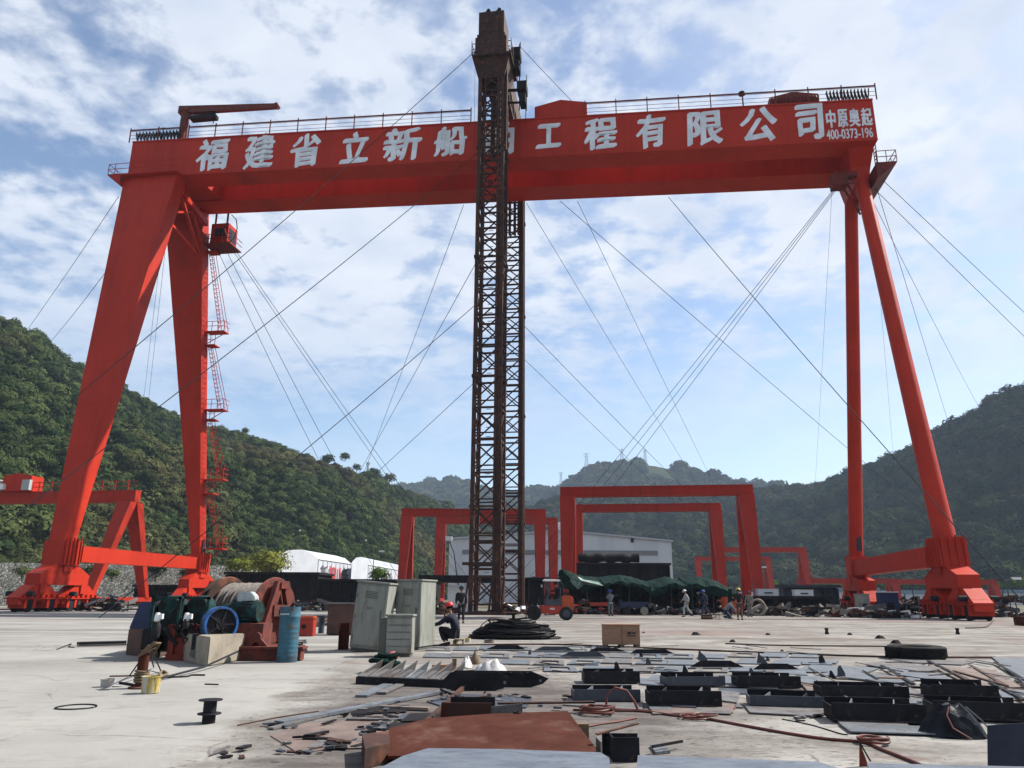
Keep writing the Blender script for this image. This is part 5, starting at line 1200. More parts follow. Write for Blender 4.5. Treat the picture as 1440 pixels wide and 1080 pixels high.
# ------------------------------------------------ cabinets
def cabinet(label, pxl, pxr, pybase, pytop, dep, lean=0.0, rz=0.0, doors=True, side=None, name='electrical_cabinet', group='grey electrical cabinets', vent=False):
    a, b = G(pxl, pybase), G(pxr, pybase); w = (b-a).length; h = at((pxl+pxr)/2, pytop, a.y).z; c = (a+b)/2
    t = thing(name, label, 'cabinet', c, 0, group); t.rotation_euler = (0, lean, rz)
    MB().bx(-w/2, w/2, 0, dep, .07, h).build('carcass', 'grey_cab', t, bevel=.012)
    MB().bx(-w/2+.03, w/2-.03, .03, dep-.03, 0, .07).build('plinth', 'cab_dark', t)
    MB().bx(-w/2-.03, w/2+.03, -.04, dep+.03, h, h+.045).build('top_cover', 'grey_cab', t, bevel=.01)
    if doors:
        d = MB().bx(-w/2+.06, w/2-.06, -.028, -.003, .14, h-.06).build('door', 'grey_cab', t, bevel=.006)
        MB().bx(w/2-.12, w/2-.09, -.05, -.028, h*.5, h*.5+.18).build('handle', 'cab_dark', d)
        for q_ in range(5): MB().bx(-w*.2, w*.2, -.034, -.029, h-.34+q_*.035, h-.325+q_*.035).build('vent_slot', 'cab_dark', d)
        MB().bx(-.07, .07, -.033, -.029, h*.62, h*.62+.05).build('nameplate', 'plate', d)
        for z in (.3, h*.5, h-.3): MB().bx(-w/2+.04, -w/2+.06, -.03, -.004, z-.05, z+.05).build('hinge', 'cab_dark', t)
    return t, w, h
cabinet('left tall grey cabinet, leaning a little to the right', 489, 536, 917, 820, .75, lean=.085, rz=-.10)
cabinet('right tall grey cabinet, widest, standing upright', 552, 591, 914, 817, .95, rz=-.30)
t, w, h = cabinet('low grey cabinet of five drawers in front of the tall ones', 541, 578, 924, 867, .4, doors=False, name='drawer_cabinet', rz=-.05)
for k in range(5): dw = MB().bx(-w/2+.02, w/2-.02, -.025, -.003, .08+k*(h-.1)/5, .08+(k+1)*(h-.1)/5-.025).build('drawer', 'grey_cab', t, bevel=.004)
MB().bx(-w/2-.16, -w/2-.01, .02, .35, .02, h-.03).build('side_louvre', 'cab_dark', t)
p = at(484, 915, 19.6); t = thing('rust_board', 'narrow rust brown plate standing against the left cabinet', 'plate', (p.x, 19.6, 0)); MB().bx(-.14, .1, -.02, .02, 0, .62).build('panel', 'rust2', t); MB().bx(-.14, -.11, -.08, -.02, 0, .62).build('flange', 'rust2', t)
p = at(482, 868, 27); t = thing('storage_box', 'brown grey box half hidden left of the leaning cabinet', 'box', (p.x, 27, 0)); MB().bx(-.45, .8, -.3, .3, .02, .98).build('body', 'brownconc', t, bevel=.02); MB().bx(-.5, .85, -.35, .35, .98, 1.03).build('lid', 'plate2', t)
t = thing('hard_hat', 'small red and white cap lying at the foot of the drawer cabinet', 'hard hat', G(552, 925)); MB().lathe((0, 0, 0), [(.135, 0), (.14, .02), (.11, .03), (.10, .08), (.06, .12), (.01, .135)], n=22).build('shell', mat('red_plastic', (.5, .05, .07), (.6, .25, .25), 20, .4), t, smooth=True); MB().bx(-.03, .03, -.145, -.09, .02, .06).build('badge', 'white', t)
# ------------------------------------------------ post, ropes, pail, spool
t = thing('anchor_post', 'rusty round anchor post wrapped in rope at the left', 'post', G(197, 968))
MB().lathe((0, 0, 0), [(.16, 0), (.16, .02), (.075, .03), (.07, .48), (.075, .5), (.01, .5)], n=20).build('post', 'rust2', t, smooth=True)
mb = MB(); rr = random.Random(5)
for k in range(5): 
    pts = [(.085*math.cos(a_), .085*math.sin(a_), .10+k*.03+.01*math.sin(a_+k)) for a_ in np.arange(0, 6.5, .4)]; mb.tube(pts, .016, 6)
for k in range(6): mb.tube([(-.05, -.08, .42), (.08+.1*rr.random(), -.1, .52+.1*rr.random()), (.2, .02, .6), (.06, .1, .4)], .012, 6)
mb.build('lashing', 'pallet', t, smooth=True)
def strand(label, pts, r, m_, cat='rope', name='rope', group=None, zs=None):
    ps = [G(*p) if len(p) == 2 else (G(p[0], p[1], p[2])) for p in pts]; o_ = ps[0]*1.0; o_.z = 0
    # smooth the path
    out = []
    n = len(ps)
    for i in range(n-1):
        p0, p1, p2, p3 = ps[max(i-1, 0)], ps[i], ps[i+1], ps[min(i+2, n-1)]
        for k in range(6):
            s_ = k/6; out.append(.5*((2*p1) + (p2-p0)*s_ + (2*p0-5*p1+4*p2-p3)*s_*s_ + (3*p1-p0-3*p2+p3)*s_**3))
    out.append(ps[-1]); out = [Vector((p.x, p.y, max(p.z, r))) - o_ for p in out]
    mb = MB().tube(out, r, 6); return tag(mb.build(name, m_, loc=o_, smooth=True), label, cat, group)
a = G(222, 958); b = at(337, 915, 15.6)
o_ = a; mb = MB().tube([(0, 0, .03), (b-a)*.5+Vector((0, 0, -.05)), b-a], .018, 7); tag(mb.build('rope', 'wire', loc=o_, smooth=True), 'taut dark cable running from the post to the concrete block', 'rope')
for k, (x, y, lab) in enumerate(((182, 952, 'left prop rod leaning from the post lashing'), (226, 945, 'right prop rod leaning from the post lashing'), (216, 940, 'middle prop rod leaning from the post lashing'))):
    a = G(x, y); b = at(212-k*2, 908, 11.4); mb = MB().tube([(0, 0, .02), b-a], .012, 6); tag(mb.build('prop_rod', 'wire', loc=a), lab, 'rod', 'rods propped on the anchor post')
strand('frayed rope end lying between the post and the block', [(213, 966), (222, 960), (227, 953), (235, 950), (228, 946), (219, 955), (212, 962)], .022, 'pallet')
strand('short dark rod left of the anchor post', [(168, 962), (180, 963.5), (197, 967)], .018, 'black', 'rod', 'rod')
strand('thin rod crossing behind the anchor post', [(154, 952), (175, 951.5), (192, 951)], .012, 'rust', 'rod', 'rod')
strand('bent dark rebar lying right of the paint pail', [(233, 953.5), (262, 952.5), (270, 950.5), (288, 950.5)], .014, 'black', 'rod', 'rod')
strand('short rebar piece right of the bent one', [(288, 963), (307, 963.5)], .010, 'black', 'rod', 'rod')
strand('long hairline rod pointing to the steel offcuts', [(334, 1021), (390, 1010), (448, 1001)], .007, 'rust', 'rod', 'rod')
# coil spring like chain on the left
p0, p1 = G(108, 910), G(178, 908); mb = MB(); d = p1-p0; n = 26; pts = []
for i in range(n*8): f = i/(n*8); pts.append((d.x*f, d.y*f+.05*math.cos(i*.785), .07+.05*math.sin(i*.785)))
mb.tube(pts, .014, 5); tag(mb.build('coil_spring', 'cable', loc=p0, smooth=True), 'long black coiled hose stretching left from the brown block', 'coil')
strand('loose wire end left of the black coiled hose', [(80, 914), (92, 909), (100, 906), (97, 910), (104, 911)], .012, 'cable', 'wire', 'wire')
t = thing('paint_pail', 'small white paint pail with yellow drips by the post', 'pail', G(211, 975)); MB().lathe((0, 0, 0), [(.10, 0), (.11, .01), (.12, .20), (.128, .205), (.128, .215), (.11, .215), (.105, .03), (.01, .03)], n=26).build('bucket', mat('drip_stained_pail', (.62, .60, .56), (.60, .43, .05), 9, .6, stretch=(1, 1, .15), c3=(.12, .12, .1), s3=16, lo3=.58, hi3=.64), t, smooth=True)
MB().tube([(-.125, 0, .19), (-.1, -.06, .26), (0, -.09, .29), (.1, -.06, .26), (.125, 0, .19)], .005, 5).build('handle', 'wire', t)
t = thing('clear_jar', 'clear plastic tub lying left of the post', 'tub', G(150, 966)); MB().lathe((0, 0, 0), [(.08, 0), (.09, .10), (.095, .11), (.085, .11), (.078, .01), (.01, .01)], n=22).build('body', mat('cloudy_plastic', (.52, .5, .47), rough=.3), t, smooth=True); MB().lathe((.12, .05, 0), [(.06, 0), (.07, .015), (.01, .015)], n=18).build('lid', 'bag', t)
t = thing('cable_spool', 'small black cable spool standing on end', 'spool', G(293, 1017)); r_ = .115
MB().lathe((0, 0, 0), [(.065, 0), (.065, .23)], n=24).build('core', 'black', t, smooth=True)
for z in (.085, .215): MB().lathe((0, 0, z), [(.03, 0), (r_, 0), (r_+.004, .006), (r_, .012), (.03, .012)], n=32).build('flange', 'black', t, smooth=True)
torus_coil('wire_ring', 'thin dark wire ring lying flat on the cement at left', G(108, 995), .21, .008, 1, 'cable', 'ring', h=.0, jit=0)
# steel sections lying behind (railway like channel)
strand('bundle of dark pipes lying behind the cabinets, upper', [(398, 885), (430, 880), (490, 868)], .09, 'rust', 'pipe', 'pipe', 'dark pipes behind the cabinets')
strand('bundle of dark pipes lying behind the cabinets, lower', [(402, 888), (450, 881), (492, 875)], .07, 'dark', 'pipe', 'pipe', 'dark pipes behind the cabinets')
t = thing('bollard', 'short grey capped bollard on the dark pipes', 'bollard', (at(452, 880, 28).x, 28, 0)); MB().lathe((0, 0, 0), [(.1, 0), (.1, .5), (.3, .52), (.3, .6), (.01, .62)], n=18).build('post', 'slate', t)
for px, py, s_, lab in ((72, 853, .55, 'small dark bollard before the left bogies'), (1163, 889, .22, 'small black lump on the yard below the far pipe leg'), (1347, 889, .22, 'small black lump on the yard below the near pipe leg')):
    p = G(px, py+3); t = thing('bollard', lab, 'bollard', p); MB().lathe((0, 0, 0), [(.35*s_, 0), (.3*s_, .3*s_), (.22*s_, .6*s_), (.32*s_, .8*s_), (.30*s_, s_), (.01, 1.02*s_)], n=14).build('body', 'black', t)
# thin dark rail strip across the yard in front of the left bogies
p = G(-60, 858); q = G(300, 858); mb = MB(); mb.beam((0, 0, .06), (q-p)+Vector((0, 0, .06)), .5, .12); tag(mb.build('rail_kerb', 'brownconc', loc=p), 'low brown kerb strip in front of the left crane bogies', 'kerb')

# ------------------------------------------------ cable pile, crate, tyre
p = G(722, 898); rr = random.Random(8); t = thing('cable_pile', 'large heap of black rubber cable coiled on the yard', 'cable pile', p); mb = MB()
sx, sy, sz = 1.32, .75, .50
for k in range(64):
    f = k/64; s_ = 1.0-.60*f**1.3; z0 = .03 + sz*f*.92; pts = []; ph = rr.random()*6.28; dx, dy = rr.gauss(0, .10), rr.gauss(0, .06); tilt = rr.gauss(0, .07)
    for i in range(33):
        a_ = 2*math.pi*i/32; q = s_*(1+.05*math.sin(2*a_+ph)+.03*math.sin(5*a_+ph)); x, y = dx+sx*q*math.cos(a_), dy+sy*q*math.sin(a_)
        pts.append((x, y, max(.03, z0+tilt*math.cos(a_+ph)+.015*math.sin(4*a_+ph))))
    mb.tube(pts, .026, 6, caps=False)
mb.build('cable', 'cable', t, smooth=True)
mb = MB(); mb.lathe((0, 0, 0), [(1.25, .02), (1.1, .22), (.75, .40), (.3, .48), (.01, .49)], n=30); mb.v = [(v[0]*.98, v[1]*.6, v[2]) for v in mb.v]; mb.build('inner_coils', 'cable', t, smooth=True)
mb = MB(); mb.tube([(-1.1, -.1, .25), (-.95, -.15, .45), (-.7, -.1, .62), (-.45, -.1, .58), (-.25, 0, .48)], .016, 6); mb.build('hose', 'hose', t)
mb = MB()
for k in range(3): mb.tube([(.95+.14*math.cos(a_), -.1+.02*k, .26+.14*math.sin(a_)+.02*k) for a_ in np.arange(0, 6.4, .4)], .018, 6)
mb.build('loop', 'cable', t)
mb = MB(); mb.bx(-.12, .12, -.06, .06, .45, .5); mb.bx(-.05, .05, -.03, .03, .45, .75); mb.bx(-.3, .42, -.25, .25, .75, .79); tag(mb.build('stool', 'rust', loc=p), 'small rusty T topped stand on the heap of black cable', 'stand')
for k, (px, py, m_, lab, r_, hh) in enumerate(((658, 901, 'yellow', 'yellow tape roll behind the squatting man', .08, .11), (688, 902, 'plate2', 'pale flat tin at the left foot of the cable heap', .14, .09), (641, 905, 'pallet', 'small brown can beside the squatting man', .08, .12))):
    t = thing('tin', lab, 'tin', G(px, py+2)); MB().lathe((0, 0, 0), [(r_, 0), (r_, hh), (r_*.9, hh), (r_*.85, hh-.02), (.01, hh-.02)], n=20).build('can', m_, t); MB().lathe((0, 0, hh*.3), [(r_+.002, 0), (r_+.002, hh*.3)], n=20).build('band', 'yellow' if k != 1 else 'wood', t)
a, b = G(850, 911), G(900, 911); w = (b-a).length; h = at(875, 878, a.y).z
t = thing('wooden_crate', 'reddish plywood crate on skids standing alone on the yard', 'crate', (a+b)/2, -.03)
MB().bx(-w/2, w/2, 0, .6, .075, h-.02).build('side_panel', 'wood', t)
mb = MB()
for x in (-w/2+.06, 0, w/2-.06): mb.bx(x-.05, x+.05, -.01, .62, 0, .073)
mb.build('skid', 'pallet', t)
MB().bx(-w/2-.02, w/2+.02, -.02, .62, h-.02, h).build('lid', 'wood', t)
MB().bx(-.012, .012, -.006, 0, .08, h-.02).build('batten', 'pallet', t)
me = text_mesh('SRW', .085, 0.004, .001); me.materials.clear(); me.materials.append(M['black']); o_ = bpy.data.objects.new('stencil', me); COL.objects.link(o_); o_.parent = t; o_.location = (w*.27, -.004, h*.62); o_.rotation_euler = (R(90), 0, 0); o_.scale = (1.25, 1, 1)
MB().bx(w*.27-.12, w*.27+.12, -.003, -.001, h*.62-.075, h*.62-.05).build('stencil_bar', 'black', t)
p = G(1304, 929); p.y += .45; Rt = 36/1080*p.y; t = thing('tyre', 'worn black lorry tyre lying flat near the right edge', 'tyre', p)
mb = MB(); mb.lathe((0, 0, 0), [(Rt*.55, .02), (Rt*.9, 0), (Rt*.985, .03), (Rt, .07), (Rt, .21), (Rt*.985, .25), (Rt*.9, .28), (Rt*.55, .26), (Rt*.53, .2), (Rt*.53, .08), (Rt*.55, .02)], n=60)
for k in range(60): a_ = k*2*math.pi/60; c_ = Vector((math.cos(a_), math.sin(a_), 0)); s_ = Vector((-c_.y, c_.x, 0)); mb.beam(c_*(Rt+.004)+Vector((0, 0, .05)), c_*(Rt+.004)+Vector((0, 0, .125)) + s_*.03, .035, .02); mb.beam(c_*(Rt+.004)+Vector((0, 0, .145)), c_*(Rt+.004)+Vector((0, 0, .235)) - s_*.03, .035, .02)
mb.build('tread', 'rubber', t, smooth=True); MB().lathe((0, 0, .05), [(Rt*.54, 0), (Rt*.42, .01), (Rt*.40, .12), (Rt*.54, .15)], n=40).build('bead', 'rubber', t, smooth=True)

# ================================================================ STEEL PARTS LAID OUT ON THE YARD
ORD = ['first', 'second', 'third', 'fourth', 'fifth', 'sixth', 'seventh', 'eighth', 'ninth', 'tenth', 'eleventh', 'twelfth', 'thirteenth', 'fourteenth', 'fifteenth', 'sixteenth', 'seventeenth', 'eighteenth', 'nineteenth', 'twentieth']
def frame_tray(label, px0, px1, pyb, ht=.15, dep=.45, rz=0.0, m_='slate', webs=2, seed=1, tall_back=.0):
    a, b = G(px0, pyb), G(px1, pyb); w = (b-a).length; c = (a+b)/2; rr = random.Random(seed)
    t = thing('open_cradle', label, 'steel frame', c + Vector((0, 0, .03)), rz + rr.gauss(0, .05), 'black open steel frames laid out in rows')
    th = .012
    MB().bx(-w/2, w/2, 0, th, .005, ht).build('front_plate', m_, t)
    MB().bx(-w/2+.02, w/2-.03, dep-th, dep, .005, ht*(1.05+tall_back)).build('back_plate', 'black', t)
    MB().bx(-w/2, w/2, .0, dep, -.012, .002).build('base_plate', 'black', t)
    for k in range(webs):
        x = -w/2 + w*(k+.5+.12*(rr.random()-.5))/webs; MB().loft([(x-.06, th+.001, .003), (x-.048, th+.001, .003), (x-.048, th+.001, ht*.98), (x-.06, th+.001, ht*.98)], [(x+.06, dep-th-.001, .003), (x+.072, dep-th-.001, .003), (x+.072, dep-th-.001, ht*.98), (x+.06, dep-th-.001, ht*.98)]).build('web', 'plate' if (k+seed) % 3 else 'black', t)
    for s in (-1, 1): MB().bx(s*(w/2-.006)-.006, s*(w/2-.006)+.006, th+.001, dep-th-.001 if s < 0 else dep*.5, .003, ht*.8).build('end_plate', m_, t)
    return t
pad = lambda px0, px1, py0, py1, m_, lab, rz=0, sk=0, z=.012: None
trays = [(822, 900, 962, .17, 'black', 'back row, the leftmost one'), (808, 901, 989, .15, 'slate', 'front row, leftmost, with a bluish front'), (939, 1021, 967, .14, 'slate', 'back row, second from the left'),
         (915, 1015, 996, .19, 'black', 'front row, second from the left, all black'), (1040, 1126, 969, .17, 'black', 'back row, third from the left'), (1058, 1158, 997, .13, 'slate', 'front row, third from the left, bluish front'),
         (1160, 1276, 984, .16, 'black', 'back row, fourth from the left'), (1176, 1300, 1019, .20, 'black', 'front row, fourth from the left, long and black'), (1316, 1402, 985, .18, 'black', 'back row, rightmost one'),
         (1322, 1446, 1016, .20, 'black', 'front row, the rightmost, partly behind the black bag')]
for i, (x0, x1, yb, ht, m_, lab) in enumerate(trays):
    frame_tray('black open steel frame in the '+lab, x0, x1, yb, ht*.86, .45, rz=(-.04 if i < 5 else -.12-.02*(i-5)), m_=m_, seed=i, tall_back=.15*(i % 3 == 2))
M['slate2x'] = M['slate']
def slab(name, label, pts, th, m_, cat='steel plate', z=0.004, group=None, hole=None, lift=0.0, tilt=None):
    """flat plate; outline given as yard points, hole as inner outline"""
    ps = [G(x, y, z) for x, y in pts]; c = sum(ps, Vector())/len(ps); c.z = z; ps = [p-c for p in ps]; mb = MB(); n = len(ps)
    up = Vector((0, 0, th))
    if hole:
        inn = [p*hole for p in ps]
        mb.v = [tuple(q) for q in ps+inn+[p+up for p in ps]+[p+up for p in inn]]
        for i in range(n):
            j = (i+1) % n; mb.f += [(i, j, 2*n+j, 2*n+i), (n+j, n+i, 3*n+i, 3*n+j), (2*n+i, 2*n+j, 3*n+j, 3*n+i), (j, i, n+i, n+j)]
    else: mb.loft(ps, [p+up for p in ps])
    o_ = mb.build(name, m_, loc=c)
    if tilt: o_.rotation_euler = tilt
    return tag(o_, label, cat, group)
# boards / plates below the front row
for i, (pts, m_, lab) in enumerate([([(806, 972), (792, 992), (903, 1000), (905, 980)], 'plate2', 'leftmost'), ([(912, 988), (918, 1005), (1030, 1003), (1034, 990)], 'brownplate', 'second'), ([(1046, 992), (1055, 1003), (1148, 1008), (1170, 998)], 'plate2', 'third'),
     ([(1160, 1000), (1186, 1022), (1280, 1030), (1275, 1012)], 'plate2', 'fourth'), ([(1180, 1018), (1196, 1030), (1322, 1034), (1330, 1024)], 'plate', 'fifth')]):
    slab('backing_plate', lab+' pale backing plate showing under the front row of black frames', pts, .012, m_, z=.004+.0035*i, group='backing plates under the black frames')
# pale cut plates in rows behind the frames
rows = [(912, 596, 905, 8, 5), (922, 590, 1150, 13, 6), (931, 700, 1172, 10, 6.5), (941, 760, 1180, 8, 7.5), (954, 905, 1160, 3, 8)]
rr = random.Random(12)
for r_i, (py, x0, x1, n, hpx) in enumerate(rows):
    for k in range(n):
        xa = x0 + (x1-x0)*k/n + rr.random()*5; wd = (x1-x0)/n*.92; sk = (rr.random()-.4)*9 + (xa-720)*.012; yy = py + (rr.random()-.5)*2.5
        if 615 < xa < 700 and py > 925: continue
        pts = [(xa, yy+hpx*.5), (xa+wd, yy+hpx*.5+1), (xa+wd+sk-3, yy-hpx*.5+1), (xa+sk+3, yy-hpx*.5)]
        slab('cut_plate', 'pale cut steel plate, '+ORD[k]+' from the left in the '+['farthest', 'second farthest', 'middle', 'second nearest', 'nearest'][r_i]+' row of thin plates', pts, .012+.012*rr.random(), 'plate' if rr.random() < .7 else 'plate2', z=.004+.012*r_i*.2, group='pale cut steel plates laid out in rows', hole=(.62 if rr.random() < .45 else None))
# larger plates on the right
big_pl = [([(1100, 926), (1180, 930), (1176, 934), (1092, 931)], 'plate'), ([(1142, 936), (1236, 941), (1215, 948), (1118, 943)], 'plate'), ([(1180, 944), (1290, 956), (1272, 963), (1150, 950)], 'plate'), ([(1244, 930), (1330, 941), (1300, 946), (1218, 936)], 'plate2'),
          ([(1262, 926), (1370, 932), (1352, 936), (1250, 931)], 'plate2'), ([(1305, 936), (1400, 944), (1440, 968), (1372, 969)], 'brownplate'), ([(1395, 925), (1470, 928), (1500, 962), (1440, 962)], 'plate'), ([(1250, 940), (1330, 952), (1345, 962), (1268, 951)], 'plate'),
          ([(1276, 968), (1330, 984), (1312, 996), (1264, 982)], 'plate2'), ([(1402, 972), (1480, 972), (1490, 984), (1410, 983)], 'plate'), ([(1020, 952), (1062, 956), (1058, 966), (1016, 962)], 'plate'), ([(1010, 972), (1040, 976), (1036, 990), (1008, 986)], 'plate2'),
          ([(900, 955), (936, 957), (934, 966), (900, 963)], 'plate'), ([(1126, 962), (1158, 968), (1176, 984), (1140, 978)], 'brownplate'), ([(1092, 938), (1130, 941), (1136, 951), (1088, 948)], 'plate'), ([(1400, 992), (1460, 996), (1470, 1006), (1398, 1002)], 'plate2')]
wh = ['far left corner', 'left of centre', 'behind the fourth frame', 'before the tyre', 'directly in front of the tyre', 'brown one right of the tyre', 'far right edge, pale', 'behind the rightmost frames', 'between the fourth and rightmost frames', 'right edge, beside the rightmost frame', 'between the second and third back frames', 'between the second and third front frames', 'between the first and second back frames', 'between the third and fourth back frames', 'behind the third frame', 'right edge, nearest the bag']
for i, (pts, m_) in enumerate(big_pl): slab('steel_plate', 'wide thin steel plate in the right field: '+wh[i], pts, .02, m_, z=.006+.004*(i % 4), group='wide thin steel plates in the right field')
rr = random.Random(41)
for i in range(44):
    px, py = 900+rr.random()*520, 948+rr.random()*56; w_ = 22+rr.random()*46; h_ = 3.5+rr.random()*4.5; sk = (rr.random()-.3)*16+(px-720)*.02
    if py > 1000-(px < 1160)*4: continue
    slab('cut_plate', 'thin grey cut plate lying between and under the black frames', [(px, py+h_), (px+w_, py+h_+1.5), (px+w_-sk*.2-rr.random()*8, py+1), (px-sk*.6+rr.random()*6, py)], .008, rr.choice(['plate', 'plate2', 'plate2', 'brownplate', 'slate2x']), z=.002+.0006*i, group='thin grey cut plates between the black frames')
# standing trapezoid plates; the shade on their fronts is put into the dark colour
def trap(label, b0, b1, t0, t1, yb, yt, m_='slate', gus=None):
    a, b = G(b0, yb), G(b1, yb); c = (a+b)/2; zt = at((t0+t1)/2, yt, c.y).z; w = (b-a).length; k = w/(b1-b0); mx = (b0+b1)/2
    t = thing('tapered_plate', label, 'steel plate', c+Vector((0, 0, .03)), 0, 'dark tapered plates standing behind the frames')
    MB().prism([(-w/2, 0), (w/2, 0), ((t1-mx)*k, zt-.03), ((t0-mx)*k, zt-.03)], 0, .012).build('web', m_, t)
    MB().bx(-w/2-.05, w/2+.08, -.12, .30, -.018, -.004).build('base_plate', 'plate', t)
    if gus:
        x = (gus-mx)*k; mb = MB(); mb.prism([(x-.09, zt-.03), (x+.10, zt-.03), (x+.05, zt+.05), (x-.02, zt+.11), (x-.05, zt+.17), (x-.08, zt+.03)], .002, .016); mb.build('gusset', 'slate', t)
for a_ in [('leftmost dark tapered plate, right of the squatting man', 683, 740, 698, 728, 915, 907, 'black'), ('dark tapered plate just left of the crate, bluish', 751, 808, 764, 797, 917, 909, 'slate'), ('nearer bluish tapered plate left of the crate', 788, 852, 803, 840, 925.5, 916, 'slate'),
           ('shade-dark tapered plate in front of the crate', 828, 880, 838, 866, 918, 911, 'black'), ('shade-dark tapered plate right of the crate', 886, 948, 896, 936, 921, 913, 'black'), ('tall shade-dark tapered plate with a gusset, middle', 971, 1046, 986, 1028, 940.5, 929, 'black', 989), ('shade-dark tapered plate with a gusset, right', 1060, 1124, 1072, 1108, 944, 933, 'black', 1073)]:
    trap(*a_)
for i, (px, py, h_, lab) in enumerate([(1157, 934, .16, 'rightmost, far'), (1184, 954, .17, 'standing behind the fourth frame, right one'), (1171, 958, .13, 'standing behind the fourth frame, left one'), (1080, 932, .1, 'small one right of the middle tapered plate'), (868, 945, .14, 'left, behind the first frame'), (912, 937, .13, 'between the crate and the middle plate'), (964, 950, .13, 'behind the second frame'), (1058, 955, .14, 'behind the third frame'), (902, 926, .1, 'tiny one right of the crate'), (745, 922, .09, 'left one on the pale plates')]):
    w = h_*.85; mb = MB(); mb.prism([(-w/2, 0), (w/2, 0), (w/2*.8, h_*.35), (.0, h_), (-w/2*.5, h_*.95)], 0, .014); mb.bx(-.012, .0, .014, h_*.6, 0, h_*.7)
    tag(mb.build('gusset_bracket', 'slate' if i % 2 else 'black', loc=G(px, py)+Vector((0, 0, .03)), rot=.3-.2*(i % 4)), 'small upright steel gusset, '+lab, 'bracket', 'small upright gussets among the plates')
# wood strip on the fourth frame
mb = MB().bx(-.16, .16, -.03, .03, 0, .02); tag(mb.build('wood_strip', 'wood', loc=G(1262, 980)+Vector((.0, .12, .215)), rot=-.1), 'bare wood strip lying on the fourth back row frame', 'wood strip')
# rib brackets row
a, b = G(500, 962), G(640, 968); d = b-a; t = thing('rib_panel', 'black base beam with leaning grey ribs in a row', 'steel panel', a)
ang = math.atan2(d.y, d.x); L_ = d.length; t.rotation_euler = (0, 0, ang)
MB().bx(0, L_, 0, .42, .0, .10).build('base_beam', 'black', t)
for k in range(8):
    x = .02 + k*L_/8.2; mb = MB(); mb.loft([(x, .02, .105), (x+.02, .02, .105), (x+.14, .40, .105), (x+.12, .40, .105)], [(x-.01, .02, .12), (x+.01, .02, .12), (x+.20, .44, .33), (x+.18, .44, .31)]); mb.loft([(x, .0, .104), (x+.14, .0, .104), (x+.16, .12, .104), (x+.02, .12, .104)], [(x, .0, .115), (x+.14, .0, .115), (x+.20, .3, .20), (x+.06, .3, .20)])
    mb.build('rib', 'plate2' if k != 4 else 'plate', t)
torus_coil('net_bundle', 'dark green bundle of netting behind the ribs', G(542, 946), .16, .035, 7, 'tarp', 'net', h=.26, seed=7, jit=.06)
for i, (x0, x1, yb, zt, lab) in enumerate([(618, 722, 971, .24, 'left, blunt ended'), (640, 773, 970, .20, 'right, pointed and longer')]):
    a, b = G(x0, yb), G(x1, yb); w = b.x-a.x; t = thing('keel_beam', 'long black steel beam, '+lab+', right of the ribs', 'steel beam', (a.x, a.y + .35*i, 0), 0, 'long black beams beside the ribs')
    MB().prism([(0, zt*.4), (.12, .0), (w-.25, 0), (w-.08, zt*.25), (w, zt*.6), (w-.2, zt), (.15, zt)], 0, .012).build('side_web', 'black', t)
    MB().prism([(0.05, zt*.4), (.15, .01), (w-.3, .01), (w-.12, zt*.25), (w-.06, zt*.6), (w-.25, zt*.98), (.18, zt*.98)], .30, .312).build('side_web', 'black', t)
    MB().bx(.12, w-.27, .013, .299, .02, .032).build('bottom_plate', 'dark', t)
    for k in range(4): x = .3+k*(w-.6)/3; MB().bx(x-.005, x+.005, .013, .299, .034, zt*.9).build('web', 'plate' if k > 1 else 'black', t)
    MB().lathe((w-.12, -.002, zt*.45), [(.005, -.01), (.02, -.01), (.02, .0), (.005, .0)], 'Y', 12).build('bolt', 'plate', t)
def rag(name, label, cat, px, py, w, d, h, m_, seed):
    rr = random.Random(seed); p = G(px, py); mb = MB(); n, m2 = 20, 12
    for i in range(n):
        for j in range(m2):
            x, y = (i/(n-1)-.5), (j/(m2-1)-.5); e = max(0, 1-(x*x+y*y)*3.8); z = h*e*(.55+.75*abs(mnoise.noise(Vector((x*4+seed, y*4, 1)))) + .18*abs(mnoise.noise(Vector((x*9, y*9+seed, 4)))))
            mb.v.append((x*w*(1+.1*mnoise.noise(Vector((y*4, seed, 0)))), y*d, z+.01))
    for i in range(n-1):
        for j in range(m2-1): a_ = i*m2+j; mb.f.append((a_, a_+m2, a_+m2+1, a_+1))
    return tag(mb.build(name, m_, loc=p, smooth=True), label, cat)
rag('plastic_sheet', 'crumpled white plastic sheet lying on the black beams', 'plastic sheet', 690, 948, .62, .5, .30, 'bag', 3)
rag('plastic_sheet', 'narrow white plastic scrap left of the crumpled sheet', 'plastic sheet', 656, 938, .22, .6, .22, 'bag', 9)
t = thing('hooded_bundle', 'small brown pointed bundle on the pale plates', 'bundle', G(668, 934)); MB().lathe((0, 0, 0), [(.10, 0), (.09, .08), (.05, .16), (.012, .24)], n=14).build('sack', 'pallet', t, smooth=True); MB().lathe((.02, 0, .1), [(.06, 0), (.065, .01), (.055, .02)], n=14).build('tie', 'brownplate', t)
t = thing('timber_offcut', 'pale timber offcut lying behind the ribs', 'timber', G(624, 944)); MB().box((0, 0, .06), (.42, .1, .10), rz=.1).build('plank', 'wood', t); MB().box((.18, .02, .15), (.05, .12, .12), rz=.3).build('cleat', 'pallet', t)
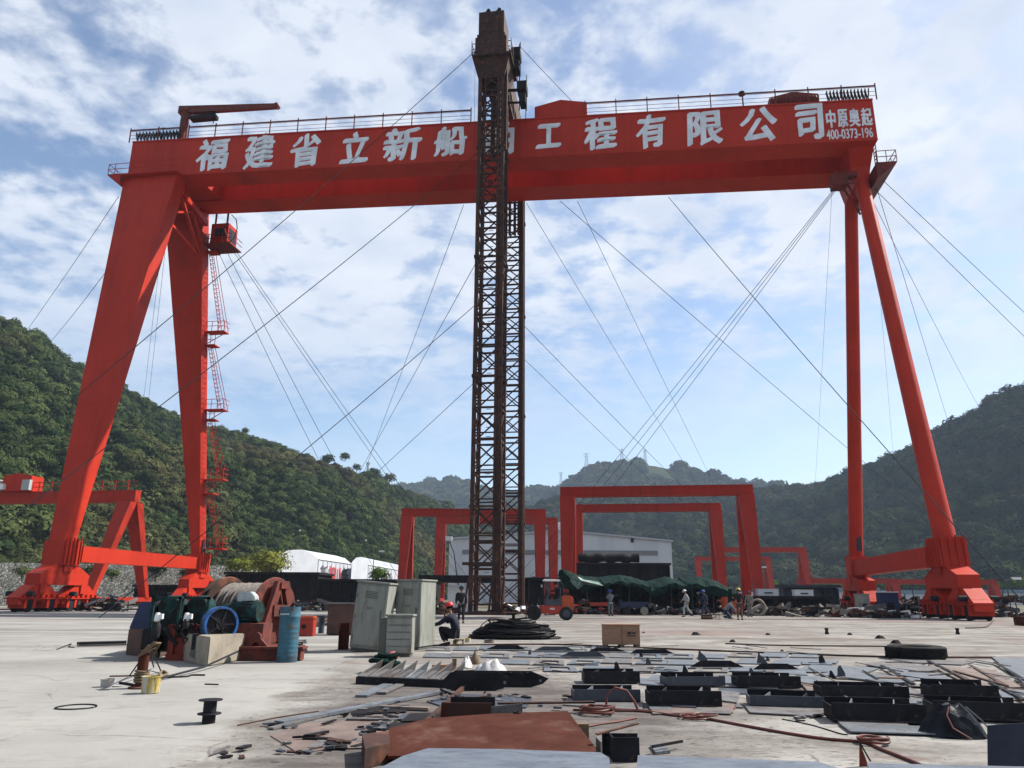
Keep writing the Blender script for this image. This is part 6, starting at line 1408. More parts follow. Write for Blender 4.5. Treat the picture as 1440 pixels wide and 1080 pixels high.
# flat bars
def bar(label, p, q, wd, th, m_, name='flat_bar', z=.01, cat='steel bar', group='flat bars lying on the brown dusty patch'):
    a, b = G(*p), G(*q); o_ = a*1.0; o_.z = z; mb = MB().beam((0, 0, th/2), (b.x-a.x, b.y-a.y, th/2), wd, th); return tag(mb.build(name, m_, loc=o_), label, cat, group)
bar('longest flat bar, slanting from the lower left to the beams', (392, 1020), (628, 974), .13, .03, 'plate')
bar('second long flat bar lying just under the longest one', (380, 1027), (520, 992), .07, .02, 'plate2', z=.006)
bar('short bluish flat bar left of the ribs foot', (508, 981), (560, 958), .16, .02, 'plate')
bar('short pale flat bar beside the bluish one', (536, 977), (580, 957), .13, .02, 'plate2', z=.014)
bar('thin rusty angle bar standing out towards the rusty plate', (588, 1033), (654, 968), .05, .05, 'rust')
bar('flat bar crossing the tip of the rusty angle bar', (620, 975), (648, 988), .03, .02, 'dark', z=.04)
bar('grey short bar in the small offcuts', (488, 1014), (560, 1015), .07, .02, 'plate2')
bar('dark flat bar behind the small offcuts', (536, 997), (604, 1000), .10, .03, 'brownplate')
rr = random.Random(31); k = 0
zones = [((505, 560, 990, 1030), 26), ((440, 540, 1000, 1055), 16), ((610, 740, 975, 992), 26), ((370, 420, 1020, 1030), 4), ((385, 480, 1040, 1062), 12), ((640, 800, 968, 1000), 10), ((265, 345, 1056, 1068), 5), ((1120, 1180, 1008, 1016), 5), ((1380, 1440, 945, 985), 8)]
zn = ['in the middle offcut patch', 'left of the middle offcut patch', 'between the beams and the rusty box', 'by the tip of the hairline rod', 'in the lower left scatter', 'right of the black beams', 'at the far lower left', 'by the third frame', 'on the right field']
for zi, ((x0, x1, y0, y1), n) in enumerate(zones):
    for i in range(n):
        px, py = x0+(x1-x0)*rr.random(), y0+(y1-y0)*rr.random(); L_ = .06+.2*rr.random()**2; w_ = .02+.05*rr.random(); th = .006+.012*rr.random(); sk = (rr.random()-.5)*.5*L_
        mb = MB(); mb.loft([(-L_/2, -w_/2, 0), (L_/2, -w_/2, 0), (L_/2+sk*.3, w_/2, 0), (-L_/2+sk, w_/2*.8, 0)], [(-L_/2, -w_/2, th), (L_/2, -w_/2, th*1.5), (L_/2+sk*.3, w_/2, th), (-L_/2+sk, w_/2*.8, th)])
        mn = rr.choice(['black', 'slate', 'plate2', 'dark', 'rust'])
        tag(mb.build('steel_offcut', mn, loc=G(px, py)+Vector((0, 0, .004+.02*rr.random())), rot=rr.random()*3.14), 'small cut steel offcut lying '+zn[zi], 'offcut', 'small steel offcuts '+zn[zi])
slab('steel_plate', 'thin dark warped plate under the scraps between beams and rusty box', [(600, 987), (640, 976), (748, 983), (740, 996), (640, 1000)], .012, 'slate')
slab('steel_plate', 'brown scaled plate lying below the longest flat bar', [(380, 1035), (430, 1018), (600, 1004), (640, 1014), (560, 1040), (420, 1060)], .006, 'brownplate', z=.002)
rr = random.Random(52)
for i in range(26):
    px, py = 350+rr.random()*300, 985+rr.random()*72
    if px < 500-(py-985)*1.6: continue
    w_ = 26+rr.random()*70; h_ = 3+rr.random()*9; sl = (rr.random()-.7)*10
    slab('sheet_scrap', 'thin dark sheet scrap lying flat on the brown dusty patch', [(px, py+h_), (px+w_, py+h_+sl*.5), (px+w_+rr.random()*14-4, py+sl*.5), (px+rr.random()*16, py)], .006, rr.choice(['slate', 'dark', 'brownplate', 'black', 'plate2', 'brownplate']), z=.003+.0009*i, group='thin sheet scraps on the brown dusty patch')
# rusty box beam piece
a, b = G(630, 1018), G(704, 1022); t = thing('box_beam_piece', 'short rusty box beam end lying behind the big rusty plate', 'steel beam', a, .02); w = (b-a).length
MB().bx(0, w*.80, 0, .012, .0, .20).build('side_web', 'rust', t); MB().bx(0, w*.85, .40, .412, .0, .21).build('side_web', 'dark', t); MB().bx(.0, w, .013, .399, .0, .012).build('bottom_plate', 'dark', t); MB().prism([(w*.78, .02), (w*1.35, .10), (w*1.35, .20), (w*.78, .17)], -.03, -.018).build('bright_panel', 'plate2', t)
MB().loft([(-.09, .13, .0), (.0, 0, .0), (.0, .0, .2), (-.08, .13, .19)], [(-.085, .14, .0), (.01, .013, .0), (.01, .013, .2), (-.07, .14, .19)]).build('end_plate', 'rust2', t)
bar('rusty flat strip reaching right from the rusty box beam', (700, 1004), (836, 1002), .08, .02, 'rust', z=.1)
# big rusty plate, propped up towards the back
def tri_slab(name, label, P3, th, m_, cat, group=None):
    c = P3[0]; n = (P3[1]-P3[0]).cross(P3[2]-P3[0]).normalized(); mb = MB(); mb.loft([p-c for p in P3], [p-c+n*th for p in P3]); return tag(mb.build(name, m_, loc=c), label, cat, group)
P3 = [G(545, 1068, .04), G(838, 1062, .04), at(838, 1052, G(838, 1062, .04).y+.10), at(798, 1003.5, 7.9), at(690, 1020, 7.75), at(600, 1032, 7.55), at(546, 1040, 7.2)]
ctrp = P3[0]; nn = (P3[1]-P3[0]).cross(P3[3]-P3[0]).normalized()
P3 = [p - nn*((p-ctrp).dot(nn)) for p in P3]
rp = tri_slab('rusty_plate', 'large rust red steel plate propped up at the bottom of the picture', P3, .025, 'rust2', 'steel plate')
q = at(727, 1019.5, 7.8); q = q - nn*((q-ctrp).dot(nn)) - ctrp; xx = nn.cross(Vector((0, 0, 1))).normalized(); yy = nn.cross(xx)
mb = MB(); sg = 1 if nn.z > 0 else -1
for k in range(16): pass
mb.tube([q + nn*sg*.03 + (xx*math.cos(a_) + yy*math.sin(a_))*.028 for a_ in np.arange(0, 6.6, .35)], .012, 6); mb.build('hole_rim', 'dark', rp)
mb = MB(); mb.loft([q + nn*sg*.027 + (xx*math.cos(a_) + yy*math.sin(a_))*.026 for a_ in np.arange(0, 6.2, .52)], [q + nn*sg*.030 + (xx*math.cos(a_) + yy*math.sin(a_))*.026 for a_ in np.arange(0, 6.2, .52)]); mb.build('hole', 'black', rp)
for k, (px, py) in enumerate(((700, 1035), (800, 1020))):
    pp = G(px, py); tag(MB().bx(-.12, .12, -.05, .05, 0, .10+.04*k).build('packing_block', 'pallet', loc=(pp.x, 7.6, 0)), ['left', 'right'][k]+' timber packing block under the rusty plate', 'block')
slab('rusty_angle', 'brown folded steel piece under the left end of the rusty plate', [(508, 1058), (545, 1053), (548, 1072), (512, 1082)], .14, 'rust', 'steel piece')
# blue grey plates along the bottom edge
def raised(label, pts, z, th, m_='slate2', name='steel_plate'):
    ps = [G(x, y, z) for x, y in pts]; return tri_slab(name, label, ps[::-1], -th, m_, 'steel plate')
M['slate2'] = mat('blue_grey_plate', (0.13, 0.155, 0.20), (0.21, 0.24, 0.285), 2.6, .5, metal=.1, c3=(.10, .09, .085), s3=6, lo3=.52, hi3=.7, nrough=.75, stretch=(1, 2.5, 1), bump=.001)
raised('large blue grey steel plate lying at the bottom edge, left', [(527, 1084), (566, 1063), (602, 1052), (700, 1053), (845, 1058), (857, 1066), (860, 1100), (520, 1100)], .16, .02)
raised('blue grey steel plate along the bottom edge, middle', [(897, 1062), (1150, 1071), (1182, 1081), (1184, 1100), (893, 1100)], .12, .02)
raised('blue grey steel plate at the bottom edge, right', [(1219, 1073), (1445, 1078), (1450, 1100), (1230, 1100)], .10, .02)
P3 = [at(1389, 1092, 6.3), at(1470, 1092, 6.3), at(1470, 1014, 6.35), at(1388, 1020, 6.35)]
tri_slab('steel_plate', 'dark slate steel plate standing tilted at the lower right corner', P3, .02, mat('dark_navy_primer', (.05, .055, .085), (.035, .04, .065), 3, .6, spec=.1), 'steel plate')
t = thing('angle_bracket', 'open black steel bracket between the two bottom plates', 'bracket', G(862, 1072), 0, None, .82)
mb = MB().bx(0, .26, 0, .012, .0, .22); mb.build('web', 'black', t); MB().bx(0, .012, .013, .35, .0, .22).build('side_plate', 'black', t); MB().bx(-.06, .30, .36, .372, .0, .20).build('back_plate', 'black', t); MB().beam((-.12, .30, .20), (.33, .52, .27), .05, .012).build('top_strip', 'rust', t)
MB().tube([(.03, .05, .17), (.12, .04, .19), (.2, .06, .14), (.22, .08, .06)], .006, 6).build('wire_loop', 'plate', t)
slab('steel_plate', 'small pale plate right of the black bracket', [(914, 1050), (930, 1049), (943, 1059), (922, 1061)], .02, 'plate'); bar('thin bar leaning on the small pale plate', (918, 1061), (960, 1053), .02, .02, 'dark', z=.05)
slab('steel_block', 'small rounded grey block left of the black bracket', [(838, 1052), (862, 1046), (864, 1056), (845, 1060)], .09, 'plate2', 'steel piece')
t = thing('angle_iron', 'upright reddish angle iron at the bottom edge on the right', 'angle iron', G(1209, 1078)); MB().prism([(0, 0), (.07, 0), (.02, .17)], 0, .01).build('web', 'red_dull', t); MB().beam((.02, 0, .17), (.08, -.02, .04), .012).build('edge', 'dark', t)
# hoses
hs = 'red brown gas hose '
strand(hs+'winding from the first frame to the bottom right', [(806, 1000), (835, 1001), (870, 1001), (905, 1002), (950, 1008), (985, 1011), (1040, 1021), (1100, 1032), (1160, 1041), (1215, 1046), (1240, 1056), (1285, 1074), (1320, 1090)], .014, 'hose', 'hose', 'hose')
strand(hs+'lying above the first one, ending near the second frame', [(860, 999), (900, 1000), (960, 1005), (1000, 1003), (1030, 999), (1034, 994)], .011, 'hose', 'hose', 'hose')
strand(hs+'running to the rusty plate', [(895, 1011), (870, 1016), (848, 1019), (826, 1023)], .012, 'hose', 'hose', 'hose')
torus_coil('hose', hs+'loops coiled beside the rusty plate', G(838, 1004), .16, .012, 5, 'hose', 'hose', h=.08, seed=4, jit=.04)
torus_coil('hose', hs+'small loops in the middle of the floor', G(984, 1011), .12, .010, 3, 'hose', 'hose', h=.04, seed=5, jit=.04)
torus_coil('hose', hs+'single loop near the lower right', G(1228, 1046), .14, .013, 2, 'hose', 'hose', h=.05, seed=6, jit=.01)
p = G(872, 1000); tag(MB().tube([(-.16, 0, .02), (-.15, 0, .16), (-.05, 0, .25), (.08, 0, .22), (.17, 0, .10), (.20, 0, .02)], .014, 8).build('hose', 'hose', loc=p, smooth=True), hs+'arch standing up in front of the first frame', 'hose')
rr = random.Random(77)
for i in range(46):
    px, py = 1110+rr.random()*340, 928+rr.random()*68; a_ = rr.choice([.18, .22, -.02, .55]) + (rr.random()-.5)*.15; L_ = 20+rr.random()*60
    if 1150 < px+L_*.5 < 1300 and 968 < py < 1000: continue
    bar('narrow steel strip lying among the wide thin plates', (px, py), (px+L_, py+L_*a_), .02+.05*rr.random(), .012, rr.choice(['black', 'plate2', 'dark', 'rust', 'plate']), name='steel_strip', z=.035+.012*rr.random(), group='narrow steel strips in the right field')
for i in range(30):
    px, py = 650+rr.random()*500, 908+rr.random()*45; a_ = (rr.random()-.5)*.3; L_ = 10+rr.random()*34
    bar('thin offcut strip lying on the pale cut plates', (px, py), (px+L_, py+L_*a_), .015+.03*rr.random(), .012, rr.choice(['black', 'dark', 'rust', 'slate']), name='steel_strip', z=.035+.01*rr.random(), group='thin offcut strips on the pale cut plates')
strand('thin dark cable lying in front of the third frame', [(1100, 1012), (1140, 1020), (1180, 1032), (1192, 1034)], .006, 'cable', 'cable', 'cable')
strand('long thin cable crossing the yard in front of the tyre', [(1020, 906), (1100, 908.5), (1250, 910), (1330, 912)], .02, 'rust', 'cable', 'cable')
strand('long dark strip along the back of the pale plates', [(600, 909), (760, 907), (900, 912), (1100, 920), (1250, 925), (1400, 926)], .022, 'rust', 'cable', 'cable')
strand('bent rod on the yard below the near right bogies', [(1358, 884), (1384, 883), (1392, 879), (1398, 872)], .03, 'rust', 'rod', 'rod')
# black bag
p = G(1362, 1040); t = thing('black_bag', 'black plastic sheet bag with a red strap beside the rightmost frame', 'bag', p)
mb = MB(); n = 18; ring = lambda s_, z: [( .27*s_*math.cos(a_)*(1+.08*math.sin(3*a_)), .22+.22*s_*math.sin(a_), z+.02*math.sin(5*a_)) for a_ in np.arange(0, 6.283, 6.283/n)]
rgs = [ring(1.15, .0), ring(.95, .10), ring(.66, .20), ring(.34, .27)]
for i in range(3): mb.loft(rgs[i], rgs[i+1], caps=False)
mb.f.append(tuple(range(n*4+n, n*4+n+n)) if len(mb.v) >= n*6 else tuple(range(n))); mb.build('sheet', mat('black_plastic', (.012, .014, .018), (.03, .035, .045), 4, .3, bump=.01, bscale=9), t, smooth=True)
MB().tube([(-.09, .10, .27), (-.15, .04, .20), (-.14, -.02, .10), (.0, -.06, .01)], .007, 6).build('strap', 'hose', t); MB().tube([(.07, .10, .27), (.17, .04, .16), (.26, .0, .02)], .007, 6).build('cord', 'plate', t)
for i, (x, y, lab) in enumerate(((540, 905, 'a'), (1030, 903, 'b'), (978, 893, 'c'), (1100, 916, 'd'), (1195, 893, 'e'), (1238, 898, 'f'), (905, 890, 'g'), (1080, 893, 'h'), (1260, 905, 'i'), (690, 1072, 'j'))):
    p = G(x, y); s_ = .05+.05*((i*7) % 3); mb = MB(); rr = random.Random(i); mb.loft([(s_*math.cos(k*1.05)*(1+rr.random()*.4), s_*math.sin(k*1.05), 0) for k in range(6)], [(s_*.5*math.cos(k*1.05), s_*.5*math.sin(k*1.05), s_*.6+rr.random()*.02) for k in range(6)])
    tag(mb.build('slag_lump', 'dark', loc=p), 'small dark slag lump lying loose on the yard', 'slag lump', 'slag lumps scattered on the yard')
# ================================================================ FORKLIFT
p = G(774, 872.5); t = thing('forklift', 'red forklift with a white roof parked right of the tower', 'forklift', p); k = p.y*.9636/1080*1.03
X = lambda px: (px-774)*k
MB().prism([(X(759), .35), (X(789), .35), (X(791), .80), (X(760), .80)], .12, 1.05).build('chassis', 'forkred', t, bevel=.02)
MB().prism([(X(790), .40), (X(806), .48), (X(806.5), 1.22), (X(803), 1.36), (X(790), 1.36)], .10, 1.07).build('counterweight', 'orange', t, bevel=.06)
MB().prism([(X(766), .80), (X(790), .80), (X(790), 1.14), (X(769), 1.14)], .18, 1.0).build('engine_cover', 'slate', t, bevel=.02)
MB().prism([(X(757), .80), (X(764), .80), (X(763), 1.25), (X(759), 1.25)], .2, 1.0).build('cowl', 'black', t)
me = text_mesh('HELI', .14, 0.004, .002); me.materials.clear(); me.materials.append(M['white']); o_ = bpy.data.objects.new('side_marking', me); COL.objects.link(o_); o_.parent = t; o_.location = (X(777), .115, .62); o_.rotation_euler = (R(90), 0, 0)
for px, r_ in ((752, .40), (796, .37)):
    for y in (.02, .95):
        w_ = MB().lathe((X(px), y+.1, r_), [(.14, -.1), (r_*.9, -.12), (r_, -.08), (r_, .08), (r_*.9, .12), (.14, .1)], 'Y', 30).build('wheel', 'rubber', t, smooth=True)
        MB().lathe((X(px), y+.1, r_), [(.01, -.115), (.10, -.11), (.20, -.125), (.21, -.10), (.05, .08)], 'Y', 24).build('rim', 'slate' if px > 760 else 'dark', w_)
mb = MB()
for y in (.22, .42, .78, .98): mb.bx(X(745.5)-.05, X(745.5)+.05, y-.04, y+.04, .12, 2.15)
for z in (.3, 1.0, 2.1): mb.bx(X(745.5)-.03, X(745.5)+.03, .2, 1.0, z-.05, z+.05)
mb.build('mast', 'black', t)
mb = MB()
for y in (.38, .82): mb.bx(X(742)-.05, X(742), y-.06, y+.06, .06, .85); mb.bx(X(742)-1.0, X(742), y-.06, y+.06, .05, .09)
mb.bx(X(742)-.04, X(742)+.06, .2, 1.0, .3, .36); mb.bx(X(742)-.04, X(742)+.06, .2, 1.0, .7, .76); mb.build('fork', 'black', t)
mb = MB().prism([(X(764), 2.13), (X(789), 2.13), (X(788), 2.21), (X(766), 2.24)], .15, 1.05); mb.build('roof', 'white', t, bevel=.02)
mb = MB()
for y in (.2, 1.0): mb.beam((X(762), y, 1.0), (X(766), y, 2.13), .06); mb.tube([(X(791), y, 1.3), (X(792), y, 1.9), (X(788), y, 2.14)], .035, 8)
mb.build('roof_post', 'black', t)
MB().bx(X(778), X(786), .4, .85, 1.14, 1.26).bx(X(785), X(788), .4, .85, 1.26, 1.75).build('seat', 'black', t, bevel=.03)
MB().tube([(X(766), .6, 1.15), (X(770), .6, 1.5)], .03, 8).lathe((X(770.5), .6, 1.5), [(.15, -.012), (.18, 0), (.15, .012), (.15, -.012)], 'X', 20).build('steering_wheel', 'black', t)
MB().lathe((X(764)-.05, .25, 1.85), [(.02, -.05), (.08, -.05), (.09, .03), (.02, .05)], 'X', 14).build('headlight', 'motor_grey', t)
fork_p = p

# ================================================================ PEOPLE
def skin_mesh(name, V, E, material, parent, sub=1):
    me = bpy.data.meshes.new(name); me.from_pydata([tuple(v[0]) for v in V], E, [])
    o = bpy.data.objects.new(name, me); COL.objects.link(o)
    o.modifiers.new('skin', 'SKIN'); ss = o.modifiers.new('s', 'SUBSURF'); ss.levels = sub; ss.render_levels = sub
    for i, v in enumerate(V):
        r = v[1]; r = (r, r) if not isinstance(r, tuple) else r
        me.skin_vertices[0].data[i].radius = r; me.skin_vertices[0].data[i].use_root = (i == 0)
    dg = bpy.context.evaluated_depsgraph_get(); dg.update(); m2 = bpy.data.meshes.new_from_object(o.evaluated_get(dg)); bpy.data.objects.remove(o)
    m2.materials.clear(); m2.materials.append(M[material] if isinstance(material, str) else material)
    m2.polygons.foreach_set('use_smooth', [True]*len(m2.polygons))
    o = bpy.data.objects.new(name, m2); COL.objects.link(o); o.parent = parent; return o
STAND = dict(pel=(0, 0, .93), bel=(0, .01, 1.08), che=(0, 0, 1.30), nk=(0, .0, 1.46), hd=(0, -.02, 1.60),
             hL=(.09, 0, .90), kL=(.10, -.02, .50), aL=(.11, .02, .09), hR=(-.09, 0, .90), kR=(-.10, -.02, .50), aR=(-.11, .02, .09),
             sL=(.18, 0, 1.40), eL=(.25, .02, 1.13), wL=(.26, -.06, .89), sR=(-.18, 0, 1.40), eR=(-.25, .02, 1.13), wR=(-.26, -.06, .89))
def pose(**k): d = dict(STAND); d.update(k); return d
def person(label, loc, rz, P, top, bottom, helmet=None, scale=1.0, shoes='black', group='people working in the yard'):
    t = thing('person', label, 'person', loc, rz, group, scale)
    v = {k: Vector(x) for k, x in P.items()}; up = (v['hd']-v['nk']).normalized(); fwd = Vector((0, -1, 0)); fwd = (fwd - up*fwd.dot(up)).normalized(); side = up.cross(fwd)
    # body: one continuous surface from head to hands and ankles
    V = [(v['pel'], .07), (v['bel'], .06), (v['che'], .07), (v['nk'], .045), (v['nk']+up*.06, .05), (v['hd']-up*.045+fwd*.02, .066), (v['hd']+up*.02, (.078, .088)), (v['hd']+up*.085-fwd*.01, (.066, .075))]
    E = [(0, 1), (1, 2), (2, 3), (3, 4), (4, 5), (5, 6), (6, 7)]
    V.append((v['hd']+fwd*.098-up*.005, .013)); E.append((6, 8))                       # nose
    for s in (-1, 1): V.append((v['hd']+side*s*.088+up*.0, .014)); E.append((6, len(V)-1))   # ears
    for s in 'LR':
        V += [(v['s'+s], .05), (v['e'+s], .038), (v['w'+s], .026)]; n = len(V); E += [(2, n-3), (n-3, n-2), (n-2, n-1)]
        d = (v['w'+s]-v['e'+s]).normalized(); q = d.cross(fwd if abs(d.dot(fwd)) < .9 else up).normalized(); f2 = q.cross(d)
        V.append((v['w'+s]+d*.06, (.036, .018))); pi_ = len(V)-1; E.append((n-1, pi_))
        for k, ln in enumerate((.070, .082, .076, .060)):
            b_ = v['w'+s]+d*.09+f2*(k-1.5)*.021; V.append((b_, .0095)); V.append((b_+d*ln*.55+q*.012, .0085)); V.append((b_+d*ln*.95+q*.035, .007)); m_ = len(V); E += [(pi_, m_-3), (m_-3, m_-2), (m_-2, m_-1)]
        V.append((v['w'+s]+d*.035+f2*.045, .011)); V.append((v['w'+s]+d*.075+f2*.062+q*.01, .009)); E += [(pi_, len(V)-2), (len(V)-2, len(V)-1)]
        V += [(v['h'+s], .06), (v['k'+s], .045), (v['a'+s], .035)]; n = len(V); E += [(0, n-3), (n-3, n-2), (n-2, n-1)]
    b = skin_mesh('body', V, E, 'skin', t)
    for s in (-1, 1): MB().lathe(v['hd']+fwd*.083+side*s*.032+up*.012, [(.001, -.008), (.011, -.004), (.011, .004), (.001, .008)], 'Y', 8).build('eye', 'hair', b)
    MB().box(v['hd']+fwd*.082-up*.05, (.045, .012, .010)).build('mouth', mat('lips', (.25, .09, .08)), b)
    # hair shell
    mb = MB(); prof = [(.094, -.03), (.098, .02), (.088, .07), (.055, .105), (.005, .115)]
    rot = Matrix((side, -fwd, up)).transposed(); mb.lathe(v['hd']+up*.015-fwd*.012, prof, n=18, m=rot); mb.build('hair', 'hair', b, smooth=True)
    # clothing
    V = [(v['pel'], .138), (v['bel'], .13), (v['che'], .15), (v['nk']-Vector((0, 0, .03)), .075)]; E = [(0, 1), (1, 2), (2, 3)]
    for s in 'LR':
        m_ = (v['e'+s]+v['w'+s])/2; V += [(v['s'+s], .078), (v['e'+s], .060), (v['e'+s].lerp(v['w'+s], .92), .044)]; n = len(V); E += [(2, n-3), (n-3, n-2), (n-2, n-1)]
    skin_mesh('jacket', V, E, top, t)
    V = [(v['pel']+Vector((0, 0, -.01)), (.152, .122))]; E = []
    for s in 'LR': V += [(v['h'+s].lerp(v['k'+s], .12), .098), (v['k'+s], .072), (v['k'+s].lerp(v['a'+s], .93), .060)]; n = len(V); E += [(0, n-3), (n-3, n-2), (n-2, n-1)]
    skin_mesh('trousers', V, E, bottom, t)
    for s in 'LR':
        a = v['a'+s]; d = Vector((0, -1, 0)); z = a.z-.09; mb = MB()
        mb.loft([(a.x-.045, a.y+.07, z), (a.x+.045, a.y+.07, z), (a.x+.05, a.y-.19, z), (a.x-.05, a.y-.19, z)], [(a.x-.04, a.y+.06, z+.10), (a.x+.04, a.y+.06, z+.10), (a.x+.035, a.y-.16, z+.045), (a.x-.035, a.y-.16, z+.045)]); mb.build('shoe', shoes, t, bevel=.015)
    if helmet:
        mb = MB(); mb.lathe(v['hd']+up*.045-fwd*.005, [(.158, 0), (.150, .012), (.122, .016), (.118, .06), (.092, .105), (.045, .125), (.004, .128)], n=22, m=rot); hm = mb.build('helmet', helmet, t, smooth=True)
        c = v['hd']+up*.05+fwd*.14; MB().loft([c-side*.08, c+side*.08, c+side*.05+fwd*.05, c-side*.05+fwd*.05], [c-side*.08+up*.012, c+side*.08+up*.012, c+side*.05+fwd*.05+up*.008, c-side*.05+fwd*.05+up*.008]).build('peak', helmet, hm)
    return t
cl = {k: mat('cloth_'+k, c, tuple(x*.8 for x in c), 7, .9, spec=.2) for k, c in dict(navy=(.028, .03, .05), black=(.022, .022, .026), grey=(.19, .21, .24), white=(.50, .50, .50), blue=(.045, .06, .12), brown=(.13, .09, .075), jeans=(.05, .075, .12), khaki=(.24, .22, .20), pale=(.35, .36, .38)).items()}
hel = {k: mat('helmet_'+k, c, rough=.35) for k, c in dict(red=(.60, .03, .03), blue=(.03, .08, .45), white=(.7, .7, .7), yellow=(.55, .4, .04), dark=(.03, .04, .06)).items()}
LEFT, RIGHT, AWAY, CAM = -math.pi/2, math.pi/2, math.pi, 0.0
# squatting (faces local -Y)
squat = pose(pel=(0, .12, .27), bel=(0, .14, .44), che=(0, .05, .66), nk=(0, -.03, .81), hd=(0, -.07, .95), hL=(.10, .10, .27), kL=(.16, -.28, .47), aL=(.14, -.12, .09), hR=(-.10, .10, .27), kR=(-.16, -.28, .45), aR=(-.14, -.14, .09),
             sL=(.18, .02, .75), eL=(.24, -.26, .56), wL=(.16, -.46, .52), sR=(-.18, .02, .75), eR=(-.22, -.20, .58), wR=(-.06, -.22, .78))
person('person in a dark navy jacket and red helmet squatting left of the cable heap', G(634, 908), LEFT-.25, squat, cl['navy'], cl['black'], hel['red'], 1.0)
t = thing('low_stool', 'small brown stool under the squatting person', 'stool', G(639, 908)+Vector((.12, .06, 0))); MB().bx(-.13, .13, -.1, .1, .13, .16).build('seat', 'pallet', t)
for a_ in (-.1, .1):
    for b_ in (-.07, .07): MB().bx(a_-.012, a_+.012, b_-.012, b_+.012, 0, .13).build('leg', 'pallet', t)
person('person in dark work clothes and dark helmet standing left of the tower', G(648, 876.5), .2, pose(kL=(.10, -.07, .50), aL=(.10, -.10, .10), wL=(.26, -.02, .89)), cl['black'], cl['black'], hel['dark'], 1.0)
pose_reach = pose(eR=(-.24, -.16, 1.22), wR=(-.10, -.34, 1.30), eL=(.24, -.12, 1.18), wL=(.06, -.28, 1.22))
person('person in pale grey blue coveralls and blue helmet seen from behind', (G(859, 866.5)), AWAY+.2, pose_reach, cl['grey'], cl['grey'], hel['blue'], 1.0)
stride = pose(kL=(.09, -.20, .52), aL=(.09, -.22, .09), kR=(-.09, .10, .50), aR=(-.09, .40, .16), eL=(.22, .12, 1.16), wL=(.22, .10, .92), eR=(-.22, -.10, 1.16), wR=(-.2, -.26, 1.0), hd=(0, -.06, 1.59))
person('person in white coveralls and white helmet striding to the left', G(966, 867.5), LEFT, stride, cl['white'], cl['white'], hel['white'], 1.03)
person('person in dark clothes and white helmet, half hidden behind another', G(984, 864), LEFT+.3, STAND, cl['navy'], cl['black'], hel['white'], .97)
person('person in dark blue coveralls and blue helmet walking left behind the white one', G(992, 866.5), LEFT+.15, stride, cl['blue'], cl['blue'], hel['blue'], 1.03)
kneel = pose(pel=(0, .10, .34), bel=(0, .02, .48), che=(0, -.14, .66), nk=(0, -.24, .78), hd=(0, -.32, .88), hL=(.10, .08, .33), kL=(.14, -.26, .42), aL=(.14, -.10, .09), hR=(-.10, .08, .33), kR=(-.12, -.20, .08), aR=(-.12, .22, .10),
             sL=(.18, -.18, .72), eL=(.20, -.30, .50), wL=(.12, -.42, .30), sR=(-.18, -.18, .72), eR=(-.22, -.34, .52), wR=(-.10, -.46, .32))
person('person in a pale shirt and jeans crouching over pipes', G(1023, 870), RIGHT-.3, kneel, cl['pale'], cl['jeans'], None, 1.25)
person('person in brown trousers and dark vest with yellow helmet, standing by the orange compressor', G(1041, 872), AWAY-.4, pose(wL=(.12, -.22, 1.15), eL=(.24, -.06, 1.15)), cl['black'], cl['brown'], hel['yellow'], 1.05)
person('person in khaki coveralls and dark helmet, rightmost of the standing group', G(1055, 867.5), LEFT+.9, pose(kR=(-.1, .0, .5), aR=(-.13, .10, .09)), cl['khaki'], cl['khaki'], hel['dark'], 1.0)
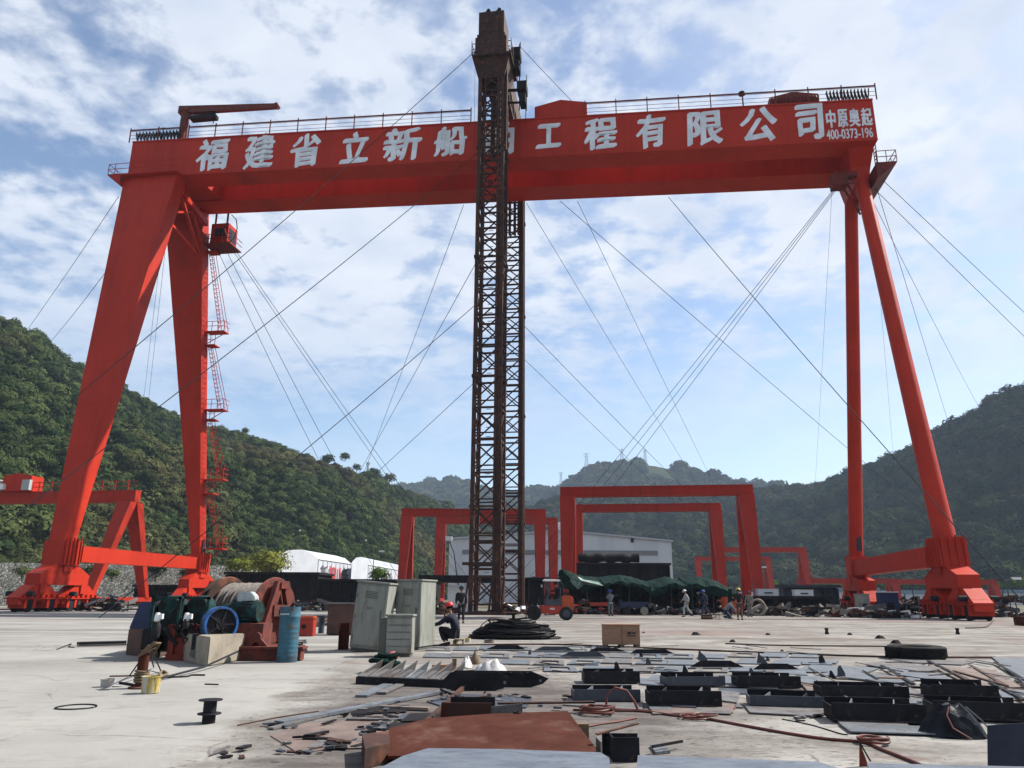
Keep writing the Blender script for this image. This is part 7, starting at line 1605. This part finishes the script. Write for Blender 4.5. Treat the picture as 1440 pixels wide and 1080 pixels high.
person('person in brown work clothes bending among the scrap left of the red tool box', G(1142, 864), LEFT+.5, pose(che=(0, -.16, 1.22), nk=(0, -.26, 1.33), hd=(0, -.36, 1.42), sL=(.18, -.2, 1.30), sR=(-.18, -.2, 1.30), eL=(.2, -.3, 1.04), wL=(.15, -.36, .82), eR=(-.2, -.3, 1.04), wR=(-.15, -.36, .82)), cl['brown'], cl['khaki'], None, .95)
sit = pose(pel=(0, .10, .14), bel=(0, .11, .30), che=(0, .08, .52), nk=(0, .05, .68), hd=(0, .02, .82), hL=(.09, .08, .14), kL=(.14, -.32, .18), aL=(.14, -.36, -.22), hR=(-.09, .08, .14), kR=(-.14, -.32, .18), aR=(-.14, -.36, -.22), sL=(.18, .08, .62), eL=(.23, -.10, .42), wL=(.12, -.34, .44), sR=(-.18, .08, .62), eR=(-.23, -.10, .42), wR=(-.12, -.34, .44))
person('person in dark clothes driving the forklift', fork_p+Vector((X(782), .62, 1.20)), LEFT, sit, cl['black'], cl['black'], hel['dark'], .92)
# things held or lying near the group
tag(MB().tube([(0, 0, 0), (.55, .1, .12)], .02, 6).build('stick', 'plate2', loc=G(859, 866.5)+Vector((.12, .32, 1.32))), 'pale stick held up by the person in grey blue coveralls', 'stick')
for k_, (px, lab) in enumerate(((1000, 'short pipe stack on the ground, left of the crouching person'), (1010, 'pale sack on the ground in front of the crouching person'))):
    if k_ == 0:
        mb = MB()
        for i in range(3): mb.tube([(-.3, i*.16-.16, .09), (.3, i*.16-.16, .09)], .08, 12)
        mb.tube([(-.3, -.08, .23), (.3, -.08, .23)], .08, 12); tag(mb.build('pipe_stack', 'rust', loc=G(px-6, 871)), lab, 'pipes')
    else: rag('sack', lab, 'sack', px, 871, 1.0, .5, .26, 'conc', 21)

# ================================================================ HAZE
hz_ = bpy.data.materials.new('haze_air'); hz_.use_nodes = True; nt = hz_.node_tree
for n_ in list(nt.nodes): nt.nodes.remove(n_)
out = nt.nodes.new('ShaderNodeOutputMaterial'); pv = nt.nodes.new('ShaderNodeVolumePrincipled'); pv.inputs['Color'].default_value = (.62, .78, 1.0, 1); pv.inputs['Density'].default_value = .00015; pv.inputs['Anisotropy'].default_value = .0
nt.links.new(pv.outputs[0], out.inputs['Volume'])
tag(MB().bx(-1100, 1100, -60, 2300, -1.2, 250).build('haze', hz_), kind='stuff')
